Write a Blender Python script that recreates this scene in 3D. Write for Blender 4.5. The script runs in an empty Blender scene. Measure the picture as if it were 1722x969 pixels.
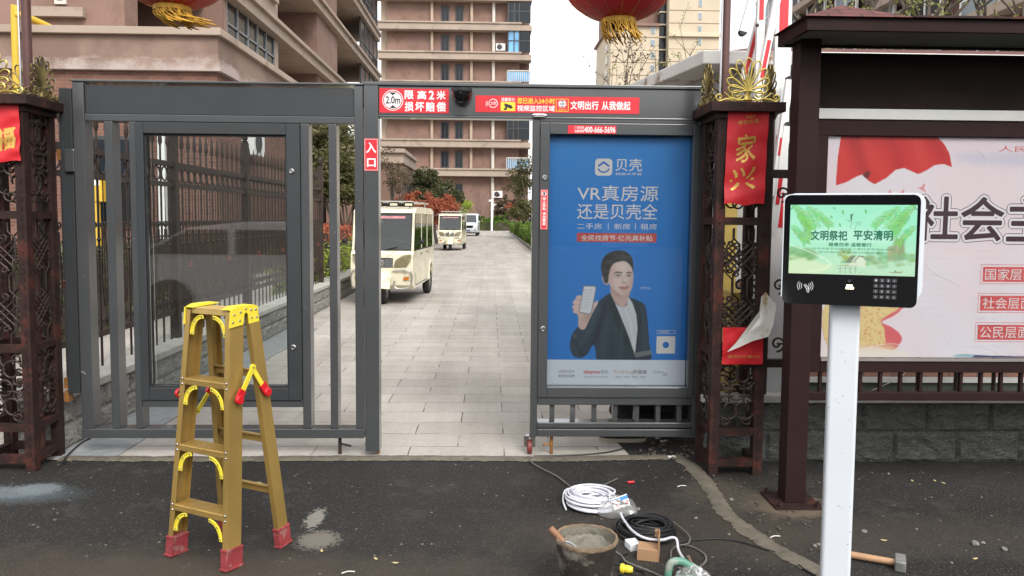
import bpy, math, random
from mathutils import Vector, Matrix
R = math.radians
random.seed(7)
S = bpy.context.scene
C = S.collection

# ------------------------------------------------------------------ camera
FPX, CX, CY0 = 1300.0, 861.0, 484.5
PITCH, YAW, ROLL, SHIFT = R(4.0), R(-1.585), R(0.5), -27.0
cam = bpy.data.cameras.new('camera')
cam.sensor_width = 36.0
cam.lens = FPX / 1722 * 36
cam.shift_y = SHIFT / 1722
cam.clip_start, cam.clip_end = 0.05, 2000
co = bpy.data.objects.new('camera', cam)
C.objects.link(co)
CAMR = Matrix.Rotation(YAW, 3, 'Z') @ Matrix.Rotation(R(90) - PITCH, 3, 'X') @ Matrix.Rotation(ROLL, 3, 'Z')
CAMP = Vector((0, 0, 1.5))
co.matrix_world = Matrix.Translation(CAMP) @ CAMR.to_4x4()
S.camera = co

# ------------------------------------------------------------------ sky, sun, exposure
world = bpy.data.worlds.new('World')
S.world = world
world.use_nodes = True
wt = world.node_tree
bg = wt.nodes['Background']
SUN_EL, SUN_AZ = R(42), R(22)          # sun high, behind the camera and to its right
sky = wt.nodes.new('ShaderNodeTexSky')
sky.sky_type = 'NISHITA'
sky.sun_disc = False
sky.sun_elevation = SUN_EL
sky.sun_rotation = R(180) - SUN_AZ
sky.dust_density = 6.0
sky.air_density = 1.6
hs = wt.nodes.new('ShaderNodeHueSaturation')
hs.inputs['Saturation'].default_value = 0.12
mixg = wt.nodes.new('ShaderNodeMix')
mixg.data_type = 'RGBA'
mixg.inputs[0].default_value = 0.72       # an even overcast layer over the clear-sky gradient
mixg.inputs[7].default_value = (7.8, 7.9, 8.1, 1)
wt.links.new(sky.outputs[0], hs.inputs['Color'])
wt.links.new(hs.outputs[0], mixg.inputs[6])
wt.links.new(mixg.outputs[2], bg.inputs['Color'])
bg.inputs['Strength'].default_value = 0.15
sun = bpy.data.lights.new('sun', 'SUN')
sun.energy = 1.5
sun.angle = R(25)
sun.color = (1, .96, .9)
so = bpy.data.objects.new('sun', sun)
C.objects.link(so)
so.rotation_euler = (R(90) - SUN_EL, 0, -SUN_AZ + R(0))
so.rotation_euler = Vector((-math.sin(SUN_AZ) * math.cos(SUN_EL), math.cos(SUN_AZ) * math.cos(SUN_EL), -math.sin(SUN_EL))).to_track_quat('-Z', 'Y').to_euler()
S.view_settings.view_transform = 'Standard'
S.view_settings.look = 'None'
S.view_settings.exposure = 0.72
S.view_settings.gamma = 1
S.render.engine = 'CYCLES'
S.cycles.use_denoising = True
S.cycles.max_bounces = 8
S.cycles.transparent_max_bounces = 24
S.cycles.caustics_reflective = S.cycles.caustics_refractive = False

# ------------------------------------------------------------------ where a picture point lies in the place
def ray(px, py):
    d = Vector(((px - CX) / FPX, (CY0 + SHIFT - py) / FPX, -1))
    return CAMR @ d
def P(px, py, Y):
    d = ray(px, py); t = (Y - CAMP.y) / d.y
    return CAMP + d * t
def G(px, py, z=0.0):
    d = ray(px, py); t = (z - CAMP.z) / d.z
    return CAMP + d * t
def PX(px, Y, py=450): return P(px, py, Y).x
def PZ(py, Y, px=860): return P(px, py, Y).z

# ------------------------------------------------------------------ building meshes and objects
ORG = {}
class MB:
    def __init__(s): s.v = []; s.f = []; s.m = []; s.s = []
    def add(s, vs, fs, m=0, smooth=False):
        o = len(s.v); s.v += [tuple(v) for v in vs]
        for f in fs: s.f.append([i + o for i in f]); s.m.append(m); s.s.append(smooth)
        return s
    def box(s, x0, x1, y0, y1, z0, z1, m=0):
        v = [(x, y, z) for z in (z0, z1) for y in (y0, y1) for x in (x0, x1)]
        return s.add(v, [(0, 2, 3, 1), (4, 5, 7, 6), (0, 1, 5, 4), (2, 6, 7, 3), (0, 4, 6, 2), (1, 3, 7, 5)], m)
    def ob(s, c, ax, ay, az, m=0):
        c, ax, ay, az = map(Vector, (c, ax, ay, az))
        v = [c + ax * i + ay * j + az * k for k in (-1, 1) for j in (-1, 1) for i in (-1, 1)]
        return s.add(v, [(0, 2, 3, 1), (4, 5, 7, 6), (0, 1, 5, 4), (2, 6, 7, 3), (0, 4, 6, 2), (1, 3, 7, 5)], m)
    def bar(s, p0, p1, w, h, m=0, up=(0, 0, 1), w1=None, h1=None):
        p0, p1 = Vector(p0), Vector(p1); d = (p1 - p0).normalized()
        a = d.cross(Vector(up))
        if a.length < 1e-4: a = d.cross(Vector((0, 1, 0)))
        a.normalize(); b = a.cross(d)
        v = []
        for p, ww, hh in ((p0, w, h), (p1, w1 or w, h1 or h)):
            v += [p + a * i * ww / 2 + b * j * hh / 2 for i, j in ((-1, -1), (1, -1), (1, 1), (-1, 1))]
        return s.add(v, [(3, 2, 1, 0), (4, 5, 6, 7)] + [(i, (i + 1) % 4, 4 + (i + 1) % 4, 4 + i) for i in range(4)], m)
    def tube(s, pts, r, n=8, m=0, closed=False, caps=True, flat=None):
        pts = [Vector(p) for p in pts]; k = len(pts)
        rs = r if isinstance(r, (list, tuple)) else [r] * k
        ref = None; v = []
        for i, p in enumerate(pts):
            if closed: d = pts[(i + 1) % k] - pts[i - 1]
            else: d = pts[min(i + 1, k - 1)] - pts[max(i - 1, 0)]
            if d.length < 1e-9: d = Vector((0, 0, 1))
            d.normalize()
            if flat is not None:
                b = Vector(flat).normalized(); a = d.cross(b)
                if a.length < 1e-4: a = Vector((1, 0, 0))
                a.normalize(); ref = a
            else:
                if ref is None:
                    ref = d.cross(Vector((0, 0, 1)))
                    if ref.length < 1e-3: ref = d.cross(Vector((1, 0, 0)))
                ref = ref - d * ref.dot(d)
                ref.normalize(); a = ref; b = d.cross(a)
            for j in range(n):
                t = 2 * math.pi * j / n
                v.append(p + (a * math.cos(t) + b * math.sin(t)) * rs[i])
        f = []
        for i in range(k if closed else k - 1):
            for j in range(n):
                a0, b0 = i * n, ((i + 1) % k) * n
                f.append((a0 + j, a0 + (j + 1) % n, b0 + (j + 1) % n, b0 + j))
        if caps and not closed:
            f.append(tuple(range(n))[::-1]); f.append(tuple((k - 1) * n + j for j in range(n)))
        return s.add(v, f, m, True)
    def cyl(s, p0, p1, r0, r1=None, n=16, m=0):
        return s.tube([p0, p1], [r0, r0 if r1 is None else r1], n, m)
    def lathe(s, prof, c, n=24, m=0, axis=(0, 0, 1), squash=1.0):
        ax = Vector(axis).normalized(); c = Vector(c)
        a = ax.cross(Vector((0, 1, 0)) if abs(ax.y) < .9 else Vector((1, 0, 0))).normalized(); b = ax.cross(a)
        v = []
        for r, h in prof:
            for j in range(n):
                t = 2 * math.pi * j / n
                v.append(c + ax * h + (a * math.cos(t) + b * math.sin(t) * squash) * max(r, 1e-4))
        f = [(i * n + j, i * n + (j + 1) % n, (i + 1) * n + (j + 1) % n, (i + 1) * n + j) for i in range(len(prof) - 1) for j in range(n)]
        return s.add(v, f, m, True)
    def prism(s, poly, fn, d0, d1, m=0, smooth=False):
        n = len(poly)
        v = [fn(a, b, d0) for a, b in poly] + [fn(a, b, d1) for a, b in poly]
        s.add(v, [tuple(range(n))[::-1], tuple(range(n, 2 * n))], m)
        return s.add(v, [(i, (i + 1) % n, n + (i + 1) % n, n + i) for i in range(n)], m, smooth)
    def poly(s, pts, m=0): return s.add(pts, [tuple(range(len(pts)))], m)
    def grid(s, fn, nu, nv, m=0, smooth=True):
        v = [fn(i / nu, j / nv) for j in range(nv + 1) for i in range(nu + 1)]
        w = nu + 1
        return s.add(v, [(j * w + i, j * w + i + 1, (j + 1) * w + i + 1, (j + 1) * w + i) for j in range(nv) for i in range(nu)], m, smooth)
    def text(s, t, fn, x0, x1, y0, y1, d=0.0, bold=0.0, m=0, fit=True):
        vs, fs = glyphs(t, 0)
        bx0, bx1 = min(v[0] for v in vs), max(v[0] for v in vs); by0, by1 = min(v[1] for v in vs), max(v[1] for v in vs)
        sx = (x1 - x0) / (bx1 - bx0); sy = (y1 - y0) / (by1 - by0)
        sh = [(0, 0)]
        if bold > 0:          # a heavier weight: the same strokes laid a little apart, each a hair above the last
            nn = 8 if bold < .04 else 16
            sh += [(bold * math.cos(2 * math.pi * i / nn), bold * math.sin(2 * math.pi * i / nn)) for i in range(nn)]
            if bold >= .04: sh += [(bold * .5 * math.cos(2 * math.pi * i / 8), bold * .5 * math.sin(2 * math.pi * i / 8)) for i in range(8)]
        for i, (ox, oy) in enumerate(sh):
            s.add([fn(x0 + (v[0] + ox - bx0) * sx, y0 + (v[1] + oy - by0) * sy, d + i * 6e-6) for v in vs], fs, m)
        return s
    def xf(s, M):
        s.v = [tuple(M @ Vector(v)) for v in s.v]; return s
    def build(s, name, mats, parent=None, bevel=0, base=None, keep=False):
        me = bpy.data.meshes.new(name)
        if parent is not None: org = ORG[parent]
        elif keep: org = Vector((0, 0, 0))
        elif base is not None: org = Vector(base)
        else:
            lo = [min(v[i] for v in s.v) for i in range(3)]; hi = [max(v[i] for v in s.v) for i in range(3)]
            org = Vector(((lo[0] + hi[0]) / 2, (lo[1] + hi[1]) / 2, lo[2]))
        me.from_pydata([tuple(Vector(v) - org) for v in s.v], [], s.f)
        for mt in (mats if isinstance(mats, (list, tuple)) else [mats]): me.materials.append(mt)
        me.polygons.foreach_set('material_index', s.m)
        me.polygons.foreach_set('use_smooth', s.s)
        me.update()
        if any(s.s): me.set_sharp_from_angle(angle=R(42))
        o = bpy.data.objects.new(name, me); C.objects.link(o)
        if parent is not None: o.parent = parent
        else: o.location = org
        ORG[o] = org
        if bevel:
            b = o.modifiers.new('bevel', 'BEVEL'); b.width = bevel; b.segments = 2; b.limit_method = 'ANGLE'; b.angle_limit = R(50)
        return o
GL = {}
def glyphs(t, bold):
    k = (t, bold)
    if k not in GL:
        c = bpy.data.curves.new('glyph', 'FONT'); c.body = t; c.offset = bold; c.resolution_u = 3
        o = bpy.data.objects.new('glyph', c); me = bpy.data.meshes.new_from_object(o)
        GL[k] = ([tuple(v.co[:2]) for v in me.vertices], [tuple(p.vertices) for p in me.polygons])
        bpy.data.objects.remove(o); bpy.data.curves.remove(c); bpy.data.meshes.remove(me)
    return GL[k]
def tag(o, label=None, cat=None, group=None, kind=None):
    if label: o['label'] = label
    if cat: o['category'] = cat
    if group: o['group'] = group
    if kind: o['kind'] = kind
    return o
def thing(name, loc, label, cat, group=None, rz=0):
    o = bpy.data.objects.new(name, None); C.objects.link(o)
    o.location = loc; o.rotation_euler = (0, 0, rz); o.empty_display_size = .1
    ORG[o] = Vector(loc)
    return tag(o, label, cat, group)
def dup(o, parent=None, loc=None, rz=None):
    c = o.copy(); C.objects.link(c); ORG[c] = ORG[o]
    if parent is not None: c.parent = parent
    if loc is not None: c.location = loc
    if rz is not None: c.rotation_euler = (0, 0, rz)
    for ch in list(o.children): dup(ch, c)
    return c

# ------------------------------------------------------------------ materials
def newmat(name):
    m = bpy.data.materials.new(name); m.use_nodes = True
    nt = m.node_tree; b = nt.nodes['Principled BSDF']
    return m, nt, b
def nd(nt, t, **kw):
    n = nt.nodes.new('ShaderNode' + t)
    for k, v in kw.items():
        if hasattr(n, k): setattr(n, k, v)
        else: n.inputs[k].default_value = v
    return n
def coords(nt, scale=1.0, kind='Object'):
    if kind == 'World': src = nd(nt, 'NewGeometry').outputs['Position']
    else: src = nd(nt, 'TexCoord').outputs[kind]
    if scale == 1.0: return src
    mp = nd(nt, 'Mapping'); mp.inputs['Scale'].default_value = scale if isinstance(scale, tuple) else (scale,) * 3
    nt.links.new(src, mp.inputs['Vector']); return mp.outputs[0]
def mixc(nt, fac, a, b, mode='MIX'):
    n = nd(nt, 'Mix', data_type='RGBA', blend_type=mode)
    for i, x in ((0, fac), (6, a), (7, b)):
        if hasattr(x, 'links') or isinstance(x, bpy.types.NodeSocket): nt.links.new(x, n.inputs[i])
        elif i == 0: n.inputs[0].default_value = x
        else: n.inputs[i].default_value = (*x[:3], 1)
    return n.outputs[2]
def ramp(nt, x, a, b):
    n = nd(nt, 'MapRange'); nt.links.new(x, n.inputs[0])
    n.inputs[1].default_value = a; n.inputs[2].default_value = b; return n.outputs[0]
def noise(nt, vec, scale, detail=4, rough=.55):
    n = nd(nt, 'TexNoise'); n.inputs['Scale'].default_value = scale; n.inputs['Detail'].default_value = detail; n.inputs['Roughness'].default_value = rough
    nt.links.new(vec, n.inputs['Vector']); return n.outputs[0]
def bumpn(nt, b, h, strength=.3, dist=.01):
    n = nd(nt, 'Bump'); n.inputs['Strength'].default_value = strength; n.inputs['Distance'].default_value = dist
    nt.links.new(h, n.inputs['Height']); nt.links.new(n.outputs[0], b.inputs['Normal'])
def mk(name, col, rough=.6, metal=0.0, var=.25, vs=6.0, bump=0.0, bs=60.0, dirt=None, dirt_amt=.5, ds=3.0, spec=.5, emit=None, estr=1.0, coat=0):
    m, nt, b = newmat(name)
    c = coords(nt)
    n1 = noise(nt, c, vs, 5)
    lo = [x * (1 - var) for x in col]; hi = [min(1, x * (1 + var)) for x in col]
    out = mixc(nt, ramp(nt, n1, .3, .7), lo, hi)
    if dirt:
        n2 = noise(nt, c, ds, 6, .65)
        out = mixc(nt, ramp(nt, n2, .62 - dirt_amt * .25, .62), out, dirt)
    nt.links.new(out, b.inputs['Base Color'])
    b.inputs['Roughness'].default_value = rough; b.inputs['Metallic'].default_value = metal
    b.inputs['Specular IOR Level'].default_value = spec
    if coat: b.inputs['Coat Weight'].default_value = coat; b.inputs['Coat Roughness'].default_value = .1
    n3 = noise(nt, c, vs * 3, 3)
    mr = nd(nt, 'MapRange'); nt.links.new(n3, mr.inputs[0]); mr.inputs[3].default_value = rough * .8; mr.inputs[4].default_value = min(1, rough * 1.25)
    nt.links.new(mr.outputs[0], b.inputs['Roughness'])
    if bump: bumpn(nt, b, noise(nt, c, bs, 5), bump, .01)
    if emit:
        b.inputs['Emission Color'].default_value = (*emit, 1); b.inputs['Emission Strength'].default_value = estr
    return m
def glassmat(name, tint=(1, 1, 1), refl=1.0, dusty=0.0, gr=.02):
    m = bpy.data.materials.new(name); m.use_nodes = True; nt = m.node_tree; nt.nodes.clear()
    o = nd(nt, 'OutputMaterial'); t = nd(nt, 'BsdfTransparent'); g = nd(nt, 'BsdfGlossy'); mx = nd(nt, 'MixShader'); fr = nd(nt, 'Fresnel')
    t.inputs[0].default_value = (*tint, 1); g.inputs['Roughness'].default_value = gr
    fr.inputs[0].default_value = 1.5
    mu = nd(nt, 'Math', operation='MULTIPLY'); mu.inputs[1].default_value = refl
    nt.links.new(fr.outputs[0], mu.inputs[0]); nt.links.new(mu.outputs[0], mx.inputs[0])
    nt.links.new(t.outputs[0], mx.inputs[1]); nt.links.new(g.outputs[0], mx.inputs[2])
    last = mx.outputs[0]
    if dusty:
        df = nd(nt, 'BsdfDiffuse'); df.inputs[0].default_value = (.6, .6, .58, 1); m2 = nd(nt, 'MixShader')
        nz = noise(nt, coords(nt), 3, 5); k = nd(nt, 'Math', operation='MULTIPLY'); k.inputs[1].default_value = dusty * 2
        nt.links.new(nz, k.inputs[0]); nt.links.new(k.outputs[0], m2.inputs[0]); nt.links.new(last, m2.inputs[1]); nt.links.new(df.outputs[0], m2.inputs[2]); last = m2.outputs[0]
    nt.links.new(last, o.inputs[0]); return m
def brickmat(name, c1, c2, mortar, bw, bh, ms, axes='XZ', bump=.4, rough=.85, off=.5, nbump=0, nscale=20, mvar=.3):
    m, nt, b = newmat(name)
    src = nd(nt, 'NewGeometry').outputs['Position']; sp = nd(nt, 'SeparateXYZ'); nt.links.new(src, sp.inputs[0]); cb = nd(nt, 'CombineXYZ')
    if axes == 'SUM':
        ad = nd(nt, 'Math', operation='ADD'); nt.links.new(sp.outputs[0], ad.inputs[0]); nt.links.new(sp.outputs[1], ad.inputs[1]); nt.links.new(ad.outputs[0], cb.inputs[0]); nt.links.new(sp.outputs[2], cb.inputs[1])
    else:
        nt.links.new(sp.outputs['XYZ'.index(axes[0])], cb.inputs[0]); nt.links.new(sp.outputs['XYZ'.index(axes[1])], cb.inputs[1])
    br = nd(nt, 'TexBrick'); nt.links.new(cb.outputs[0], br.inputs['Vector'])
    br.offset = off
    for k, v in (('Scale', 1), ('Mortar Size', ms), ('Mortar Smooth', .1), ('Bias', 0), ('Brick Width', bw), ('Row Height', bh)): br.inputs[k].default_value = v
    br.inputs['Color1'].default_value = (*c1, 1); br.inputs['Color2'].default_value = (*c2, 1); br.inputs['Mortar'].default_value = (*mortar, 1)
    n1 = noise(nt, src, 2.3, 6, .65)
    out = mixc(nt, 1.0, br.outputs[0], mixc(nt, ramp(nt, n1, .25, .75), (1 - mvar,) * 3, (1 + mvar * .5,) * 3), 'MULTIPLY')
    nt.links.new(out, b.inputs['Base Color']); b.inputs['Roughness'].default_value = rough
    h = nd(nt, 'Math', operation='MULTIPLY'); h.inputs[1].default_value = -1; nt.links.new(br.outputs['Fac'], h.inputs[0])
    hh = h.outputs[0]
    if nbump:
        n2 = noise(nt, src, nscale, 6, .7); k = nd(nt, 'Math', operation='MULTIPLY'); k.inputs[1].default_value = nbump; nt.links.new(n2, k.inputs[0])
        a = nd(nt, 'Math', operation='ADD'); nt.links.new(hh, a.inputs[0]); nt.links.new(k.outputs[0], a.inputs[1]); hh = a.outputs[0]
    bumpn(nt, b, hh, bump, .012)
    return m
def leafmat(name, cols, scale=9.0):
    m, nt, b = newmat(name)
    n1 = noise(nt, coords(nt, kind='World'), scale, 3, .7)
    cr = nd(nt, 'ValToRGB'); nt.links.new(n1, cr.inputs[0])
    el = cr.color_ramp.elements
    el[0].position = .3; el[1].position = .7
    while len(el) < len(cols): el.new(.5)
    for i, c in enumerate(cols): el[i].position = .3 + .4 * i / (len(cols) - 1); el[i].color = (*c, 1)
    nt.links.new(cr.outputs[0], b.inputs['Base Color']); b.inputs['Roughness'].default_value = .5
    b.inputs['Specular IOR Level'].default_value = .3
    tr = nd(nt, 'BsdfTranslucent'); nt.links.new(cr.outputs[0], tr.inputs[0]); mx = nd(nt, 'MixShader'); mx.inputs[0].default_value = .3
    out = nt.nodes['Material Output']; nt.links.new(b.outputs[0], mx.inputs[1]); nt.links.new(tr.outputs[0], mx.inputs[2]); nt.links.new(mx.outputs[0], out.inputs[0])
    return m

grey_metal = mk('grey powder coat', (.064, .067, .070), .30, .2, .07, 2, spec=.6, coat=.7)
grey_dark = mk('dark grey powder coat', (.042, .045, .048), .45, .3, .1, 3)
steel = mk('bright steel', (.55, .55, .56), .25, 1, .1)
white_paint = mk('white paint', (.78, .78, .77), .4, 0, .04, 3)
white_plastic = mk('white plastic', (.72, .74, .76), .3, 0, .03, 3, coat=.2)
black_plastic = mk('black plastic', (.012, .012, .013), .3, 0, .2)
black_gloss = mk('black screen glass', (.006, .006, .007), .06, 0, .1, spec=.6)
rubber = mk('black rubber', (.02, .02, .021), .65, 0, .25, 20)
sign_red = mk('red sign film', (.62, .018, .03), .4, 0, .08, 4)
sign_white = mk('white print', (.78, .77, .76), .5, 0, .04)
sign_yellow = mk('yellow print', (.85, .62, .04), .5, 0, .05)
sign_black = mk('black print', (.015, .015, .016), .5, 0, .1)
rust = mk('rusted brown iron', (.029, .013, .0105), .66, .15, .45, 9, .35, 90, dirt=(.075, .020, .014), dirt_amt=.3, ds=9, spec=.35)
iron_dark = mk('dark wrought iron', (.036, .022, .017), .55, .3, .3, 12)
brown_paint = mk('dark brown paint', (.024, .0125, .0118), .55, 0, .15, 4, .05, 30, spec=.10)
brown_black = mk('blackish brown board', (.013, .0075, .0065), .6, 0, .2, 2, spec=.1)
gold = mk('gold paint', (.50, .38, .10), .35, .75, .25, 20)
red_paper = mk('red couplet paper', (.55, .012, .02), .55, 0, .12, 5, .25, 18)
gold_ink = mk('gold ink', (.62, .36, .08), .4, .3, .15, 20)
paper_white = mk('weathered white paper', (.62, .60, .55), .8, 0, .1, 5, .3, 14, dirt=(.38, .27, .13), dirt_amt=.25, ds=6)
# ------------------------------------------------------------------ printed pictures: painted on a small canvas, carried by a fine flat mesh
import numpy as np
class Canvas:
    def __init__(s, x0, x1, y0, y1, step, col):
        s.x0, s.x1, s.y0, s.y1 = x0, x1, y0, y1
        s.nx, s.ny = int((x1 - x0) / step) + 1, int((y1 - y0) / step) + 1
        s.X, s.Y = np.meshgrid(np.linspace(x0, x1, s.nx), np.linspace(y0, y1, s.ny)); s.st = step
        s.c = np.zeros((s.ny, s.nx, 3)) + np.array(col)
    def mask(s, pts):
        m = np.zeros((s.ny, s.nx))
        for jx, jy in ((-.25, -.1), (.1, -.25), (.25, .1), (-.1, .25)):
            X, Y = s.X + jx * s.st, s.Y + jy * s.st; ins = np.zeros(X.shape, bool)
            for i in range(len(pts)):
                (ax, ay), (bx, by) = pts[i], pts[(i + 1) % len(pts)]
                if ay == by: continue
                ins ^= ((ay > Y) != (by > Y)) & (X < (bx - ax) * (Y - ay) / (by - ay) + ax)
            m += ins * .25
        return m
    def blur(s, m, r):
        r = r / s.st
        if r < .3: return m
        n = int(r * 2.2) + 1; k = np.exp(-.5 * (np.arange(-n, n + 1) / r) ** 2); k /= k.sum()
        p = np.pad(m, n, mode='edge')
        p = np.apply_along_axis(lambda v: np.convolve(v, k, 'valid'), 1, p); return np.apply_along_axis(lambda v: np.convolve(v, k, 'valid'), 0, p)
    def lay(s, m, col):
        m = m[..., None]; s.c = s.c * (1 - m) + np.array(col) * m if not isinstance(col, np.ndarray) or col.ndim == 1 else s.c * (1 - m) + col * m
    def poly(s, pts, col, a=1.0, blur=0.0, clip=None, sm=True):
        if sm and len(pts) > 3:
            n = len(pts); o = []
            for i in range(n):
                p0, p1, p2, p3 = [np.array(pts[(i + k) % n], float) for k in (-1, 0, 1, 2)]
                for t in (0, .25, .5, .75): o.append(tuple(.5 * (2 * p1 + (p2 - p0) * t + (2 * p0 - 5 * p1 + 4 * p2 - p3) * t * t + (3 * p1 - p0 - 3 * p2 + p3) * t ** 3)))
            pts = o
        m = s.blur(s.mask(pts), blur) * a
        if clip is not None: m = m * clip
        s.lay(m, col); return m
    def line(s, pts, w, col, a=1.0, blur=0.0, clip=None):
        m = np.zeros((s.ny, s.nx))
        for (ax, ay), (bx, by) in zip(pts, pts[1:]):
            dx, dy = bx - ax, by - ay; L = dx * dx + dy * dy + 1e-9
            t = np.clip(((s.X - ax) * dx + (s.Y - ay) * dy) / L, 0, 1); d = np.hypot(s.X - ax - t * dx, s.Y - ay - t * dy)
            m = np.maximum(m, np.clip((w / 2 - d) / s.st + .5, 0, 1))
        m = s.blur(m, blur) * a
        if clip is not None: m = m * clip
        s.lay(m, col)
    def grain(s, seed, sc, sx=1.0, sy=1.0):
        out = np.zeros((s.ny, s.nx)); rng = np.random.RandomState(seed); amp = 1; tot = 0
        for o in range(4):
            w, h = max(2, int((s.x1 - s.x0) * sx / sc)) + 2, max(2, int((s.y1 - s.y0) * sy / sc)) + 2; g = rng.rand(h, w)
            u = np.linspace(0, w - 1.001, s.nx); v = np.linspace(0, h - 1.001, s.ny); iu, iv = u.astype(int), v.astype(int); fu, fv = (u - iu)[None, :], (v - iv)[:, None]
            fu, fv = fu * fu * (3 - 2 * fu), fv * fv * (3 - 2 * fv)
            out += amp * (g[np.ix_(iv, iu)] * (1 - fu) * (1 - fv) + g[np.ix_(iv, iu + 1)] * fu * (1 - fv) + g[np.ix_(iv + 1, iu)] * (1 - fu) * fv + g[np.ix_(iv + 1, iu + 1)] * fu * fv)
            tot += amp; amp *= .55; sc = sc * .5
        return out / tot
    def build(s, name, fn, d, mat, parent):
        """fn maps picture coordinates to the place; only needs to be affine"""
        o = Vector(fn(s.x0, s.y0, d)); ex = Vector(fn(s.x1, s.y0, d)) - o; ey = Vector(fn(s.x0, s.y1, d)) - o; org = ORG[parent]
        v = [tuple(o - org + ex * (i / (s.nx - 1)) + ey * (j / (s.ny - 1))) for j in range(s.ny) for i in range(s.nx)]
        w = s.nx; flip = ex.cross(ey).y > 0
        f = [((j * w + i, (j + 1) * w + i, (j + 1) * w + i + 1, j * w + i + 1) if flip else (j * w + i, j * w + i + 1, (j + 1) * w + i + 1, (j + 1) * w + i)) for j in range(s.ny - 1) for i in range(w - 1)]
        me = bpy.data.meshes.new(name); me.from_pydata(v, [], f); at = me.color_attributes.new('print', 'FLOAT_COLOR', 'POINT')
        at.data.foreach_set('color', np.concatenate([np.clip(s.c, 0, 1), np.ones((s.ny, s.nx, 1))], 2).ravel()); me.materials.append(mat)
        ob = bpy.data.objects.new(name, me); C.objects.link(ob); ob.parent = parent; ORG[ob] = org; return ob
def printmat(name, emit=0.0, rough=.45):
    m, nt, b = newmat(name); a = nd(nt, 'Attribute'); a.attribute_name = 'print'
    if emit:
        nt.links.new(a.outputs['Color'], b.inputs['Emission Color']); b.inputs['Emission Strength'].default_value = emit; b.inputs['Base Color'].default_value = (.02, .02, .02, 1); b.inputs['Roughness'].default_value = .12
    else: nt.links.new(a.outputs['Color'], b.inputs['Base Color']); b.inputs['Roughness'].default_value = rough
    return m
from mathutils import noise as mnoise
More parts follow.
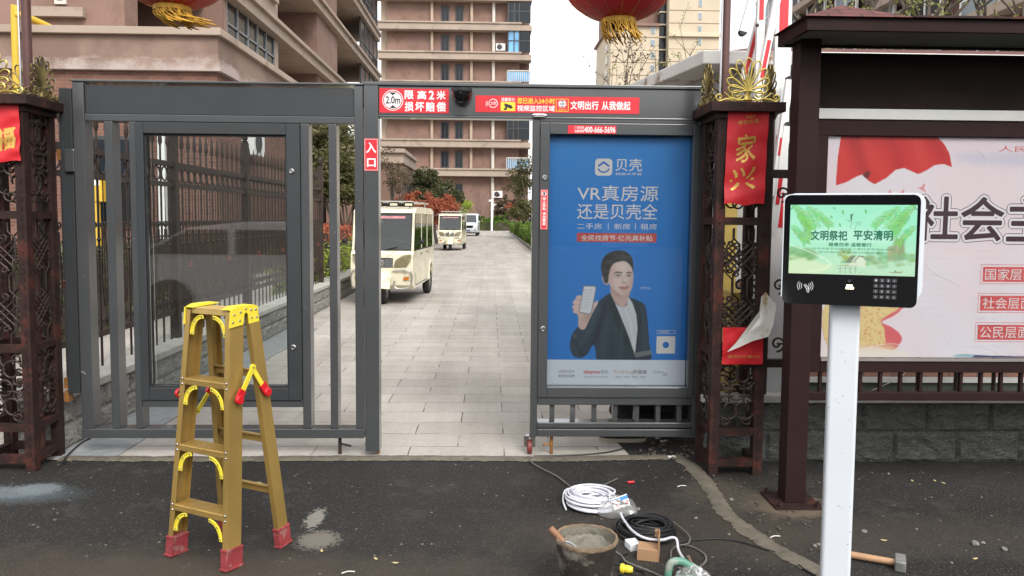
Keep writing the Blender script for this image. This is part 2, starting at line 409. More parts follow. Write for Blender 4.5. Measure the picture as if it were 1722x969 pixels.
# ================================================================== GROUND
def ground_mat():
    m, nt, b = newmat('asphalt')
    w = coords(nt, kind='World')
    n1 = noise(nt, w, 1.1, 6, .6); n2 = noise(nt, w, 90, 4, .7)
    base = mixc(nt, ramp(nt, n1, .35, .68), (.0115, .0113, .0115), (.023, .021, .019))
    base = mixc(nt, ramp(nt, n2, .42, .72), base, (.036, .034, .031))
    vo = nd(nt, 'TexVoronoi', feature='F1'); vo.inputs['Scale'].default_value = 85; nt.links.new(w, vo.inputs['Vector'])
    sep = nd(nt, 'SeparateColor'); nt.links.new(vo.outputs['Color'], sep.inputs[0])
    chip = nd(nt, 'Math', operation='LESS_THAN'); nt.links.new(vo.outputs['Distance'], chip.inputs[0]); chip.inputs[1].default_value = .30
    sel = nd(nt, 'Math', operation='GREATER_THAN'); nt.links.new(sep.outputs[0], sel.inputs[0]); sel.inputs[1].default_value = .70
    k = nd(nt, 'Math', operation='MULTIPLY'); nt.links.new(chip.outputs[0], k.inputs[0]); nt.links.new(sel.outputs[0], k.inputs[1])
    base = mixc(nt, k.outputs[0], base, (.085, .081, .076))
    v2 = nd(nt, 'TexVoronoi', feature='F1'); v2.inputs['Scale'].default_value = 34; nt.links.new(w, v2.inputs['Vector']); s2 = nd(nt, 'SeparateColor'); nt.links.new(v2.outputs['Color'], s2.inputs[0])
    c2 = nd(nt, 'Math', operation='LESS_THAN'); nt.links.new(v2.outputs['Distance'], c2.inputs[0]); c2.inputs[1].default_value = .22; e2 = nd(nt, 'Math', operation='GREATER_THAN'); nt.links.new(s2.outputs[1], e2.inputs[0]); e2.inputs[1].default_value = .95
    k2 = nd(nt, 'Math', operation='MULTIPLY'); nt.links.new(c2.outputs[0], k2.inputs[0]); nt.links.new(e2.outputs[0], k2.inputs[1]); base = mixc(nt, k2.outputs[0], base, (.21, .195, .17))
    n6 = noise(nt, w, 3.2, 7, .72); base = mixc(nt, ramp(nt, n6, .55, .72), base, (.050, .045, .038)); n7 = noise(nt, w, 260, 2, .6); base = mixc(nt, ramp(nt, n7, .6, .75), base, (.075, .072, .068))
    # dried mud and spilled cement, each with a place and an outline of its own
    def blob(c, rx, ry, col, strength, base, ns=14, edge=.5):
        mp = nd(nt, 'Mapping'); mp.vector_type = 'TEXTURE'
        mp.inputs['Location'].default_value = c; mp.inputs['Scale'].default_value = (rx, ry, 1)
        nt.links.new(w, mp.inputs[0]); ln = nd(nt, 'VectorMath', operation='LENGTH'); nt.links.new(mp.outputs[0], ln.inputs[0])
        nz = noise(nt, w, ns, 6, .7)
        a = nd(nt, 'Math', operation='MULTIPLY_ADD'); nt.links.new(nz, a.inputs[0]); a.inputs[1].default_value = 2.2; nt.links.new(ln.outputs['Value'], a.inputs[2])
        mr = nd(nt, 'MapRange'); nt.links.new(a.outputs[0], mr.inputs[0])
        mr.inputs[1].default_value = 1.75 + edge; mr.inputs[2].default_value = 1.75; mr.inputs[3].default_value = 0; mr.inputs[4].default_value = strength
        return mixc(nt, mr.outputs[0], base, col)
    g = lambda x, y: tuple(G(x, y))
    base = blob(g(90, 960), .9, .20, (.062, .048, .036), .5, base, 6, .9)
    base = blob(g(480, 965), .9, .16, (.066, .052, .04), .5, base, 6, .9)
    base = blob(g(530, 872), .055, .16, (.22, .205, .18), .9, base, 40, .22)
    base = blob(g(535, 908), .11, .12, (.17, .155, .13), .85, base, 46, .35)
    base = blob(g(20, 828), .22, .10, (.20, .23, .25), .6, base, 30, .45); base = blob(g(66, 822), .13, .09, (.20, .23, .25), .65, base, 42, .5); base = blob(g(20, 832), .3, .12, (.11, .13, .145), .5, base, 60, .8)
    base = blob(g(1150, 900), .75, .28, (.060, .048, .037), .5, base, 8, .9)
    base = blob(g(1330, 850), .22, .2, (.16, .12, .085), .7, base, 14)
    base = blob(g(1230, 830), .25, .25, (.075, .062, .046), .6, base, 14, .8)
    base = blob(g(1560, 900), .7, .22, (.056, .047, .038), .5, base, 7, .9)
    nt.links.new(base, b.inputs['Base Color'])
    mr = nd(nt, 'MapRange'); nt.links.new(n1, mr.inputs[0]); mr.inputs[3].default_value = .55; mr.inputs[4].default_value = .95
    nt.links.new(mr.outputs[0], b.inputs['Roughness']); b.inputs['Specular IOR Level'].default_value = .22
    ad = nd(nt, 'Math', operation='ADD'); nt.links.new(n2, ad.inputs[0]); nt.links.new(vo.outputs['Distance'], ad.inputs[1])
    bumpn(nt, b, ad.outputs[0], .55, .006)
    return m
def paving_mat():
    m, nt, b = newmat('pale stone paving')
    w = coords(nt, kind='World')
    dist = nd(nt, 'TexNoise'); dist.inputs['Scale'].default_value = 2.0; nt.links.new(w, dist.inputs['Vector'])
    sc = nd(nt, 'VectorMath', operation='SCALE'); sc.inputs['Scale'].default_value = .012; nt.links.new(dist.outputs['Color'], sc.inputs[0])
    wsh = nd(nt, 'VectorMath', operation='SUBTRACT'); nt.links.new(w, wsh.inputs[0]); wsh.inputs[1].default_value = (.101, .185, 0)
    vadd = nd(nt, 'VectorMath', operation='ADD'); nt.links.new(wsh.outputs[0], vadd.inputs[0]); nt.links.new(sc.outputs[0], vadd.inputs[1])
    br = nd(nt, 'TexBrick'); nt.links.new(vadd.outputs[0], br.inputs['Vector']); br.offset = .5
    for k, v in (('Scale', 1), ('Mortar Size', .0045), ('Mortar Smooth', .3), ('Bias', 0), ('Brick Width', .608), ('Row Height', .3)): br.inputs[k].default_value = v
    br.inputs['Color1'].default_value = (.43, .408, .38, 1); br.inputs['Color2'].default_value = (.51, .485, .455, 1); br.inputs['Mortar'].default_value = (.09, .075, .06, 1)
    n1 = noise(nt, w, .8, 6, .65); n2 = noise(nt, w, 22, 5, .7)
    o = mixc(nt, 1.0, br.outputs[0], mixc(nt, ramp(nt, n1, .25, .75), (.78, .75, .70), (1.06, 1.05, 1.04)), 'MULTIPLY')
    o = mixc(nt, 1.0, o, mixc(nt, ramp(nt, n2, .3, .7), (.86, .85, .84), (1.04, 1.04, 1.04)), 'MULTIPLY')
    # joints are filled with pale dust for much of their length
    n4 = noise(nt, w, 3.1, 3, .6)
    fl = nd(nt, 'Math', operation='MULTIPLY'); nt.links.new(ramp(nt, n4, .46, .6), fl.inputs[0]); nt.links.new(br.outputs['Fac'], fl.inputs[1])
    o = mixc(nt, fl.outputs[0], o, (.36, .33, .29))
    n3 = noise(nt, w, 1.7, 7, .7)
    o = mixc(nt, ramp(nt, n3, .63, .80), o, (.28, .245, .20))
    ns = noise(nt, coords(nt, (1.6, .12, 1), 'World'), 1.5, 5, .6)          # faint wheel tracks worn along the drive
    o = mixc(nt, 1.0, o, mixc(nt, ramp(nt, ns, .35, .65), (.78, .77, .76), (1.0, 1.0, 1.0)), 'MULTIPLY')
    n5 = noise(nt, coords(nt, (.8, 5, 1), 'World'), .7, 4, .6); o = mixc(nt, ramp(nt, n5, .70, .76), o, (.17, .15, .125))
    nt.links.new(o, b.inputs['Base Color']); b.inputs['Roughness'].default_value = .75
    h = nd(nt, 'Math', operation='MULTIPLY'); h.inputs[1].default_value = -1; nt.links.new(br.outputs['Fac'], h.inputs[0])
    a = nd(nt, 'Math', operation='ADD'); nt.links.new(h.outputs[0], a.inputs[0]); k = nd(nt, 'Math', operation='MULTIPLY'); k.inputs[1].default_value = .25
    nt.links.new(n2, k.inputs[0]); nt.links.new(k.outputs[0], a.inputs[1]); bumpn(nt, b, a.outputs[0], .35, .005)
    return m
def sheet(name, x0, x1, y0, y1, z, m):
    o = MB().poly([(x0, y0, z), (x1, y0, z), (x1, y1, z), (x0, y1, z)]).build(name, m, keep=True)
    return tag(o, kind='structure')
M_asph, M_pave = ground_mat(), paving_mat()
YEDGE = 4.70
sheet('ground', -900, 900, -600, 1400, -.03, mk('bare ground', (.20, .18, .15), .9, 0, .3, .5))
sheet('road', -40, 40, -25, 5.24, 0, M_asph)
pv = MB().poly([(-40, YEDGE, .004), (.90, YEDGE, .004), (.84, 5.2, .004), (40, 5.2, .004), (40, 90, .004), (-40, 90, .004)]).build('paving', M_pave, keep=True); tag(pv, kind='structure')
cement = mk('wet cement mortar', (.118, .103, .077), .8, 0, .18, 8, .5, 55, dirt=(.085, .072, .054), dirt_amt=.35, ds=14)
def strip(name, pts, hw, z, step=.012):
    """a ragged ribbon of mortar along ground points"""
    mb = MB(); pts = [Vector(p) for p in pts]; path = []
    for a, b_ in zip(pts, pts[1:]):
        k = max(1, int((b_ - a).length / step)); path += [a.lerp(b_, i / k) for i in range(k)]
    path.append(pts[-1]); v = []
    for i, p in enumerate(path):
        d = (path[min(i + 1, len(path) - 1)] - path[max(i - 1, 0)]).normalized(); n = Vector((-d.y, d.x, 0))
        e = [hw * (1 + .25 * mnoise.noise((p.x * 7, p.y * 7, k * 7)) + .30 * mnoise.noise((p.x * 33, p.y * 33, k * 9)) + .22 * mnoise.noise((p.x * 80, p.y * 80, k * 5))) for k in (1, 2)]
        h = .004 * mnoise.noise((p.x * 15, p.y * 15, 3))
        for t, zz in ((-1, 0), (-.75, .008), (0, .012 + h), (.75, .008), (1, 0)):
            q = p + n * (t * (e[0] if t < 0 else e[1])); v.append((q.x, q.y, z + zz))
    f = [(i * 5 + j, (i + 1) * 5 + j, (i + 1) * 5 + j + 1, i * 5 + j + 1) for i in range(len(path) - 1) for j in range(4)]
    f = [x[::-1] for x in f]
    return tag(mb.add(v, f, 0, True).build(name, cement, keep=True), kind='structure')
strip('mortar_strip', [(-2.62, YEDGE + .02, 0), (-1.6, YEDGE + .01, 0), (-.6, YEDGE + .03, 0), (.4, YEDGE + .01, 0), (1.12, YEDGE + .05, 0)], .045, .004)
strip('mortar_trench', [tuple(G(x, y)) for x, y in ((1135, 768), (1160, 782), (1180, 803), (1196, 825), (1218, 860), (1255, 893), (1300, 922), (1345, 945), (1420, 985))], .046, .003)
grey_slab = mk('blue grey granite slab', (.24, .25, .255), .75, 0, .15, 12, .15, 60)
mb = MB()
for k in range(9):
    mb.box(-2.74, -2.30 - .02 * (k % 2), 4.72 + k * .62, 4.72 + k * .62 + .612, -.01, .012)
tag(mb.build('drain_slabs', grey_slab, keep=True), kind='structure')

# ================================================================== STONE WALLS
def rockmat(name, col, dark, light):
    m, nt, b = newmat(name); w = coords(nt, kind='World')
    n1 = noise(nt, w, 5, 6, .7); n2 = noise(nt, w, 70, 4, .7)
    o = mixc(nt, ramp(nt, n1, .3, .72), dark, col); o = mixc(nt, ramp(nt, n2, .35, .75), o, [x * 1.35 for x in col])
    mp = coords(nt, (7, 7, 16), 'World'); mu = nd(nt, 'TexNoise'); mu.inputs['Scale'].default_value = 1.3; mu.inputs['Detail'].default_value = 6; mu.inputs['Distortion'].default_value = 1.4; nt.links.new(mp, mu.inputs['Vector'])
    a = nd(nt, 'Math', operation='SUBTRACT'); nt.links.new(mu.outputs[0], a.inputs[0]); a.inputs[1].default_value = .5; ab = nd(nt, 'Math', operation='ABSOLUTE'); nt.links.new(a.outputs[0], ab.inputs[0])
    rd = nd(nt, 'MapRange'); nt.links.new(ab.outputs[0], rd.inputs[0]); rd.inputs[1].default_value = .0; rd.inputs[2].default_value = .045; rd.inputs[3].default_value = .7; rd.inputs[4].default_value = 0
    o = mixc(nt, rd.outputs[0], o, light); nt.links.new(o, b.inputs['Base Color']); b.inputs['Roughness'].default_value = .9
    ad = nd(nt, 'Math', operation='MULTIPLY_ADD'); nt.links.new(rd.outputs[0], ad.inputs[0]); ad.inputs[1].default_value = 1.2; nt.links.new(n2, ad.inputs[2]); bumpn(nt, b, ad.outputs[0], .8, .02); return m
M_rock_r = rockmat('rock faced dark granite', (.085, .088, .08), (.032, .034, .031), (.22, .22, .20))
M_rock_l = rockmat('rock faced light granite', (.30, .295, .27), (.17, .165, .145), (.40, .39, .36))
M_cope = mk('concrete coping', (.40, .385, .35), .85, 0, .15, 8, .3, 60)
def rock_wall(u0, u1, h, bw, bh, at, n=12, amp=1.0):
    """split-face blocks; at(u, z, d) maps along-wall, up and outward to the place"""
    mb = MB(); rows = int(round(h / bh))
    for r in range(rows):
        u = u0 - (bw * .5 if r % 2 else 0); k = 0
        while u < u1 - .01:
            a, b_ = max(u, u0) + .004, min(u + bw, u1) - .004; u += bw; k += 1
            if b_ - a < .03: continue
            z0, z1 = r * bh + .004, (r + 1) * bh - .004; sd = r * 37 + k * 11.3 + u0
            def fn(s, t):
                uu = a + (b_ - a) * s; zz = z0 + (z1 - z0) * t
                e = min(s, 1 - s) * (b_ - a); e2 = min(t, 1 - t) * (z1 - z0)
                fall = min(1, e / .018) * min(1, e2 / .018)
                nz = .5 + .5 * mnoise.noise((uu * 6, zz * 8, sd)) + .35 * mnoise.noise((uu * 19, zz * 25, sd)) + .35 * abs(mnoise.noise((uu * 11 + zz * 9, zz * 14, sd + 5)))
                return at(uu, zz, .002 + fall * amp * (.004 + .042 * nz + .03 * max(0, mnoise.noise((uu * 14 + zz * 20, zz * 12 - uu * 5, sd + 9)))))
            mb.grid(fn, n, max(4, int(n * .5)), 0, False)
    return mb
WLX = -2.70
wl = thing('stone_wall', (WLX - .15, 12, 0), 'pale rock faced stone wall running back along the left side of the drive', 'wall')
rw = rock_wall(-22, -4.86, .33, .40, .165, lambda u, z, d: (WLX + d, -u, z), 14, .45)
rw.box(WLX - .3, WLX, 4.86, 22, 0, .33, 0)
rw.build('block_face', M_rock_l, wl)
MB().box(WLX - .34, WLX + .035, 4.84, 22, .33, .385).build('coping', M_cope, wl, .006)
WRY = 4.68
wr = thing('stone_wall', (3.3, WRY + .15, 0), 'dark weathered rock faced stone wall beneath the notice board', 'wall')
rw = rock_wall(1.32, 5.2, .38, .40, .19, lambda u, z, d: (u, WRY - d, z), 22, .6)
rw.box(1.32, 5.2, WRY, WRY + .04, 0, .38, 0)
rw.build('block_face', M_rock_r, wr)
MB().box(1.3, 5.2, WRY - .05, WRY + .05, .38, .425).build('coping', M_cope, wr, .006)

# ================================================================== WROUGHT IRON
def spiral(c, r0, r1, a0, turns, ax, ay, n=22):
    c, ax, ay = Vector(c), Vector(ax), Vector(ay); out = []
    for i in range(n + 1):
        t = i / n; a = a0 + turns * 2 * math.pi * t; r = r0 + (r1 - r0) * t
        out.append(c + (ax * math.cos(a) + ay * math.sin(a)) * r)
    return out
FX = WLX - .16
fl = thing('iron_fence', (FX, 8.6, .385), 'tall dark wrought iron fence with spear tops standing on the pale left wall', 'fence')
for Y in (5.06, 7.08, 9.13, 11.15, 13.1):
    mb = MB(); mb.box(FX - .035, FX + .035, Y - .035, Y + .035, .385, 2.34)
    mb.lathe([(.028, 0), (.042, .015), (.02, .03), (.036, .045), (.036, .09), (.044, .095), (.03, .115), (.012, .15), (.002, .16)], (FX, Y, 2.34), 6)
    mb.build('fence_post', iron_dark, fl)
for z, h in ((1.95, .045), (1.77, .04), (.63, .045)):
    MB().box(FX - .02, FX + .02, 4.90, 13.1, z - h / 2, z + h / 2).build('rail', iron_dark, fl)
mb = MB()
mb.tube([(FX, 0, .385), (FX, 0, 2.12)], .009, 6); mb.lathe([(.009, 0), (.02, .03), (.016, .08), (.002, .2)], (FX, 0, 2.1), 8)
for z in (1.30, 1.22): mb.lathe([(.009, 0), (.018, .015), (.009, .03)], (FX, 0, z), 8)
M_collar = mk('rust red collar', (.20, .045, .03), .55, .2, .2, 20)
bar0 = mb.build('bar', [iron_dark, M_collar], fl)
mb.lathe([(.009, 0), (.024, .008), (.024, .02), (.012, .03), (.022, .045), (.009, .06)], (FX, 0, 1.0), 8, 1)
bar1 = mb.build('bar', [iron_dark, M_collar], fl)
mb = MB(); mb.tube(spiral((FX, 0, 1.86), .06, .06, 0, 1, (0, 1, 0), (0, 0, 1), 14)[:-1], .008, 5, closed=True)
mb.tube(spiral((FX, -.028, 1.42), .03, .008, -1.2, 1.3, (0, 1, 0), (0, 0, 1), 14), .006, 5)
mb.tube(spiral((FX, .028, 1.42), .03, .008, -1.2, 1.3, (0, -1, 0), (0, 0, 1), 14), .006, 5)
mb.tube(spiral((FX, -.027, .71), .03, .008, -1.2, 1.3, (0, 1, 0), (0, 0, 1), 14), .006, 5)
mb.tube(spiral((FX, .027, .71), .03, .008, -1.2, 1.3, (0, -1, 0), (0, 0, 1), 14), .006, 5)
mb.tube([(FX, -.02, 1.38), (FX, -.045, 1.05), (FX, -.02, .82)], .006, 5); mb.tube([(FX, .02, 1.38), (FX, .045, 1.05), (FX, .02, .82)], .006, 5)
mb.tube([(FX, 0, .70), (FX, 0, 1.80)], .004, 5)
orn0 = mb.build('scroll', iron_dark, fl)
def slide(o, Y): o.location.y += Y
Y = 4.95; k = 0
while Y < 13.0:
    b_ = bar0 if k == 0 else bar1 if k == 2 else dup(bar1 if k % 7 == 2 else bar0, fl, (0, 0, 0)); s_ = orn0 if k == 0 else dup(orn0, fl, (0, 0, 0))
    b_.location.y = Y; s_.location.y = Y + .0775
    Y += .155; k += 1
fr = thing('iron_fence', (2.2, WRY, .425), 'black iron railing with scrolls on the wall between the right pillar and the notice board', 'fence')
FY = WRY + .0
for z in (1.78, .62):
    MB().box(1.6, 5.1, FY - .02, FY + .02, z - .025, z + .025).build('rail', iron_dark, fr)
for k, x in enumerate([1.70 + .24 * i for i in range(14)]):
    mb = MB(); mb.tube([(x, FY, .425), (x, FY, 2.1)], .012, 6); mb.lathe([(.012, 0), (.03, .04), (.02, .1), (.002, .2)], (x, FY, 2.1), 8)
    mb.build('bar', iron_dark, fr)
    if k < 3:
        for zz in (1.66, 1.1, .74):
            mb = MB(); mb.tube([(x - .172, FY, zz), (x - .068, FY, zz)], .006, 5)
            for sg in (-1, 1):
                mb.tube(spiral((x - .12 + sg * .05, FY, zz), .05, .012, -1.6, 1.25, (-sg, 0, 0), (0, 0, 1), 18), .007, 5)
            mb.build('scroll', iron_dark, fr)

# ================================================================== PILLARS
def palmette(w, h):
    """anthemion crest in the local x-z plane"""
    mb = MB(); fl_ = (0, 1, 0); r = .0048
    mb.tube([(0, 0, .02), (0, 0, h * .62)], r * 1.3, 6)
    for k, (a, L) in enumerate(((0, 1), (20, .97), (-20, .97), (41, .87), (-41, .87), (63, .74), (-63, .74), (85, .62), (-85, .62))):
        t = R(a); d = Vector((math.sin(t), 0, math.cos(t))); nrm = Vector((math.cos(t), 0, -math.sin(t)))
        base = Vector((0, 0, h * .26)); tip = h * .74 * L; ww = h * .095
        pts = []
        for i in range(17):
            u = i / 16; s = math.sin(u * math.pi); 
            along = tip * (1 - abs(1 - 2 * u) ** 1.6); side = ww * math.sin(2 * math.pi * u) * -1 * (0.35 + .65 * (along / tip)) 
            pts.append(base + d * along + nrm * side * 1.15)
        mb.tube(pts, r, 6)
        if k < 3: mb.tube([base, base + d * tip * .72], r * .7, 5)
    mb.lathe([(.012, 0), (.026, .012), (.014, .04), (.022, .055)], (0, 0, 0), 12, squash=.5)
    for sg in (-1, 1):
        mb.tube(spiral((sg * w * .17, 0, h * .17), h * .13, h * .035, R(200), 1.4, (sg, 0, 0), (0, 0, 1), 24), r * 1.15, 6)
        c = [(sg * w * .05, 0, h * .05), (sg * w * .16, 0, h * .03), (sg * w * .28, 0, h * .10), (sg * w * .36, 0, h * .21)]
        mb.tube(c, r * 1.1, 6)
        mb.tube([(sg * w * .2, 0, h * .08), (sg * w * .34, 0, h * .06)] + spiral((sg * w * .43, 0, h * .10), h * .09, h * .03, R(250), 1.1, (sg, 0, 0), (0, 0, 1), 16), r * 1.1, 6)
        mb.tube([(0, 0, h * .05), (sg * w * .42, 0, h * .045)], r * .8, 5)
    return mb
def lattice(w, h):
    """heart-knot lattice in the x-z plane, centred"""
    mb = MB(); r = .0055; n = 3; s = w * .30
    for i in range(-1, 2):
        o = i * s * .62
        for sg in (-1, 1):
            mb.tube([(-s + o * .5, 0, sg * (-s - o * .5)), (s + o * .5, 0, sg * (s - o * .5))], r, 6)
    for k in range(4):
        t = R(90 * k); ax = Vector((math.cos(t), 0, math.sin(t))); ay = Vector((-math.sin(t), 0, math.cos(t)))
        for sg in (-1, 1):
            mb.tube(spiral(ax * s * 1.22 + ay * sg * s * .30, s * .30, s * .08, R(-60), .95, ay * sg, ax, 14), r, 6)
    for sg in (-1, 1):
        mb.tube([(sg * w * .2, 0, h / 2), (sg * w * .2, 0, s * 1.7), (sg * w * .36, 0, s * 1.2), (sg * w * .36, 0, -s * 1.2), (sg * w * .2, 0, -s * 1.7), (sg * w * .2, 0, -h / 2)], r * 1.05, 6)
    return mb
def cscrolls(w, h):
    mb = MB(); r = .006
    for sx in (-1, 1):
        for sz in (-1, 1):
            mb.tube(spiral((sx * w * .19, 0, sz * h * .24), h * .20, h * .06, R(250), 1.35, (sx, 0, 0), (0, 0, sz), 26), r, 6)
            mb.tube(spiral((sx * w * .33, 0, sz * h * .10), h * .085, h * .02, R(100), 1.2, (sx, 0, 0), (0, 0, sz), 18), r, 6)
            mb.tube(spiral((sx * w * .30, 0, sz * h * .40), h * .075, h * .02, R(-60), 1.2, (-sx, 0, 0), (0, 0, sz), 18), r, 6)
    mb.tube(spiral((0, 0, 0), h * .11, h * .11, 0, 1, (1, 0, 0), (0, 0, 1), 20), r, 6)
    return mb
def pillar(x0, x1, y0, y1, label):
    cx, cy = (x0 + x1) / 2, (y0 + y1) / 2
    t = thing('iron_pillar', (cx, cy, 0), label, 'gate pillar', 'rusty wrought iron gate pillars')
    w = x1 - x0; d = y1 - y0; pw = .055
    for x in (x0, x1 - pw):
        for y in (y0, y1 - pw):
            mb = MB(); mb.box(x, x + pw, y, y + pw, 0, 2.10)
            for i in range(40):       # stitched weld beads down the outer edge
                mb.ob((x + pw / 2, y - .001, .05 + i * .051), (.004, 0, 0), (0, .0025, 0), (0, 0, .012))
            mb.build('corner_post', rust, t)
    levels = (.05, .235, .70, 1.47)
    for z in levels:
        mb = MB(); e = .004
        for y in (y0 + e, y1 - .04 - e): mb.box(x0 + pw, x1 - pw, y, y + .04, z, z + .045)
        for x in (x0 + e, x1 - .04 - e): mb.box(x, x + .04, y0 + pw, y1 - pw, z + .001, z + .044)
        mb.build('frame_ring', rust, t)
    faces = ((Vector((cx, y0 + .02, 0)), 0, w), (Vector((cx, y1 - .02, 0)), 0, w), (Vector((x0 + .02, cy, 0)), 90, d), (Vector((x1 - .02, cy, 0)), 90, d))
    for c, a, ww in faces:
        for zz, fn, hh in ((.49, cscrolls, .42), (.93, lattice, .38), (1.27, lattice, .36), (1.82, cscrolls, .55)):
            mb = fn(ww - 2 * pw + .02, hh); mb.xf(Matrix.Translation(c + Vector((0, 0, zz))) @ Matrix.Rotation(R(a), 4, 'Z'))
            mb.build('scroll_panel', [iron_dark], t)
    mb = MB(); ov = .055
    mb.box(x0 - .01, x1 + .01, y0 - .01, y1 + .01, 2.075, 2.11)
    mb.box(x0 - ov, x1 + ov, y0 - ov, y1 + ov, 2.11, 2.165)
    mb.build('cap', rust, t, .004)
    for c, a, ww in ((Vector((cx, y0 - ov + .03, 0)), 0, w), (Vector((x0 - ov + .03, cy, 0)), 90, d), (Vector((x1 + ov - .03, cy, 0)), 90, d), (Vector((cx, y1 + ov - .03, 0)), 0, w)):
        mb = palmette(ww + .06, .245); mb.xf(Matrix.Translation(c + Vector((0, 0, 2.166))) @ Matrix.Rotation(R(a), 4, 'Z'))
        mb.build('crest', [gold] if a == 0 and c.y < cy else [M_olive], t)  # front crest bright gold, side and back crests a darker gold
    return t
M_olive = mk('dark gold paint', (.17, .13, .045), .45, .6, .3, 18)
RPX0, RPX1, RPY0, RPY1 = PX(1197, 4.42, 600), PX(1287, 4.42, 600), 4.42, 4.73
LPX1 = PX(56, 4.50, 600)
pillar(RPX0, RPX1, RPY0, RPY1, 'rusty wrought iron pillar right of the blue poster with a gold crest')
pillar(LPX1 - .34, LPX1, 4.48, 4.80, 'rusty wrought iron pillar at the far left edge beside the open gate leaf')

# poles that carry the lanterns
def pole(x, y, lx, label):
    t = thing('lantern_pole', (x, y, 0), label, 'pole')
    mb = MB(); mb.tube([(x, y, 0), (x, y, 3.7)], .027, 14); mb.build('shaft', M_brownpole, t)
    MB().tube([(x - .03, y - .022, 2.0), (x - .03, y - .022, 3.7)], .006, 8).build('silver_edge_rod', steel, t)  # thin bright rod gives the shaft its silver edge
    MB().tube([(x, y, 3.55), (lx, y, 3.55)], .02, 12).build('arm', M_brownpole, t)
    return t
M_brownpole = mk('brown painted pole', (.10, .045, .038), .4, .2, .15, 6)
LANY = 4.6
pole(PX(1228, LANY, 80), LANY + .1, PX(1045, LANY, 20), 'brown pole rising out of the right iron pillar')
pole(PX(45, LANY + .1, 60), LANY + .1, PX(278, LANY, 20), 'brown pole rising out of the left iron pillar')
lantern_red = mk('red lantern silk', (.50, .012, .016), .55, 0, .12, 8, .2, 40)
tassel = mk('gold tassel thread', (.55, .30, .03), .6, .1, .35, 30)
def lantern(px, bot_py, lean, label, rise=.03):
    x = PX(px, LANY, 20); y = LANY + .1; zb = PZ(bot_py, LANY, px); a = .345; c = .27; zc = zb + c * .97 + rise
    t = thing('lantern', (x, y, zb - .12), label, 'lantern', 'red lanterns hung over the gate')
    mb = MB(); n = 72; prof = []
    for i in range(21):
        u = R(-86 + 172 * i / 20); prof.append((u, a * math.cos(u), c * math.sin(u)))
    v = []
    for u, rr, h in prof:
        for j in range(n):
            k = 1 - .016 * (1 - abs(math.cos(math.pi * j / 6 * 1.0)) ** .3) * 0 - .012 * (abs(math.sin(math.pi * j * 14 / n)) < .12)
            v.append((x + rr * k * math.cos(2 * math.pi * j / n), y + rr * k * math.sin(2 * math.pi * j / n), zc + h))
    f = [(i * n + j, i * n + (j + 1) % n, (i + 1) * n + (j + 1) % n, (i + 1) * n + j) for i in range(20) for j in range(n)]
    mb.add(v, f, 0, True); mb.build('silk_body', lantern_red, t)
    mb = MB()
    for j in range(14):
        th = 2 * math.pi * (j + .37) / 14
        mb.tube([(x + (rr + .001) * math.cos(th), y + (rr + .001) * math.sin(th), zc + h) for u, rr, h in prof], .0016, 5)
    mb.build('rib_wires', gold, t)
    for s, nm in ((-1, 'lower_rim'), (1, 'upper_rim')):
        z0 = zc + s * c * .985
        MB().lathe([(.085, -.02), (.105, -.018), (.105, .018), (.085, .02)], (x, y, z0), 32).build(nm, M_olive if s > 0 else tassel, t)
    mb = MB(); rnd = random.Random(px)
    for j in range(46):
        th = 2 * math.pi * j / 46; x0, y0 = x + .1 * math.cos(th), y + .1 * math.sin(th)
        L = .075 + rnd.random() * .05; sw = lean * (.5 + rnd.random()); pts = []
        for i in range(6):
            u = i / 5; pts.append((x0 + sw * u * u * .1 + rnd.uniform(-.006, .006), y0 + rnd.uniform(-.006, .006), zc - c * .985 - .012 - L * u + abs(lean) * .03 * u * u))
        mb.tube(pts, [.006, .005, .004, .0045, .006, .003], 5)
    mb.build('tassel_fringe', tassel, t)
    MB().tube([(x, y, zc + c), (x, y, 3.53)], .005, 6).build('cord', rubber, t)
lantern(1045, 36, .35, 'red lantern with a gold fringe hanging over the blue poster gate leaf')
lantern(278, 22, 1.0, 'red lantern with a wind blown gold fringe hanging over the left gate leaf', .055)
# ================================================================== THE ADVERTISING GATE
GY = 4.77
def gx(px): return PX(px, GY, 450)
def gz(py, px=640): return PZ(py, GY, px)
def gbox(mb, px0, py0, px1, py1, y0, y1, m=0, ref=None):
    r = ref if ref is not None else (px0 + px1) / 2
    return mb.box(gx(px0), gx(px1), y0, y1, gz(py1, r), gz(py0, r), m)
def gf(y, ref=640):
    """maps picture-scaled coordinates on the gate to a flat print lying at depth y"""
    return lambda a, b, d: (gx(a), y - d, gz(b, ref))
def on(y, x0, z0, sx, sz):
    return lambda a, b, d: (x0 + a * sx, y - d, z0 + b * sz)

lg = thing('gate_leaf', (gx(370), GY + .05, 0), 'wide grey metal gate leaf on the left with an empty glazed display case', 'gate')
T, B_, D = 140, 737, .10
def bar_px(name, px0, py0, px1, py1, parent, m=grey_metal, y0=GY, y1=GY + D, ref=370, bev=.004):
    return gbox(MB(), px0, py0, px1, py1, y0, y1, 0, ref).build(name, m, parent, bev)
bar_px('stile', 130, 141, 149, 721, lg); bar_px('stile', 597, 141, 611, 721, lg)
bar_px('bottom_rail', 129, 721.3, 611.5, 737, lg, y0=GY - .004)
bar_px('top_rail', 149.3, 194, 596.7, 206, lg)
bar_px('header_panel', 149.3, 145, 596.7, 193.7, lg, grey_dark, GY + .012, GY + .07)
bar_px('top_trim', 129, 137, 612, 140.7, lg, y0=GY - .006, y1=GY + D + .01)
for a, b_ in ((181, 195), (222, 233.5), (507, 521), (554, 567)): bar_px('bar', a, 206.3, b_, 720.7, lg)
bar_px('cross_rail', 233.8, 673, 506.7, 685, lg)
case = MB()
cy0, cy1 = GY - .012, GY + .085
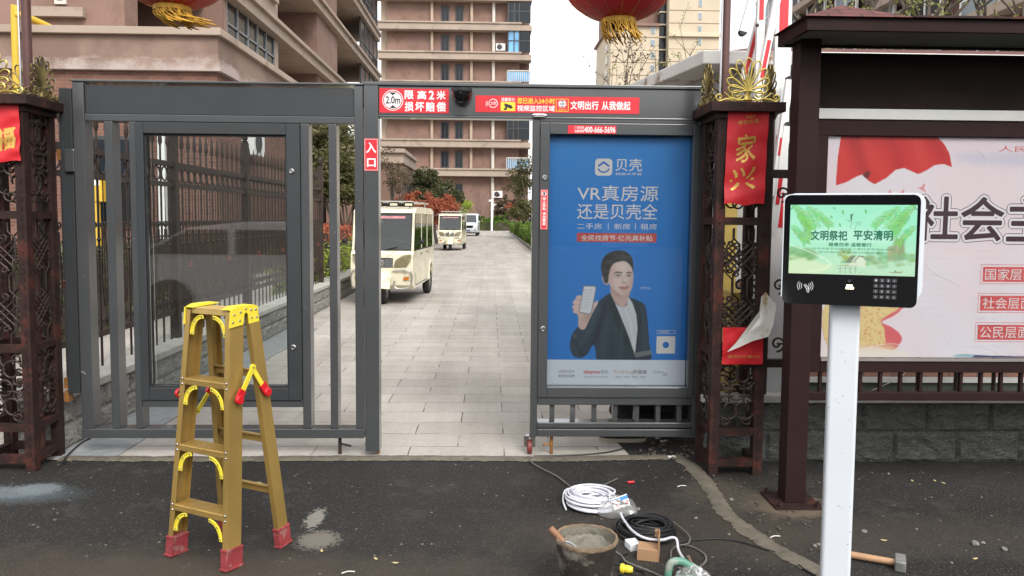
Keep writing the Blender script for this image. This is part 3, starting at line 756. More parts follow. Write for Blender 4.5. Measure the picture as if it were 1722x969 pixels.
for a in ((234, 207, 247, 672.7), (484, 207, 506.7, 672.7)): gbox(case, *a, cy0, cy1, 0, 370)
for a in ((247.2, 207, 483.8, 226), (247.2, 652, 483.8, 672.7)): gbox(case, *a, cy0, cy1, 0, 370)
case.build('case_frame', grey_dark, lg, .003)
seal = MB()
for a in ((247.3, 226.2, 250, 651.8), (481, 226.2, 483.7, 651.8)): gbox(seal, *a, GY + .005, GY + .05, 0, 370)
for a in ((250.2, 226.2, 480.8, 229), (250.2, 649, 480.8, 651.8)): gbox(seal, *a, GY + .005, GY + .05, 0, 370)
seal.build('rubber_seal', rubber, lg)
M_glass = glassmat('display glass', (.965, .98, .975), 1.9, .004)
gbox(MB(), 250.3, 229.2, 480.7, 648.8, GY + .012, GY + .018, 0, 370).build('front_glass', M_glass, lg)
gbox(MB(), 250.3, 229.2, 480.7, 648.8, GY + .07, GY + .076, 0, 370).build('back_glass', M_glass, lg)
for py in (287, 583):
    MB().lathe([(.0165, 0), (.0165, .006), (.012, .010), (.011, .007), (.0005, .007)], (gx(493), cy0, gz(py, 370)), 18, axis=(0, -1, 0)).build('lock', steel, lg)
mb = MB(); mb.tube([(gx(567), GY + .05, gz(737)), (gx(567), GY + .05, .004)], .011, 10); mb.tube([(gx(567), GY + .05, .07), (gx(587), GY + .03, .06)], .007, 8)
mb.build('drop_bolt', iron_dark, lg)
chips = MB(); rc = random.Random(4)
for k in range(8):
    px_, py_ = rc.choice((139, 188, 228, 514, 560, 604, 240, 495)), rc.uniform(300, 715); x_, z_ = gx(px_ + rc.uniform(-4, 4)), gz(py_, 370); yy_ = (GY - .0128 if px_ in (240, 495) and py_ < 670 else GY - .0008); w_, h_ = rc.uniform(.0015, .006), rc.uniform(.001, .004)
    chips.poly([(x_ - w_, yy_, z_), (x_, yy_, z_ - h_), (x_ + w_, yy_, z_ + .3 * h_), (x_ + .2 * w_, yy_, z_ + h_)])
x_, z_ = gx(133), gz(627, 370); chips.poly([(x_ - .012, GY - .0008, z_ + .006), (x_ + .004, GY - .0008, z_ - .002), (x_ + .024, GY - .0008, z_ - .016), (x_ + .020, GY - .0008, z_ - .004), (x_ + .004, GY - .0008, z_ + .008)])
chips.build('paint_chips', mk('chipped primer', (.22, .22, .215), .7, 0, .3, 30), lg)
hp = MB(); gbox(hp, 103, 150, 124, 664, GY + .03, GY + .10, 0, 370); hp.build('hinge_post', grey_dark, lg, .004)
plate = MB(); gbox(plate, 112, 253, 130, 292, GY + .004, GY + .03, 0, 370); plate.build('hinge_cover', grey_metal, lg, .008)
M_orange = mk('rusty orange bracket', (.25, .11, .03), .6, .2, .3, 15)
for py in (262, 648, 670): gbox(MB(), 95, py - 9, 103, py + 9, GY + .04, GY + .09, 0, 370).build('wall_bracket', M_orange, lg)

gp = thing('gate_portal', (gx(900), GY + .05, 0), 'grey metal gate post and overhead beam carrying the red notices', 'gate frame')
bar_px('post', 613, 141, 637, 760, gp, ref=640)
bar_px('beam', 637.3, 146, 1181, 195, gp, ref=800, y0=GY + .008)
bar_px('beam_trim', 612.5, 140, 1181, 145.8, gp, ref=800, y0=GY - .004, y1=GY + D + .008)
bar_px('beam_sill', 637.3, 195.2, 1181, 199, gp, ref=800, y0=GY - .002)
mb = MB(); mb.tube([(gx(633), GY + .06, gz(760)), (gx(633), GY + .06, .004)], .011, 10); mb.build('drop_bolt', M_orange, gp)
gbox(MB(), 611, 141, 612.8, 178, GY + .01, GY + .09, 0, 640).build('rubber_stop', rubber, gp)

rg = thing('gate_leaf', (gx(1030), GY + .05, 0), 'narrow grey metal gate leaf on the right framing the blue poster', 'gate')
RR = 1035
bar_px('stile', 894, 202, 906, 735, rg, ref=RR); bar_px('stile', 1170, 202, 1180, 735, rg, ref=RR)
bar_px('top_rail', 906.3, 199.5, 1169.7, 207, rg, ref=RR)
bar_px('cross_rail', 906.3, 668.5, 1169.7, 681.5, rg, ref=RR)
bar_px('lower_rail', 906.3, 711, 1169.7, 720, rg, ref=RR); bar_px('bottom_rail', 906.3, 722, 1169.7, 734.5, rg, ref=RR, y0=GY - .003)
for x in (932, 967.5, 1004, 1040, 1077, 1113.5, 1150): bar_px('bar', x - 4, 681.7, x + 4, 710.8, rg, ref=RR, y0=GY + .02, y1=GY + .08)
case = MB()
for a in ((906.5, 208, 922, 668), (1160.5, 208, 1169.5, 668)): gbox(case, *a, cy0, cy1, 0, RR)
for a in ((922.2, 208, 1160.3, 227), (922.2, 651, 1160.3, 668)): gbox(case, *a, cy0, cy1, 0, RR)
case.build('case_frame', grey_metal, rg, .003)
gbox(MB(), 922.3, 227.2, 1160.2, 650.8, GY + .02, GY + .025, 0, RR).build('front_glass', glassmat('poster glass', (.97, .98, .98), .8, .004), rg)
gbox(MB(), 906.8, 208.5, 1169.2, 667.5, GY + .087, GY + .098, 0, RR).build('back_panel', grey_dark, rg)
for py in (300, 553):
    MB().lathe([(.0165, 0), (.0165, .006), (.012, .010), (.011, .007), (.0005, .007)], (gx(914.5), cy0, gz(py, RR)), 18, axis=(0, -1, 0)).build('lock', steel, rg)
mb = MB(); gbox(mb, 895, 193, 913, 199, GY - .02, GY + .0, 0, RR); mb.tube([(gx(893), GY - .018, gz(196, RR)), (gx(916), GY - .018, gz(196, RR))], .007, 8)
mb.build('latch', steel, rg)
mb = MB(); mb.tube([(gx(932), GY + .05, gz(722, RR)), (gx(932), GY + .05, .0)], .011, 10); mb.tube([(gx(932), GY + .05, .075), (gx(917), GY + .03, .065)], .007, 8)
mb.build('drop_bolt', M_orange, rg)
x = gx(894.5); cw = MB(); cw.tube([(x, GY + .05, gz(736, RR)), (x, GY + .05, .115)], .013, 10)
for s in (-1, 1): cw.bar((x + s * .022, GY + .05, .12), (x + s * .020, GY + .06, .045), .03, .004, up=(0, 1, 0))
cw.box(x - .024, x + .024, GY + .03, GY + .075, .117, .125)
cwo = cw.build('caster', steel, rg)
M_redwheel = mk('dark red caster wheel', (.16, .03, .025), .5, 0, .2, 20)
MB().lathe([(.006, -.017), (.036, -.016), (.044, -.011), (.045, 0), (.044, .011), (.036, .016), (.006, .017)], (x, GY + .06, .049), 24, axis=(1, 0, 0)).build('caster_wheel', M_redwheel, cwo)

# ------------------------------------------------------------------ notices stuck on the gate
def rrect(x0, x1, y0, y1, r, n=5):
    p = []
    for cx, cy, a in ((x1 - r, y1 - r, 0), (x0 + r, y1 - r, 90), (x0 + r, y0 + r, 180), (x1 - r, y0 + r, 270)):
        for i in range(n + 1):
            t = R(a + 90 * i / n); p.append((cx + r * math.cos(t), cy + r * math.sin(t)))
    return p
def disc(cx, cy, r, n=28): return [(cx + r * math.cos(2 * math.pi * i / n), cy + r * math.sin(2 * math.pi * i / n)) for i in range(n)]
def flat(mb, poly, fn, d, m):
    v = [fn(a, b, d) for a, b in poly]
    nrm = Vector((0, 0, 0))
    for i in range(len(v)): nrm += Vector(v[i]).cross(Vector(v[(i + 1) % len(v)]))
    if nrm.y > 0: v = v[::-1]
    mb.poly(v, m)
def ring(mb, cx, cy, r0, r1, fn, d, m, n=32):
    v = []
    for r in (r0, r1): v += [fn(cx + r * math.cos(2 * math.pi * i / n), cy + r * math.sin(2 * math.pi * i / n), d) for i in range(n)]
    mb.add(v, [(i, (i + 1) % n, n + (i + 1) % n, n + i) for i in range(n)], m)
def rect(x0, x1, y0, y1): return [(x0, y0), (x1, y0), (x1, y1), (x0, y1)]
def frame(mb, x0, x1, y0, y1, w, fn, d, m):
    for p in (rect(x0, x1, y0, y0 + w), rect(x0, x1, y1 - w, y1), rect(x0, x0 + w, y0 + w, y1 - w), rect(x1 - w, x1, y0 + w, y1 - w)): flat(mb, p, fn, d, m)
SM = [sign_red, sign_white, sign_yellow, sign_black]
def sign(name, px0, py0, px1, py1, y, label, cat, ref):
    t = thing(name, (gx((px0 + px1) / 2), y, gz(py1, ref)), label, cat)
    gbox(MB(), px0, py0, px1, py1, y - .0015, y, 0, ref).build('backing', sign_red, t)
    return t, gf(y - .0015, ref)
bY = GY + .007
E1, E2, E3 = .0004, .0008, .0012
t, fn = sign('height_sign', 638.5, 149, 754, 190, bY, 'red height limit notice with a round 2.0m sign on the overhead beam', 'sign', 700)
mb = MB(); flat(mb, disc(661, 169, 17.5), fn, E1, 1); ring(mb, 661, 169, 14.6, 16.2, fn, E2, 0)
flat(mb, [(655, 155.8), (667, 155.8), (661, 161)], fn, E3, 3); flat(mb, [(655, 182.2), (667, 182.2), (661, 177)], fn, E3, 3)
mb.build('height_symbol', SM, t)
mb = MB(); mb.text('2.0m', fn, 649.5, 673, 174.5, 162.5, E3, .02, 3)
for ch, a, b_ in (('限', 681, 695), ('高', 702, 716), ('2', 721, 729), ('米', 734, 748)): mb.text(ch, fn, a, b_, 166.5, 152.5, E1, .03, 1)
for ch, a, b_ in (('损', 681, 695), ('坏', 698.5, 712.5), ('赔', 716, 730), ('偿', 734, 748.5)): mb.text(ch, fn, a, b_, 187, 171.5, E1, .03, 1)
mb.build('lettering', SM, t)
t, fn = sign('camera_notice', 798, 162, 1070, 190, bY, 'long red video surveillance banner stuck along the overhead beam', 'sign', 930)
mb = MB(); ring(mb, 827.5, 175, 6.6, 7.6, fn, E1, 1); mb.text('文明', fn, 823, 832, 178, 172, E1, 0, 1); mb.build('round_symbol', SM, t); mb = MB()
flat(mb, rect(840, 864, 187.5, 172.5), fn, E1, 2)
flat(mb, [(846, 174.5), (858, 178), (860, 182), (857, 184), (846, 179.5)], fn, E2, 3); flat(mb, [(849, 180), (851, 180), (850, 186), (845, 186), (845, 184)], fn, E2, 3); mb.build('camera_symbol', SM, t); mb = MB()
frame(mb, 931.5, 952.5, 166, 187.5, .8, fn, E1, 2); flat(mb, disc(942, 174.5, 7), fn, E1, 1); ring(mb, 942, 174.5, 5.8, 6.5, fn, E2, 0)
flat(mb, [(939, 169), (945, 169), (942, 171.5)], fn, E2, 3); flat(mb, [(939, 180), (945, 180), (942, 177.6)], fn, E2, 3)
mb.build('height_symbol', SM, t)
mb = MB(); mb.text('温馨提示:', fn, 840.5, 864, 171.3, 165.3, E1, .01, 1)
mb.text('您已进入24小时', fn, 867.5, 929.5, 174.8, 165.3, E1, .02, 2); mb.text('视频监控区域', fn, 867.5, 929.5, 187.3, 177.8, E1, .02, 1)
mb.text('2米', fn, 937.8, 946.2, 177, 172, E2, .02, 3); mb.text('限高标志', fn, 936, 949, 186, 183, E1, 0, 2)
mb.text('文明出行', fn, 956, 1002, 183.5, 169.5, E1, .025, 1); mb.text('从我做起', fn, 1008, 1055, 183.5, 169.5, E1, .025, 1); mb.text('道闸', fn, 815, 818.5, 180, 171, E1, 0, 1)
mb.build('lettering', SM, t)
t, fn = sign('entrance_sign', 613.5, 233, 636.5, 287.5, GY - .001, 'upright red entrance plate on the middle gate post', 'sign', 625)
mb = MB(); mb.text('入', fn, 617, 633, 257, 240, E1, .025, 1); mb.text('口', fn, 618.5, 632, 280.5, 267, E1, .03, 1); frame(mb, 614.3, 635.7, 234, 286.5, .6, fn, E1, 1)
mb.build('lettering', SM, t)
t, fn = sign('hotline_sticker', 951.5, 211.5, 1031.5, 225.5, cy0 - .001, 'red telephone hotline sticker above the blue poster', 'sticker', 1000)
mb = MB(); mb.text('400-666-5696', fn, 978.5, 1030, 223.6, 214, E1, .02, 1); mb.text('广告招商', fn, 962.5, 978, 217.8, 213.3, E1, .01, 1); mb.text('设备销售', fn, 962.5, 978, 223.8, 219, E1, .01, 1)
mb.build('lettering', SM, t)
t, fn = sign('warning_sticker', 907.5, 319, 919.5, 386, cy0 - .001, 'narrow upright red sticker with a round symbol left of the blue poster', 'sticker', 914)
mb = MB(); flat(mb, disc(913.5, 326, 4.3), fn, E1, 1); ring(mb, 913.5, 326, 3.3, 4.0, fn, E2, 0); flat(mb, rect(912, 915, 323.5, 328.5), fn, E2, 3)
for i, ch in enumerate('禁止张贴'): mb.text(ch, fn, 911, 916.3, 337 + i * 5.6, 332 + i * 5.6, E1, .02, 1)
for i, ch in enumerate('请勿覆盖'): mb.text(ch, fn, 911, 916.3, 362 + i * 5.6, 357 + i * 5.6, E1, .02, 1)
frame(mb, 908.2, 918.8, 320, 385, .5, fn, E1, 1)
mb.build('lettering', SM, t)
# dome camera hanging under the beam
t = thing('dome_camera', (gx(776), GY - .04, gz(175, 776)), 'black half dome security camera on the overhead beam', 'camera')
x, z = gx(776), gz(152, 776)
MB().tube([(x, GY - .055, z), (x, GY - .055, z - .018)], .062, 24).build('mount_plate', black_plastic, t)
MB().lathe([(.06, 0), (.058, -.02), (.05, -.042), (.036, -.06), (.018, -.07), (.0005, -.073)], (x, GY - .055, z - .018), 24).build('dome', black_gloss, t)
MB().box(x - .055, x + .055, GY - .06, GY + .006, z - .002, z + .006).build('bracket', black_plastic, t)

# ------------------------------------------------------------------ the blue poster in the right leaf
t = thing('poster', (gx(1041), GY + .06, gz(650, RR)), 'blue advertising poster of a man in a dark suit holding up a phone', 'poster')
pY = GY + .055; fn = gf(pY, RR)
pblue = mk('poster blue ink', (.011, .165, .60), .45, 0, .10, 1.5); pdark = mk('poster suit ink', (.020, .052, .072), .5, 0, .12, 6); pdark2 = mk('poster lapel ink', (.012, .028, .042), .5, 0, .1, 6)
pskin = mk('poster skin ink', (.66, .50, .48), .5, 0, .04, 6); pskin2 = mk('poster skin shade ink', (.52, .36, .33), .5, 0, .04, 6)
phair = mk('poster hair ink', (.022, .022, .024), .5, 0, .2, 8); pred = mk('poster red ink', (.60, .085, .075), .5, 0, .05); plight = mk('poster pale ink', (.70, .76, .86), .5, 0, .03, 2); pgrey = mk('poster grey ink', (.20, .21, .24), .5, 0, .05); pgold = mk('poster gold ink', (.55, .36, .14), .5, 0, .05)
PM = [pblue, sign_white, pdark, pskin, phair, pred, plight, pgrey, pgold, pdark2, pskin2]
def pc(pts, ox=860, oy=484, s=4.005): return [(ox + a / s, oy + b / s) for a, b in pts]
H = lambda pts: pc(pts, 860, 242)
flat_ = MB(); flat(flat_, rect(922.5, 1160, 650.5, 608), fn, 0, 6); flat_.build('sheet', PM, t)
cv = Canvas(922.5, 1160, 227.5, 608, 1.1, (.012, .20, .66))
g_ = cv.grain(1, 90); v_ = ((cv.Y - 227) / 381)
cv.lay(np.clip(.55 - v_ * 1.1, 0, .5) + .25 * g_, (.040, .30, .76)); cv.lay(np.clip((v_ - .45) * .5, 0, .3) * g_ * 1.6, (.008, .145, .55))
suit = pc([(668, 40), (590, 105), (540, 210), (500, 282), (460, 270), (418, 330), (408, 415), (432, 470), (480, 484), (530, 455), (565, 392), (585, 440), (603, 500), (770, 500), (958, 500), (950, 380), (938, 240), (925, 150), (905, 105), (800, 58), (735, 30)])
sm_ = cv.poly(suit, (.017, .036, .062)); fold = (.040, .070, .105); deep = (.007, .014, .026)
gs = cv.grain(5, 26, 1, .6); cv.lay(sm_ * np.clip(gs - .45, 0, 1) * 1.3, fold)
for pts, w_, c_, a_ in (([(600, 130), (560, 240), (520, 330), (470, 400)], 7, fold, .8), ([(640, 120), (610, 260), (585, 360)], 5, deep, .8), ([(430, 340), (470, 420), (500, 470)], 6, deep, .7), ([(900, 130), (915, 260), (925, 420)], 6, fold, .7), ([(660, 220), (640, 360), (630, 480)], 6, fold, .6), ([(560, 390), (590, 330), (600, 260)], 5, deep, .9), ([(700, 330), (690, 490)], 6, deep, .6), ([(450, 290), (510, 310), (560, 300)], 4, fold, .7)):
    cv.line(pc(pts), w_, c_, a_, 2.5, sm_)
neck = cv.poly(pc([(690, -40), (680, 30), (700, 80), (740, 122), (775, 126), (806, 62), (800, -20)]), (.60, .42, .37)); cv.poly(pc([(680, -30), (700, 30), (750, 60), (800, 40), (812, -30)]), (.36, .22, .19), .75, 2.5, neck)
sh = cv.poly(pc([(690, 58), (715, 105), (755, 130), (790, 118), (803, 60), (832, 105), (858, 180), (868, 280), (852, 448), (815, 350), (770, 240), (720, 130)]), (.66, .69, .74))
for pts in ([(760, 140), (790, 230), (830, 360)], [(800, 130), (840, 220), (848, 330)], [(735, 110), (770, 130), (800, 105)]): cv.line(pc(pts), 2.5, (.42, .46, .54), .7, 1.6, sh)
for lp_ in ([(664, 38), (690, 60), (735, 160), (790, 290), (852, 455), (835, 475), (745, 310), (690, 190), (655, 90)], [(800, 58), (832, 105), (858, 180), (869, 280), (855, 455), (885, 300), (893, 200), (868, 110)]):
    lm_ = cv.poly(pc(lp_), (.012, .030, .040), sm=False); cv.line(pc(lp_[:5]), .9, (.05, .09, .10), .7, .5)
fm = cv.poly(H([(664, 930), (662, 885), (668, 845), (690, 800), (735, 782), (785, 788), (818, 822), (831, 875), (831, 930), (818, 985), (795, 1018), (765, 1028), (735, 1012), (705, 985), (680, 960)]), (.73, .56, .51))
ear = cv.poly(H([(664, 935), (655, 890), (636, 876), (620, 890), (626, 922), (648, 950)]), (.60, .41, .36)); cv.poly(H([(650, 930), (645, 895), (632, 892), (634, 918)]), (.42, .26, .22), .8, .8, ear)
sk2, skd = (.56, .38, .34), (.34, .20, .17)
cv.poly(H([(664, 940), (660, 860), (690, 800), (700, 850), (690, 930), (720, 1000)]), sk2, .6, 2.2, fm); cv.poly(H([(831, 870), (805, 920), (800, 980), (770, 1040), (840, 1010)]), sk2, .65, 2.2, fm); cv.poly(H([(700, 1000), (760, 1010), (810, 990), (790, 1040), (720, 1040)]), sk2, .7, 2, fm)
cv.poly(H([(715, 800), (765, 795), (790, 830), (760, 850), (715, 840)]), (.84, .69, .64), .7, 3, fm); cv.poly(H([(705, 910), (740, 905), (745, 945), (715, 950)]), (.82, .64, .59), .6, 2, fm); cv.poly(H([(765, 870), (778, 880), (780, 920), (768, 922)]), (.84, .69, .64), .7, 1.2, fm)
for q_ in ([(700, 878), (725, 868), (752, 878), (745, 897), (708, 899)], [(782, 872), (802, 866), (822, 874), (818, 892), (785, 892)]): cv.poly(H(q_), skd, .45, 1.4, fm)
for q_ in ([(695, 874), (715, 857), (755, 861), (754, 869), (718, 867)], [(780, 867), (800, 856), (823, 862), (821, 869), (800, 866)]): cv.poly(H(q_), (.03, .022, .02), .9, .4)
for cx_, w_ in ((727, 18), (801, 16)):
    cv.poly(H([(cx_ - w_, 886), (cx_, 878), (cx_ + w_, 885), (cx_, 893)]), (.62, .58, .57), .9, .3); cv.poly(H([(cx_ - 7, 885), (cx_, 878), (cx_ + 7, 885), (cx_, 892)]), (.02, .015, .015), .95, .3); cv.line(H([(cx_ - w_, 885), (cx_ - 4, 877), (cx_ + w_, 883)]), .7, (.05, .03, .03), .9, .2)
cv.line(H([(772, 885), (768, 912), (758, 930)]), 1.2, skd, .5, .8, fm); cv.poly(H([(755, 934), (768, 940), (786, 936), (784, 926), (770, 932), (758, 926)]), skd, .75, .7, fm)
cv.poly(H([(735, 966), (760, 957), (773, 960), (786, 956), (806, 958), (790, 978), (765, 984), (748, 978)]), (.50, .20, .19), .9, .5, fm); cv.line(H([(735, 966), (770, 968), (806, 958)]), .6, (.20, .07, .07), .9, .2); cv.line(H([(748, 992), (770, 996), (788, 990)]), 1.5, skd, .5, 1)
hm_ = cv.poly(H([(640, 935), (618, 872), (611, 815), (626, 765), (663, 730), (722, 713), (780, 722), (816, 755), (830, 800), (830, 862), (818, 828), (795, 800), (770, 786), (730, 790), (695, 805), (675, 840), (664, 890), (660, 930)]), (.020, .018, .018)); gh_ = cv.grain(9, 8, .5, 1.4)
cv.lay(hm_ * np.clip(gh_ - .42, 0, 1) * 1.6, (.085, .080, .080)); cv.poly(H([(690, 745), (750, 735), (790, 755), (740, 762)]), (.11, .105, .105), .5, 3, hm_)
wm_ = cv.poly(pc([(440, 165), (430, 130), (438, 78), (470, 58), (500, 70), (560, 100), (592, 92), (585, 120), (545, 200), (506, 284), (466, 272), (462, 200)]), (.68, .50, .45)); cv.poly(pc([(460, 200), (500, 190), (545, 190), (506, 284), (466, 272)]), sk2, .5, 3, wm_); cv.poly(pc([(500, 180), (545, 170), (560, 190), (510, 240)]), skd, .4, 2.5, wm_)
for a, b_ in ((455, 58), (432, 92), (428, 124), (434, 152)):
    f_ = cv.poly([(860 + (a + q[0]) / 4.005, 484 + (b_ + q[1]) / 4.005) for q in ((-8, 4), (10, -6), (36, 2), (46, 16), (36, 26), (8, 24), (-8, 16))], (.72, .54, .49)); cv.line([(860 + (a + q[0]) / 4.005, 484 + (b_ + q[1]) / 4.005) for q in ((-6, 20), (12, 27), (40, 27))], .9, skd, .7, .5)
cv.poly([(983.5, 480), (1003, 480.5), (1005.5, 483), (998, 527), (995, 530), (977.5, 527), (975.5, 524)], (.16, .17, .20), sm=False); ph = cv.poly([(984.5, 481.5), (1002.3, 482), (1004, 484), (996.7, 526), (994.5, 528.4), (978.6, 525.8), (977, 523.5)], (.70, .73, .78), sm=False)
for k in range(7):
    for q_ in range(3):
        x_, y_ = 984.5 - k * .95 + q_ * 5.2, 487 + 5.2 * k; cv.poly([(x_, y_), (x_ + 3.4, y_ + .2), (x_ + 3, y_ + 2.4), (x_ - .4, y_ + 2.2)], (.46, .52, .66) if (k + q_) % 3 else (.62, .40, .36), .7, .3, ph, False)
cv.poly(pc([(565, 130), (585, 90), (594, 98), (582, 128)]), (.72, .54, .49)); cv.line(pc([(432, 320), (440, 345)]), 1.3, (.3, .22, .1), .8, .3)
cv.poly([(1070, 596), (1101, 590.5), (1103, 598), (1075, 604)], (.42, .46, .44), .35, .4, None, False)
cv.build('photo_print', fn, E1 * .4, printmat('printed poster picture'), t)
mb = MB()
flat(mb, rrect(1000, 1029, 266, 295, 6), fn, E1, 1)
flat(mb, [(1004, 278), (1014.5, 270), (1025, 278), (1023, 280.3), (1014.5, 274), (1006, 280.3)], fn, E2, 0)
for i in range(12):
    a0, a1 = R(20 + 140 * i / 12), R(20 + 140 * (i + 1) / 12)
    flat(mb, [(1014.5 + r * math.cos(a), 279.5 + r * math.sin(a)) for a, r in ((a0, 8.5), (a1, 8.5), (a1, 11), (a0, 11))], fn, E2, 0)
mb.text('贝壳', fn, 1034.5, 1079, 287, 265.5, E1, .005, 1); mb.text('找房大平台', fn, 1035, 1079, 293.8, 289.6, E1, .01, 1)
mb.text('VR真房源', fn, 971, 1107.5, 338, 311.5, E1, .004, 1); mb.text('还是贝壳全', fn, 971, 1107, 369, 342.5, E1, .004, 1)
mb.text('二手房', fn, 971, 1013, 386, 376, E1, 0, 1); mb.text('新房', fn, 1034, 1061, 386, 376, E1, 0, 1); mb.text('租房', fn, 1078.5, 1106, 386, 376, E1, 0, 1)
for a in (1024, 1070): flat(mb, rect(a - .5, a + .5, 386.5, 375.5), fn, E1, 1)
flat(mb, rrect(971, 1106, 392.5, 408, 2), fn, E1, 5); mb.text('全民找房节·亿元真补贴', fn, 978, 1099.5, 405.5, 396, E2, .01, 1)
mb.text('贝壳代言人', fn, 1080.5, 1099, 487.5, 483.5, E1, 0, 1)
frame(mb, 1110, 1141.5, 557.3, 563.5, .5, fn, E1, 1); mb.text('贝壳找房', fn, 1114, 1131, 562.3, 558.6, E1, 0, 1)
flat(mb, rrect(1110, 1142, 567.5, 597, 1.5), fn, E1, 1); flat(mb, disc(1126, 582.3, 5.5), fn, E2, 0)
mb.text('贝壳平台合作', fn, 943, 970, 630.5, 625.5, E1, .01, 7); mb.text('新经纪品牌', fn, 943, 970, 638, 633, E1, .01, 7)
mb.text('deyou', fn, 986, 1013.5, 633, 625.5, E1, .025, 5); mb.text('德佑', fn, 1015, 1028, 631.5, 625.5, E1, 0, 7); mb.text('高品质经纪服务', fn, 986, 1028, 638.3, 635.8, E1, 0, 7)
mb.text('FmiFeng', fn, 1038.5, 1071, 633, 625.5, E1, .0, 8); mb.text('阿蜜蜂', fn, 1071.5, 1094.5, 632, 625, E1, .01, 7); mb.text('有家有爱', fn, 1040, 1094, 638.3, 635.8, E1, 0, 7)
mb.text('Century', fn, 1105, 1123, 632.5, 625.2, E1, 0, 7); mb.text('21', fn, 1122, 1129, 635, 629.5, E1, .01, 7)
mb.build('lettering', PM, t)

# ------------------------------------------------------------------ red couplets on the pillars
def drape(name, x0, x1, z0, z1, y, m, label, cat, amp=.006, skew=0.0, curl=0.02, n=14):
    t = thing(name, ((x0 + x1) / 2, y, z0), label, cat)
    def fn(s, u):
        zz = z1 + (z0 - z1) * u
        return (x0 + (x1 - x0) * s + skew * u, y - .012 - amp * (math.sin(u * 21 + s * 3) * u + mnoise.noise((s * 3, u * 7, x0)) * 1.2) - curl * u * u * u, zz + .006 * math.sin(s * 9) * u)
    mb = MB(); mb.grid(lambda s, u: fn(s, 1 - u), n, n * 2, 0)
    def fnb(s, u):
        p = fn(1 - s, 1 - u); return (p[0], p[1] + .0015, p[2])
    mb.grid(fnb, n, n * 2, 0)
    mb.build('paper', m, t); return t, fn
def ink(mb, ch, fn, s0, s1, u0, u1, bold=.03, m=0):
    def f(a, b, d):
        p = fn(a + .10 * (.56 - b if b < .6 else .85 - b) + .02 * math.sin(b * 40), b - .06 * (a - .45)); return (p[0], p[1] - .0016, p[2])
    vs, fs = glyphs(ch, bold)
    mb.text(ch, f, s0, s1, u1, u0, 0, bold, m)
cY = RPY0
zz = lambda py, px, Y: PZ(py, Y, px)
t, fn = drape('red_couplet', PX(1222, cY, 260), PX(1290, cY, 260), zz(344, 1255, cY), zz(181, 1255, cY), cY - .003, red_paper, 'red paper couplet with gold characters on the right iron pillar', 'couplet', skew=-.018)
for ch_, *a_ in (('家', .24, .70, .28, .56, .014), ('兴', .14, .72, .62, .85, .014), ('2021', .40, .62, .085, .115, .0), ('恭贺新禧', .22, .72, .13, .17, .0)):
    mb = MB(); ink(mb, ch_, fn, *a_); mb.build('gold_lettering', gold_ink, t)
t, fn = drape('red_couplet', PX(-34, 4.48, 220), PX(35, 4.48, 220), zz(272, 10, 4.48), zz(166, 10, 4.48), 4.475, red_paper, 'red paper couplet with a gold character on the far left iron pillar', 'couplet', skew=.01)
mb = MB(); ink(mb, '福', fn, .42, .86, .48, .82, .035); mb.build('gold_lettering', gold_ink, t)
t = thing('torn_couplet', (PX(1250, cY, 550), cY - .05, zz(612, 1250, cY)), 'torn couplet folded over with its white back showing on the right pillar', 'couplet')
x0, x1 = PX(1213, cY, 590), PX(1281, cY, 590)
mb = MB(); mb.grid(lambda s, u: (x0 + (x1 - x0) * s, cY - .02 - .008 * mnoise.noise((s * 4, u * 4, 2)), zz(612, 1250, cY) + (zz(550, 1250, cY) - zz(612, 1250, cY)) * u), 10, 12, 0); mb.build('red_paper', red_paper, t)
mb = MB(); mb.text('家和万事兴', lambda a, b, d: (x0 + (x1 - x0) * a, cY - .0305, b), .12, .9, zz(601, 1250, cY), zz(596, 1250, cY), 0, 0, 0); mb.build('gold_lettering', gold_ink, t)
pts = [(1219, 590), (1234, 575), (1282, 516), (1279, 499), (1288, 491), (1297, 504), (1306, 512), (1299, 545), (1290, 565), (1262, 573), (1240, 582)]
c = (1275, 545)
mb = MB(); vs = []
ring_n = 6
for k in range(ring_n + 1):
    for a, b_ in pts:
        q = k / ring_n; px, py = c[0] + (a - c[0]) * q, c[1] + (b_ - c[1]) * q
        p = P(px, py, cY - .05); vs.append((p.x, p.y - .018 * mnoise.noise((px * .045, py * .045, 1)) + .0004 * (px - 1219) * 0 - .0006 * max(0, py - 520) , p.z))
n = len(pts); fs = [(k * n + i, k * n + (i + 1) % n, (k + 1) * n + (i + 1) % n, (k + 1) * n + i) for k in range(ring_n) for i in range(n)]
mb.add(vs, fs, 0, True); mb.add([(v[0], v[1] + .002, v[2]) for v in vs], [f[::-1] for f in fs], 0, True)
mb.build('white_back', paper_white, t)

# ================================================================== KIOSK
KY = 2.6
kx = PX(1403, KY, 1050); kz0, kz1 = PZ(513, KY, 1428), PZ(327, KY, 1428)
t = thing('face_kiosk', (kx, KY, 0), 'white entry control kiosk with a green lit screen on a white post', 'kiosk')
kr = Matrix.Translation((kx, KY, 0)) @ Matrix.Rotation(R(-20), 4, 'Z') @ Matrix.Rotation(R(-.1), 4, 'Y')
kw, kh = .425, kz1 - kz0
pm = mk('kiosk white lacquer', (.63, .66, .695), .32, 0, .04, 2, .02, 90, coat=.25)
mb = MB(); mb.prism(rrect(-.048, .048, .01, .095, .012), lambda a, b, d: (a, b, d), 0.006, kz0 + .02)
mb.xf(kr); mb.build('post', pm, t)
scuff = mk('grey scuff', (.34, .34, .33), .7, 0, .3, 40); rs = random.Random(17); mb = MB()
for k in range(16):
    a, b_, w_, h_ = rs.uniform(-.045, .045), rs.uniform(.25, 1.05), rs.uniform(.0015, .005), rs.uniform(.001, .003); mb.poly([tuple(kr @ Vector(q)) for q in ((a - w_, .0096, b_), (a, .0096, b_ - h_), (a + w_, .0096, b_ + h_ * .4), (a + w_ * .3, .0096, b_ + h_))])
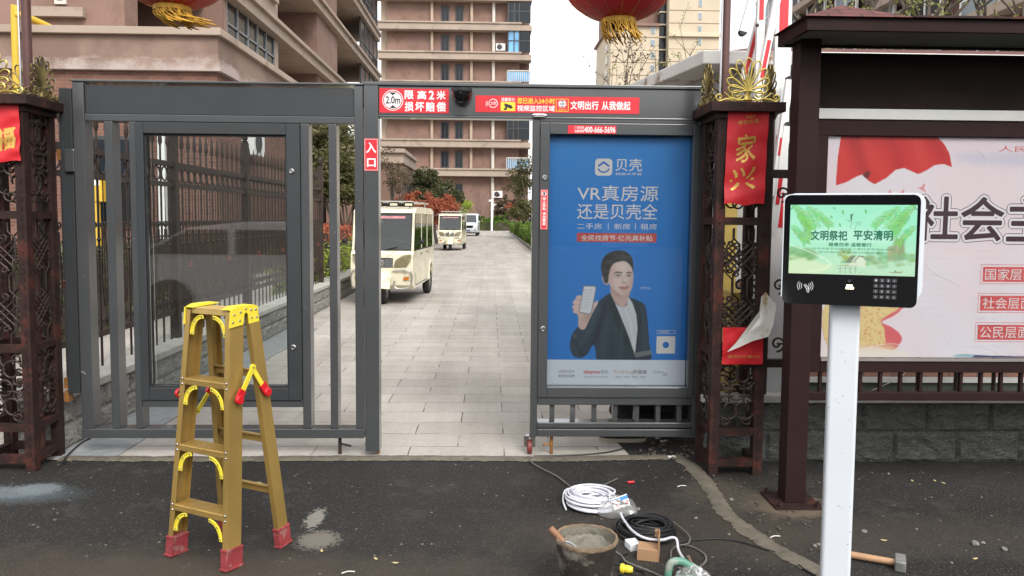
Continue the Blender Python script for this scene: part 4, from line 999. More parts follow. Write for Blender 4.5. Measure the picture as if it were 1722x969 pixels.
mb.build('scuff_marks', scuff, t)
MB().bar(kr @ Vector((-.05, .012, .012)), kr @ Vector((.05, .012, .012)), .006, .006).xf(Matrix.Identity(4)).build('weld_seam', pm, t)
mb = MB(); mb.box(-.11, .11, -.05, .16, 0, .006); mb.xf(kr); mb.build('base_plate', pm, t, .003)
zc = (kz0 + kz1) / 2
def kf(a, b, d): return tuple(kr @ Vector((a, -d - .02, zc + b)))
def khousing(x0, x1, z0, z1, r, d0, d1):
    mb = MB(); mb.prism(rrect(x0, x1, z0, z1, r, 8), kf, d0, d1, 0, False); return mb
khousing(-kw / 2 + .006, kw / 2 + .014, -kh / 2 + .03, kh / 2 + .003, .034, -.045, .008).build('housing', pm, t, .004)
mb = MB(); n_ = 40   # hood: a white rim that stands proud of the screen
outer = rrect(-kw / 2, kw / 2, -kh / 2, kh / 2, .024, 9); inner = rrect(-kw / 2 + .003, kw / 2 - .003, -kh / 2 + .003, kh / 2 - .003, .022, 9)
o_n = len(outer); vs = [kf(a, b, d) for d in (-.01, .0235) for a, b in outer] + [kf(a, b, d) for d in (-.01, .0235) for a, b in inner]
fs = []
for i in range(o_n):
    j = (i + 1) % o_n
    if outer[i][1] < -kh * .33 and outer[j][1] < -kh * .33: continue
    fs += [(i, j, o_n + j, o_n + i), (2 * o_n + j, 2 * o_n + i, 3 * o_n + i, 3 * o_n + j), (o_n + i, o_n + j, 3 * o_n + j, 3 * o_n + i)]
mb.add(vs, fs, 0, False); mb.build('hood', pm, t)
khousing(-kw / 2 + .0035, kw / 2 - .0035, -kh / 2 + .002, kh / 2 - .0035, .021, .0122, .022).build('front_glass', black_gloss, t)
sx0, sx1, sz0, sz1 = -.190, .200, -.082, .152
sd = .0226
def em(name, col, s=.6): return mk(name, [c * .1 for c in col], .3, 0, .05, 5, emit=col, estr=s)
def em2(name, col):
    m, nt, b = newmat(name); n1 = noise(nt, coords(nt), 55, 5, .7)
    nt.links.new(mixc(nt, ramp(nt, n1, .40, .72), col, (.44, .76, .54)), b.inputs['Emission Color']); b.inputs['Emission Strength'].default_value = .62
    b.inputs['Base Color'].default_value = (.02, .03, .02, 1); b.inputs['Roughness'].default_value = .12; return m
SCM = [em('screen mint', (.3, .7, .5)), em('screen dark green', (.02, .16, .09)), em('screen leaf green', (.16, .46, .14)), em2('screen hill', (.20, .40, .20)), em2('screen cream', (.60, .72, .50)), em2('screen ochre', (.26, .25, .12)), em2('screen mist', (.40, .66, .48)), em('screen ink', (.03, .06, .05))]
cv = Canvas(0, 1, 0, 1, 1 / 230, (.30, .72, .50)); rnd = random.Random(3)
cv.Y = cv.Y / 1.0
def kp(pts, col, a=1.0, bl=0.0, sm=True, clip=None): return cv.poly(pts, col, a, bl, clip, sm)
gr = cv.grain(2, .3); gr2 = cv.grain(3, .06)
cv.lay(np.clip(1 - cv.Y * 1.7, 0, 1) * .8, (.50, .66, .44)); cv.lay(np.clip(gr - .35, 0, 1) * .7, (.50, .84, .66)); cv.lay(np.clip(gr2 - .55, 0, 1) * .5, (.24, .60, .42))
kp([(.15, .60), (.4, .68), (.75, .62), (.9, .5), (.6, .45), (.3, .46)], (.46, .76, .60), .8, .03)
kp([(.06, .52), (.10, .62), (.135, .66), (.17, .6), (.20, .5), (.13, .5)], (.22, .46, .28), .75, .012); kp([(-.1, .2), (-.1, .34), (.05, .40), (.10, .36), (.16, .38), (.23, .30), (.20, .2)], (.20, .42, .18), .85, .012)
cv.lay(kp([(-.1, .22), (-.1, .34), (.05, .40), (.16, .37), (.23, .28)], (.16, .36, .15), 0, .01) * 0, (0, 0, 0))
kp([(-.1, -.1), (-.1, .24), (.1, .25), (.26, .16), (.36, .12), (.28, .02), (.1, -.1)], (.56, .70, .44), .85, .015)
cl_ = kp([(.78, .2), (.785, .40), (.80, .42), (.83, .43), (.84, .50), (.88, .53), (.91, .51), (.92, .30), (.9, .2)], (.22, .24, .12), .85, .006, False); st_ = cv.grain(8, .05, 4, .35); cv.lay(cl_ * np.clip(st_ - .42, 0, 1) * 2, (.46, .52, .28)); kp([(.83, .43), (.84, .50), (.88, .53), (.91, .51), (.91, .47), (.86, .47)], (.16, .28, .12), .8, .01)
kp([(.42, -.1), (1.1, -.1), (1.1, .2), (.85, .22), (.62, .14), (.5, .1)], (.42, .66, .46), .8, .02)
for k in range(60):
    x_, y_ = rnd.uniform(.6, 1.02), rnd.gauss(.22, .05)
    if x_ > .9: y_ += .05
    r_ = rnd.uniform(.012, .035); kp([(x_ - r_, y_), (x_, y_ + r_ * 1.3), (x_ + r_, y_), (x_, y_ - r_)], (rnd.uniform(.12, .26), rnd.uniform(.30, .46), rnd.uniform(.10, .22)), .55, .010)
for k in range(34):
    x_, y_ = rnd.gauss(.47, .035), rnd.gauss(.27, .055); r_ = rnd.uniform(.010, .024); kp([(x_ - r_, y_), (x_, y_ + r_ * 1.4), (x_ + r_, y_), (x_, y_ - r_)], ((.30, .40, .08), (.14, .30, .08), (.42, .40, .10))[k % 3], .6, .007)
for k in range(30):
    x_, y_ = rnd.uniform(-.02, .2), rnd.gauss(.27, .035); r_ = rnd.uniform(.012, .03); kp([(x_ - r_, y_), (x_, y_ + r_ * 1.3), (x_ + r_, y_), (x_, y_ - r_)], (.15, rnd.uniform(.3, .42), .13), .5, .01)
cv.line([(.0, .42), (.15, .33), (.30, .22), (.345, .15), (.30, .08), (.17, .03)], .008, (.72, .84, .66), .9, .003)
kp([(.48, .12), (.545, .27), (.60, .25), (.62, .20), (.62, .11)], (.60, .68, .52), .9, .003, False); kp([(.455, .17), (.50, .27), (.545, .285), (.50, .17)], (.14, .16, .12), .85, .003, False); kp([(.52, .19), (.56, .28), (.60, .275), (.625, .20), (.60, .25), (.565, .26), (.535, .19)], (.16, .18, .13), .85, .003, False)
for a in (.42, .46, .50, .54): cv.line([(a, .12), (a, .03)], .006, (.20, .22, .17), .8, .002)
for q_ in (((.39, .125), (.56, .13)), ((.39, .09), (.55, .095)), ((.42, .17), (.55, .18))): cv.line(q_, .007, (.22, .24, .18), .8, .002)
for k in range(12): x_ = rnd.uniform(.4, .62); cv.line([(x_, rnd.uniform(.02, .08)), (x_ + .02, rnd.uniform(.02, .09))], .006, (.30, .36, .28), .6, .003)
kp([(.80, .055), (.84, .04), (.89, .045), (.91, .065), (.85, .055)], (.25, .22, .12), .9, .002); kp([(.84, .06), (.85, .085), (.86, .06)], (.1, .1, .08), .9, .002)
for sgn, cx_ in ((1, 0.0), (-1, 1.0)):
    cv.line([(cx_, .93), (cx_ + sgn * .035, .99), (cx_ + sgn * .05, 1.02)], .008, (.07, .12, .06), .9, .003)
    for k in range(12):
        bx, bz = cx_ + sgn * (-.01 + .026 * (k % 8)), 1.0 - .055 * (k % 5) - .12 * (k // 8); ang = R(-22 - 5 * (k % 6)); qx, qz = bx, bz
        for i in range(11):
            nx_, nz_ = qx + sgn * .020 * math.cos(ang), qz + .034 * math.sin(ang); ang -= .05
            cv.line([(qx, qz), (nx_, nz_)], .0025, (.20, .40, .12), .7, .001); qx, qz = nx_, nz_
            if qz < .46 or (qz < .68 and abs(qx - .5) < .33): break
            for sd_ in (1, -1):
                la = ang + sd_ * .62; L = .040 + .022 * rnd.random(); tx, tz = qx + sgn * L * math.cos(la), qz + L * 1.5 * math.sin(la); wx, wz = -.0055 * math.sin(la) * sgn, .0095 * math.cos(la)
                kp([(qx, qz), ((qx + tx) / 2 + wx, (qz + tz) / 2 + wz), (tx, tz), ((qx + tx) / 2 - wx, (qz + tz) / 2 - wz)], (rnd.uniform(.10, .26), rnd.uniform(.42, .60), rnd.uniform(.08, .20)), .8, .0015)
for a, b_, s_ in ((.42, .93, 1), (.33, .85, .7), (.40, .74, .8), (.60, .94, 1), (.35, .97, .5)):
    kp([(a, b_), (a + .013, b_ - .03 * s_), (a + .010, b_ - .075 * s_), (a - .004, b_ - .03 * s_)], (.12, .40, .12), .9, .002)
kp([(.485, .84), (.49, .865), (.51, .87), (.50, .84), (.498, .77), (.49, .77)], (.04, .09, .07), .9, .002)
for q_ in ([(.47, .77), (.50, .74), (.55, .76), (.575, .74)], [(.50, .74), (.485, .69), (.50, .66)], [(.545, .75), (.53, .69), (.525, .65)], [(.555, .755), (.565, .70)], [(.49, .77), (.45, .79)]): cv.line(q_, .005, (.14, .26, .20), .75, .002)
cv.build('screen', lambda a, b, d: kf(sx0 + (sx1 - sx0) * a, sz0 + (sz1 - sz0) * b, d), sd, printmat('lit screen picture', .72), t)
mb = MB(); W = sx1 - sx0; Hh = sz1 - sz0
tx = lambda s, a, b, c, d, bold, m: mb.text(s, kf, sx0 + W * a, sx0 + W * b, sz0 + Hh * c, sz0 + Hh * d, sd + .0012, bold, m)
tx('文明祭祀', .175, .465, .49, .63, .03, 1); tx('平安清明', .515, .82, .50, .64, .03, 1); tx('踏春而来·温暖春行', .32, .66, .405, .46, .02, 1)
tx('中华传统节日缅怀先人寄托哀思绿色文明', .19, .83, .355, .385, .0, 1); tx('移风易俗平安祭扫倡导新风', .24, .78, .305, .335, .0, 1)
mb.build('screen_lettering', SCM, t)
icon = em('white icon', (.55, .57, .58), .9); lamp = em('warm indicator', (1, .86, .55), 2.5)
mb = MB(); cx_, cz_ = -.135, -.124
for r in (.012, .018, .024):
    for s in (0, 180):
        pts = [(cx_ + (r * 1.05) * math.cos(R(s + a)), cz_ + r * math.sin(R(s + a)), 0) for a in range(-38, 39, 19)]
        mb.tube([kf(a, b, sd) for a, b, _ in pts], .0008, 5)
for p in (((-.004, .004), (.006, -.012)), ((.0, .006), (.012, -.008)), ((.006, -.012), (.012, -.008)), ((.004, -.014), (.010, -.022)), ((.012, -.008), (.012, -.02)), ((.010, -.022), (.012, -.02))):
    mb.tube([kf(cx_ + q[0], cz_ + q[1], sd) for q in p], .0011, 5)
mb.build('card_symbol', icon, t)
mb = MB()
for i in range(4): mb.lathe([(.004, 0), (.0035, .001), (.0005, .0015)], kf(.0 + .0062 * i - .004, -.127, sd), 10, axis=tuple(kr.to_3x3() @ Vector((0, -1, 0))))
for i in range(3): mb.lathe([(.004, 0), (.0035, .001), (.0005, .0015)], kf(.0022 + .0062 * i - .004, -.119, sd), 10, axis=tuple(kr.to_3x3() @ Vector((0, -1, 0))))
mb.build('indicator_light', lamp, t)
MB().lathe([(.005, 0), (.0045, .001), (.003, .0004), (.0005, .0004)], kf(.004, -.102, sd), 14, axis=tuple(kr.to_3x3() @ Vector((0, -1, 0)))).build('camera_lens', grey_dark, t)
key_m = mk('keypad key', (.05, .052, .056), .3, 0, .2)
keys = ['1', '2', '3', '←', '4', '5', '6', '↑', '7', '8', '9', '↓', '*', '0', '#', 'OK']
for k, ch in enumerate(keys):
    a, b_ = .085 + .0185 * (k % 4), -.098 - .0185 * (k // 4)
    mb = MB(); mb.prism(rrect(a - .0075, a + .0075, b_ - .0065, b_ + .0065, .0015, 2), kf, sd, sd + .0008, 0)
    try: mb.text(ch, kf, a - .0022, a + .0022, b_ - .003, b_ + .003, sd + .0012, 0, 1)
    except Exception: pass
    mb.build('key', [key_m, icon], t)

# ================================================================== NOTICE BOARD
BY = 3.99
bx0 = PX(1343, BY, 500); nb = thing('notice_board', (2.9, BY + .06, 0), 'dark brown roofed notice board with a red shingle top and posters behind glass', 'notice board')
XR = 4.6
pw = .055
for x in (bx0, XR - .3):
    mb = MB(); mb.box(x - pw, x + pw, BY - .05, BY + .06, .012, PZ(53, 3.72, 1500) + .011); mb.build('post', brown_paint, nb, .004)
    mb = MB(); mb.box(x - .125, x + .125, BY - .12, BY + .13, 0, .012)
    for sx in (-1, 1):
        for sy in (-1, 1): mb.lathe([(.016, 0), (.016, .016), (.008, .018), (.008, .03), (.0005, .031)], (x + sx * .1, BY + sy * .1, .012), 6)
    mb.build('base_plate', rust, nb)
PYB = BY + .07; pz = lambda py: PZ(py, PYB, 1540); pxx = lambda px: PX(px, PYB, 450)
MB().box(bx0 + pw + .002, XR, PYB + .012, PYB + .08, pz(184), pz(90)).build('header_panel', brown_black, nb, .003)
MB().box(bx0 + pw + .002, XR, PYB - .006, PYB + .06, pz(202), pz(184.5)).build('light_strip', mk('pale aluminium strip', (.50, .50, .48), .5, .1, .06), nb, .002)
MB().box(bx0 + pw + .002, XR, PYB + .004, PYB + .06, pz(229), pz(202.5)).build('top_frame', brown_paint, nb, .002)
MB().box(bx0 + pw + .002, pxx(1386), PYB + .004, PYB + .06, pz(627), pz(229.3)).build('side_frame', brown_paint, nb, .002)
MB().box(pxx(1386) + .001, XR, PYB + .004, PYB + .06, pz(627), pz(608)).build('bottom_frame', brown_paint, nb, .002)
MB().box(pxx(1386) + .001, XR, PYB - .004, PYB + .004, pz(607.6), pz(603)).build('silver_edge', mk('brushed aluminium edge', (.35, .33, .32), .4, .6, .1), nb)
MB().box(bx0 + pw + .002, XR, PYB - .002, PYB + .05, pz(674), pz(660)).build('lower_rail', brown_paint, nb, .003)
for i in range(15):
    x = pxx(1389 + 34.3 * i)
    if x < XR: MB().box(x - .008, x + .008, PYB + .015, PYB + .035, pz(660) + .001, pz(627) - .001).build('grille_bar', brown_paint, nb)
# roof: hipped, with a fascia and soffit
RY0, RY1 = 3.72, 4.10
rx0, rx1 = PX(1357, RY0, 45), XR + .3
ez0, ez1 = PZ(53, RY0, 1500), PZ(31, RY0, 1500)
mb = MB(); th = .02
mb.box(rx0, rx1, RY0, RY0 + th, ez0, ez1); mb.box(rx0, rx1, RY1 - th, RY1, ez0, ez1); mb.box(rx0, rx0 + th, RY0 + th, RY1 - th, ez0, ez1); mb.box(rx1 - th, rx1, RY0 + th, RY1 - th, ez0, ez1)
mb.build('fascia', brown_paint, nb, .003)
MB().box(rx0 + th + .001, rx1 - th - .001, RY0 + th + .001, RY1 - th - .001, ez0 + .012, ez0 + .022).build('soffit', mk('grey soffit', (.16, .17, .15), .7, 0, .2, 6), nb)
M_shingle = brickmat('red brown shingles', (.10, .028, .025), (.15, .045, .038), (.03, .012, .012), .16, .085, .006, 'XY', .6, .9, .5, .3, 60)
ym = (RY0 + RY1) / 2; rz = PZ(9, ym, 1415); ra = PX(1415, ym, 10)
A = [(rx0 - .02, RY0 - .02, ez1 + .002), (rx1 + .02, RY0 - .02, ez1 + .002), (rx1 + .02, RY1 + .02, ez1 + .002), (rx0 - .02, RY1 + .02, ez1 + .002)]
rq = PX(1535, RY0, 31)
A[1] = (rq, A[1][1], A[1][2]); A[2] = (rq, A[2][1], A[2][2])
mb = MB(); mb.add(A + [(ra, ym, rz)], [(0, 1, 4), (1, 2, 4), (2, 3, 4), (3, 0, 4), (3, 2, 1, 0)], 0)
mb.build('roof', M_shingle, nb)
MB().box(rq + .002, rx1 + .02, RY0 - .02, RY1 + .02, ez1 + .002, ez1 + .012).build('roof_sheet', rust, nb)
def smooth_(pts, n=6):
    pts = [Vector(p) for p in pts]; out = []
    for i in range(len(pts) - 1):
        p0, p1, p2, p3 = pts[max(i - 1, 0)], pts[i], pts[i + 1], pts[min(i + 2, len(pts) - 1)]
        for k in range(n):
            t_ = k / n; out.append(.5 * ((2 * p1) + (p2 - p0) * t_ + (2 * p0 - 5 * p1 + 4 * p2 - p3) * t_ * t_ + (3 * p1 - p0 - 3 * p2 + p3) * t_ ** 3))
    return out + [pts[-1]]
# poster on the board
nbp = thing('poster', (3.0, PYB, pz(605)), 'large pale poster with a red flag and bold dark characters in the notice board', 'poster')
pF = lambda a, b, d: (pxx(a), PYB + .030 - d, pz(b))
bp_white = mk('poster paper', (.84, .80, .835), .45, 0, .05, 3, .12, 5, coat=.2); bp_pink = mk('poster pink wash', (.66, .47, .48), .45, 0, .06, 3); bp_red = mk('poster flag red', (.66, .035, .03), .4, 0, .22, 3.5, coat=.2); bp_dred = mk('poster dark red', (.20, .02, .02), .45, 0, .2); bp_ink = mk('poster plum ink', (.050, .020, .028), .5, 0, .1); bp_gold = mk('poster gold', (.62, .48, .18), .45, 0, .2, 40, dirt=(.5, .12, .05), dirt_amt=.5, ds=60); bp_grey = mk('poster faint text', (.72, .685, .73), .5, 0, .05); bp_navy = mk('poster navy', (.015, .02, .10), .5, 0, .1); bp_lred = mk('poster light red', (.70, .10, .10), .5, 0, .1); bp_teal = mk('poster teal', (.22, .42, .48), .5, 0, .1)
BM = [bp_white, bp_red, bp_dred, bp_ink, bp_gold, bp_grey, bp_navy, bp_lred, bp_pink, sign_white, bp_teal]
xe = 2000
mb = MB(); mb.grid(lambda s, u: (pxx(1387) + (XR - .002 - pxx(1387)) * s, PYB + .030 , pz(603) + (pz(229) - pz(603)) * u), 40, 20, 0)
mb.build('sheet', BM, nbp)
q = lambda pts: [(1290 + a / 3.986, 242 + b / 3.986) for a, b in pts]
L1, L2, L3 = .0016, .0022, .0028
q2 = lambda pts: [(1290 + a / 3.986, 484 + b / 3.986) for a, b in pts]
cv = Canvas(1388, 1770, 229.5, 602.5, 1.3, (.80, .765, .815)); g1_, g2_ = cv.grain(4, 150), cv.grain(6, 60)
cv.lay(np.clip(g1_ - .42, 0, 1) * 1.5, (.84, .66, .70)); cv.lay(np.clip(g2_ - .55, 0, 1) * .8, (.84, .83, .88)); cv.poly([(1600, 258), (1770, 254), (1770, 275), (1640, 273)], (.50, .53, .70), .55, 5); cv.poly([(1500, 300), (1770, 300), (1770, 420), (1560, 430)], (.86, .72, .75), .5, 25)
flag = q([(478, -60), (1110, -60), (1170, 0), (1205, 60), (1225, 148), (1170, 128), (1110, 135), (1050, 175), (1000, 197), (960, 180), (905, 157), (850, 170), (790, 225), (715, 268), (672, 245), (628, 203), (590, 218), (520, 258), (455, 278), (460, 100)])
fm = cv.poly(flag, (.64, .030, .028), sm=False); gf_ = cv.grain(12, 70, 1.2, .5)
cv.lay(fm * np.clip(gf_ - .45, 0, 1) * 1.2, (.42, .012, .018))
for pts, w_, c_, a_ in (([(560, -40), (600, 60), (640, 190)], 16, (.40, .012, .016), .7), ([(640, -40), (690, 80), (760, 200)], 12, (.74, .06, .05), .7), ([(800, -40), (850, 60), (880, 160)], 14, (.46, .014, .018), .7), ([(960, -40), (1010, 60), (1040, 160)], 14, (.74, .06, .05), .7), ([(1080, -40), (1130, 40), (1190, 110)], 12, (.44, .014, .018), .7), ([(480, 0), (500, 120), (490, 240)], 12, (.72, .05, .04), .6)): cv.line(q(pts), w_, c_, a_, 6, fm)
cv.poly(q([(632, 207), (655, 185), (683, 182), (674, 212), (662, 232)]), (.12, .012, .016), .95, .6)
for a, b_, s_ in ((1030, 290, 1), (900, 318, .7), (815, 318, .6)): cv.poly(q([(a - 30 * s_, b_), (a, b_ - 10 * s_), (a + 10 * s_, b_ - 32 * s_), (a + 22 * s_, b_ - 28 * s_), (a + 14 * s_, b_), (a + 32 * s_, b_ + 30 * s_), (a, b_ + 12 * s_)]), (.74, .26, .28), .9, .3, None, False)
cv.poly(q2([(410, 60), (458, 60), (458, 225), (420, 190)]), (.62, .05, .05), .95, .3, None, False)
cv.poly(q2([(440, 90), (930, 90), (925, 150), (870, 195), (800, 232), (860, 262), (915, 300), (942, 345), (925, 385), (880, 425), (780, 400), (660, 405), (440, 400)]), (.70, .10, .11), .95, .5)
gm_ = cv.poly(q2([(440, 80), (920, 80), (895, 150), (830, 190), (792, 228), (815, 270), (825, 330), (822, 385), (740, 395), (640, 402), (440, 400)]), (.78, .62, .28), 1, .4)
rk = random.Random(8)
for k in range(240):
    x_, y_ = 1400 + rk.random() * 125, 500 + rk.random() * 86; an_ = rk.random() * 6.3; cv.line([(x_, y_), (x_ + 2.5 * math.cos(an_), y_ + 2.5 * math.sin(an_)), (x_ + 4 * math.cos(an_ + .8), y_ + 4 * math.sin(an_ + .8))], .9, (.64, .16, .10), .8, .2, gm_)
cv.poly(q2([(640, 395), (780, 385), (900, 395), (880, 430), (760, 440), (640, 450)]), (.84, .66, .36), .7, 4); cv.poly(q2([(430, 420), (760, 415), (1000, 440), (900, 475), (430, 475)]), (.86, .80, .70), .8, 3)
cv.poly(q2([(1290, 462), (1360, 448), (1440, 452), (1420, 474)]), (.28, .50, .56), .9, .5); cv.poly(q2([(1420, 474), (1445, 455), (1600, 460), (1990, 466), (1990, 500), (1420, 500)]), (.015, .025, .12), .95, .4, None, False)
cv.build('flag_print', pF, .0014, printmat('printed board picture'), nbp)
mb = MB()
for pts in ([(1568, 430), (1577, 434), (1597, 434), (1609, 436)], [(1556, 442), (1580, 462), (1600, 470), (1622, 484)], [(1600, 573), (1622, 590), (1650, 598)], [(1625, 581), (1660, 584), (1680, 590), (1692, 599)], [(1470, 586), (1510, 580), (1540, 586), (1570, 600)], [(1640, 250), (1655, 270), (1650, 300)]):
    mb.tube(smooth_([pF(a, b_, .0016) for a, b_ in pts]), .0011, 5)
mb.build('paper_crease', bp_white, nbp)
mb = MB()
for ch, a in zip('社会主义', (1541, 1618, 1696, 1773)):
    for bold, mm, d in ((.080, 3, L1), (.066, 0, L2), (.016, 3, L3)):
        e = (bold - .022) * 0
        mb.text(ch, pF, a - e, a + 71 + e, 404 + e, 331 - e, d, bold, mm)
for y, s, x in ((461, '国家层面', 1659), (510, '社会层面', 1657), (559.5, '公民层面', 1655)):
    frame(mb, x - 4, x + 132, y - 16.5, y + 16.5, .8, pF, L1, 7)
    flat(mb, rect(x, x + 128, y + 13, y - 12.5), pF, L1, 7); mb.text(s, pF, x + 4, x + 88, y + 10, y - 9.5, L2, .0, 9)
mb.text('人民有信仰', pF, 1675, 1800, 253, 243, L1, 0, 7)
mb.build('lettering', BM, nbp)
rnd = random.Random(11); mb = MB()
for col in range(3):
    for k in range(16):
        if col == 0 and k < 7: continue
        x = 1552 + col * 92 + rnd.uniform(0, 5); y = 420 + 11.5 * k - (0 if col else 40)
        if y > 590 or (col == 2 and y > 600): continue
        mb.text('的是一在不了有和人这中大为上个国'[:rnd.randint(5, 14)], pF, x, x + rnd.uniform(30, 70) * (1 if col < 2 else .3), y + 3.2, y, L1, 0, 5)
mb.build('small_print', BM, nbp)
MB().box(pxx(1386) + .002, XR - .002, PYB + .012, PYB + .016, pz(602.5), pz(229.5)).build('glazing', glassmat('board glass', (.98, .98, .98), .5, .004), nb)
wire = mk('white wire', (.55, .52, .45), .6, 0, .1)
tag(MB().tube([P(1463, 658, WRY - .08), P(1478, 652, WRY - .10), P(1497, 643, WRY - .12), P(1515, 634, WRY - .11), P(1524, 626, WRY - .1)], .003, 6).build('loose_wire', wire), 'thin white wire hanging across the grille under the notice board', 'wire')

# ================================================================== GUARD HOUSE BEHIND THE RIGHT PILLAR
gh = thing('guard_house', (4.2, 7.6, 0), 'small white guard house with deep eaves and a red shingle roof behind the right pillar', 'guard house')
plaster = mk('grey white plaster', (.36, .36, .345), .85, 0, .1, 3, .1, 40); eave_w = mk('weathered white eave', (.62, .60, .57), .7, 0, .1, 2, dirt=(.25, .15, .09), dirt_amt=.25, ds=2)
M_brick = brickmat('brown wall brick', (.17, .085, .06), (.24, .12, .085), (.10, .08, .07), .24, .068, .008, 'SUM', .3)
def shear(p): return Vector((p[0] + (p[1] - 5.6) * -.19, p[1], p[2]))
ex = PX(1183, 5.6, 82); ez = PZ(84, 5.6, 1183)
def shb(mb): mb.v = [tuple(shear(v)) for v in mb.v]; return mb
EX0, EX1, EY0, EY1 = ex, 8.0, 5.6, 10.6
mb = MB(); mb.box(EX0, EX1, EY0, EY1, ez - .10, ez); shb(mb).build('eave', eave_w, gh, .01)
mb = MB(); mb.box(EX0 + .25, EX1, EY0 + .2, EY1 - .1, ez - .30, ez - .101); shb(mb).build('soffit', plaster, gh)
wx0 = EX0 + .55; wy0 = 6.25
mb = MB(); mb.box(wx0, EX1, wy0, EY1 - .4, 1.0, ez - .301); mb.box(wx0 - .03, EX1, wy0 - .03, EY1 - .4, .17, .21); shb(mb).build('wall', plaster, gh)
mb = MB(); mb.box(wx0 + .01, EX1, wy0 + .01, EY1 - .4, .211, .999); shb(mb).build('brick_wall', M_brick, gh)
mb = MB(); mb.box(wx0, EX1, wy0, EY1 - .4, 0, .169); shb(mb).build('plinth', mk('dark green plinth', (.04, .05, .035), .8, 0, .3), gh)
M_win = mk('window glass', (.05, .075, .095), .08, 0, .2, 1, spec=.8)
for x in (wx0 + .28, wx0 + 1.7, wx0 + 3.2):
    mb = MB(); mb.box(x, x + .95, wy0 - .02, wy0 - .001, 1.25, 2.2); w = shb(mb).build('window', white_paint, gh)
    mb = MB(); mb.box(x + .04, x + .46, wy0 - .026, wy0 - .021, 1.29, 2.16); mb.box(x + .49, x + .91, wy0 - .026, wy0 - .021, 1.29, 2.16); shb(mb).build('pane', M_win, w)
mb = MB(); ap = ((EX0 + 1.6), 8.0, ez + .55); bp = (EX1 - .5, 8.0, ez + .55)
mb.add([(EX0 + .12, EY0 + .1, ez + .002), (EX1, EY0 + .1, ez + .002), (EX1, EY1, ez + .002), (EX0 + .12, EY1, ez + .002), ap, bp], [(0, 1, 5, 4), (1, 2, 5), (2, 3, 4, 5), (3, 0, 4), (3, 2, 1, 0)], 0)
shb(mb).build('roof', M_shingle, gh)
M_ochre = mk('ochre panel', (.36, .26, .06), .6, 0, .1)
mb = MB(); mb.box(wx0 - .28, wx0 - .1, wy0 - .12, wy0 - .08, .02, 1.75); tag(mb.build('ochre_panel', M_ochre), 'upright ochre yellow panel leaning by the guard house wall', 'panel')

# ================================================================== BOOM BARRIER, arms raised and folded
BBY = 5.15
bb = thing('boom_barrier', (PX(1275, BBY, 500), BBY, 0), 'raised white and red folding boom barrier behind the right pillar crest', 'barrier')
def boom(px0, py0, px1, py1, w, dy=0, stripes=(), cap=False, name='arm'):
    a, b_ = P(px0, py0, BBY + dy), P(px1, py1, BBY + dy); wm = w * BBY / 1300
    mb = MB(); mb.bar(a, b_, wm, .035, 0, up=(0, 1, 0))
    d = (b_ - a)
    for u0, u1 in stripes:
        p, q_ = a + d * u0, a + d * u1; off = Vector((0, -.0195, 0))
        mb.bar(p + off, q_ + off, wm * .55, .002, 1, up=(0, 1, 0))
    o = mb.build(name, [white_paint, sign_red], bb)
    if cap:
        n_ = d.normalized(); side = n_.cross(Vector((0, 1, 0))).normalized(); pl = []
        for i in range(13):
            t_ = math.pi * i / 12; pl.append(b_ + side * (wm * .52 * math.cos(t_)) + n_ * (wm * .52 * math.sin(t_)))
        m2 = MB(); m2.prism([(0, 0)] * 0 or [(i, 0) for i in range(13)], lambda i, _, dd: tuple(pl[int(i)] + Vector((0, dd, 0))), -.02, .02, 0); m2.build('end_cap', rubber, o)
    return o
boom(1284, -160, 1262, 640, 13, 0, ((.16, .235), (.375, .43), (.50, .56)))
boom(1322, -160, 1298, 700, 27, .06, ((.10, .24), (.44, .49), (.55, .62)))
boom(1282, -60, 1249, 54, 13, -.045, (), True, 'hanging_rod')
boom(1300, -60, 1250, 135, 11, .10, ((.55, .95),), False, 'hanging_rod')
boom(1310, -20, 1268, 190, 11, -.03, ((.42, .72),), False, 'hanging_rod')
boom(1300, 330, 1327, 134, 11, -.04, ((.35, .5),), True, 'hanging_rod')
boom(1298, 400, 1323, 212, 12, -.045, ((.3, .55),), True, 'hanging_rod')
MB().box(PX(1275, BBY, 500) - .14, PX(1275, BBY, 500) + .18, BBY + .14, BBY + .42, 0, 1.0).build('motor_cabinet', M_ochre, bb, .01)
MB().lathe([(.011, 0), (.011, .012), (.0005, .014)], tuple(P(1273, 43, BBY - .02)), 12, axis=(0, -1, 0)).build('pivot_bolt', iron_dark, bb)
# ================================================================== LADDER
lad_m = mk('anodised gold aluminium', (.40, .262, .078), .33, .5, .18, 2.2, .04, 80)
lad_step = mk('worn gold tread', (.52, .36, .13), .5, .35, .18, 9)
yel = mk('yellow plastic', (.76, .62, .045), .4, 0, .06, 6); redp = mk('red plastic', (.55, .012, .02), .35, 0, .08); boot = mk('dusty red rubber', (.23, .028, .032), .7, 0, .22, 14, dirt=(.27, .12, .11), dirt_amt=.3, ds=22)
FL, FR, RRr, RL = G(293, 930), G(393, 957), G(480, 917), G(378, 893)
cen = (FL + FR + RRr + RL) / 4
ua = ((FR - FL) + (RRr - RL)).normalized(); va = Vector((-ua.y, ua.x, 0))
ldr = thing('step_ladder', tuple(cen), 'gold aluminium step ladder with yellow braces and red rubber feet', 'ladder')
hz_ = 1.085
top = cen + Vector((0, 0, hz_)) + Vector((-.01, 0, 0))
TFL, TFR = top - ua * .132 - va * .045, top + ua * .122 - va * .045
TRL, TRR = top - ua * .125 + va * .045, top + ua * .128 + va * .045
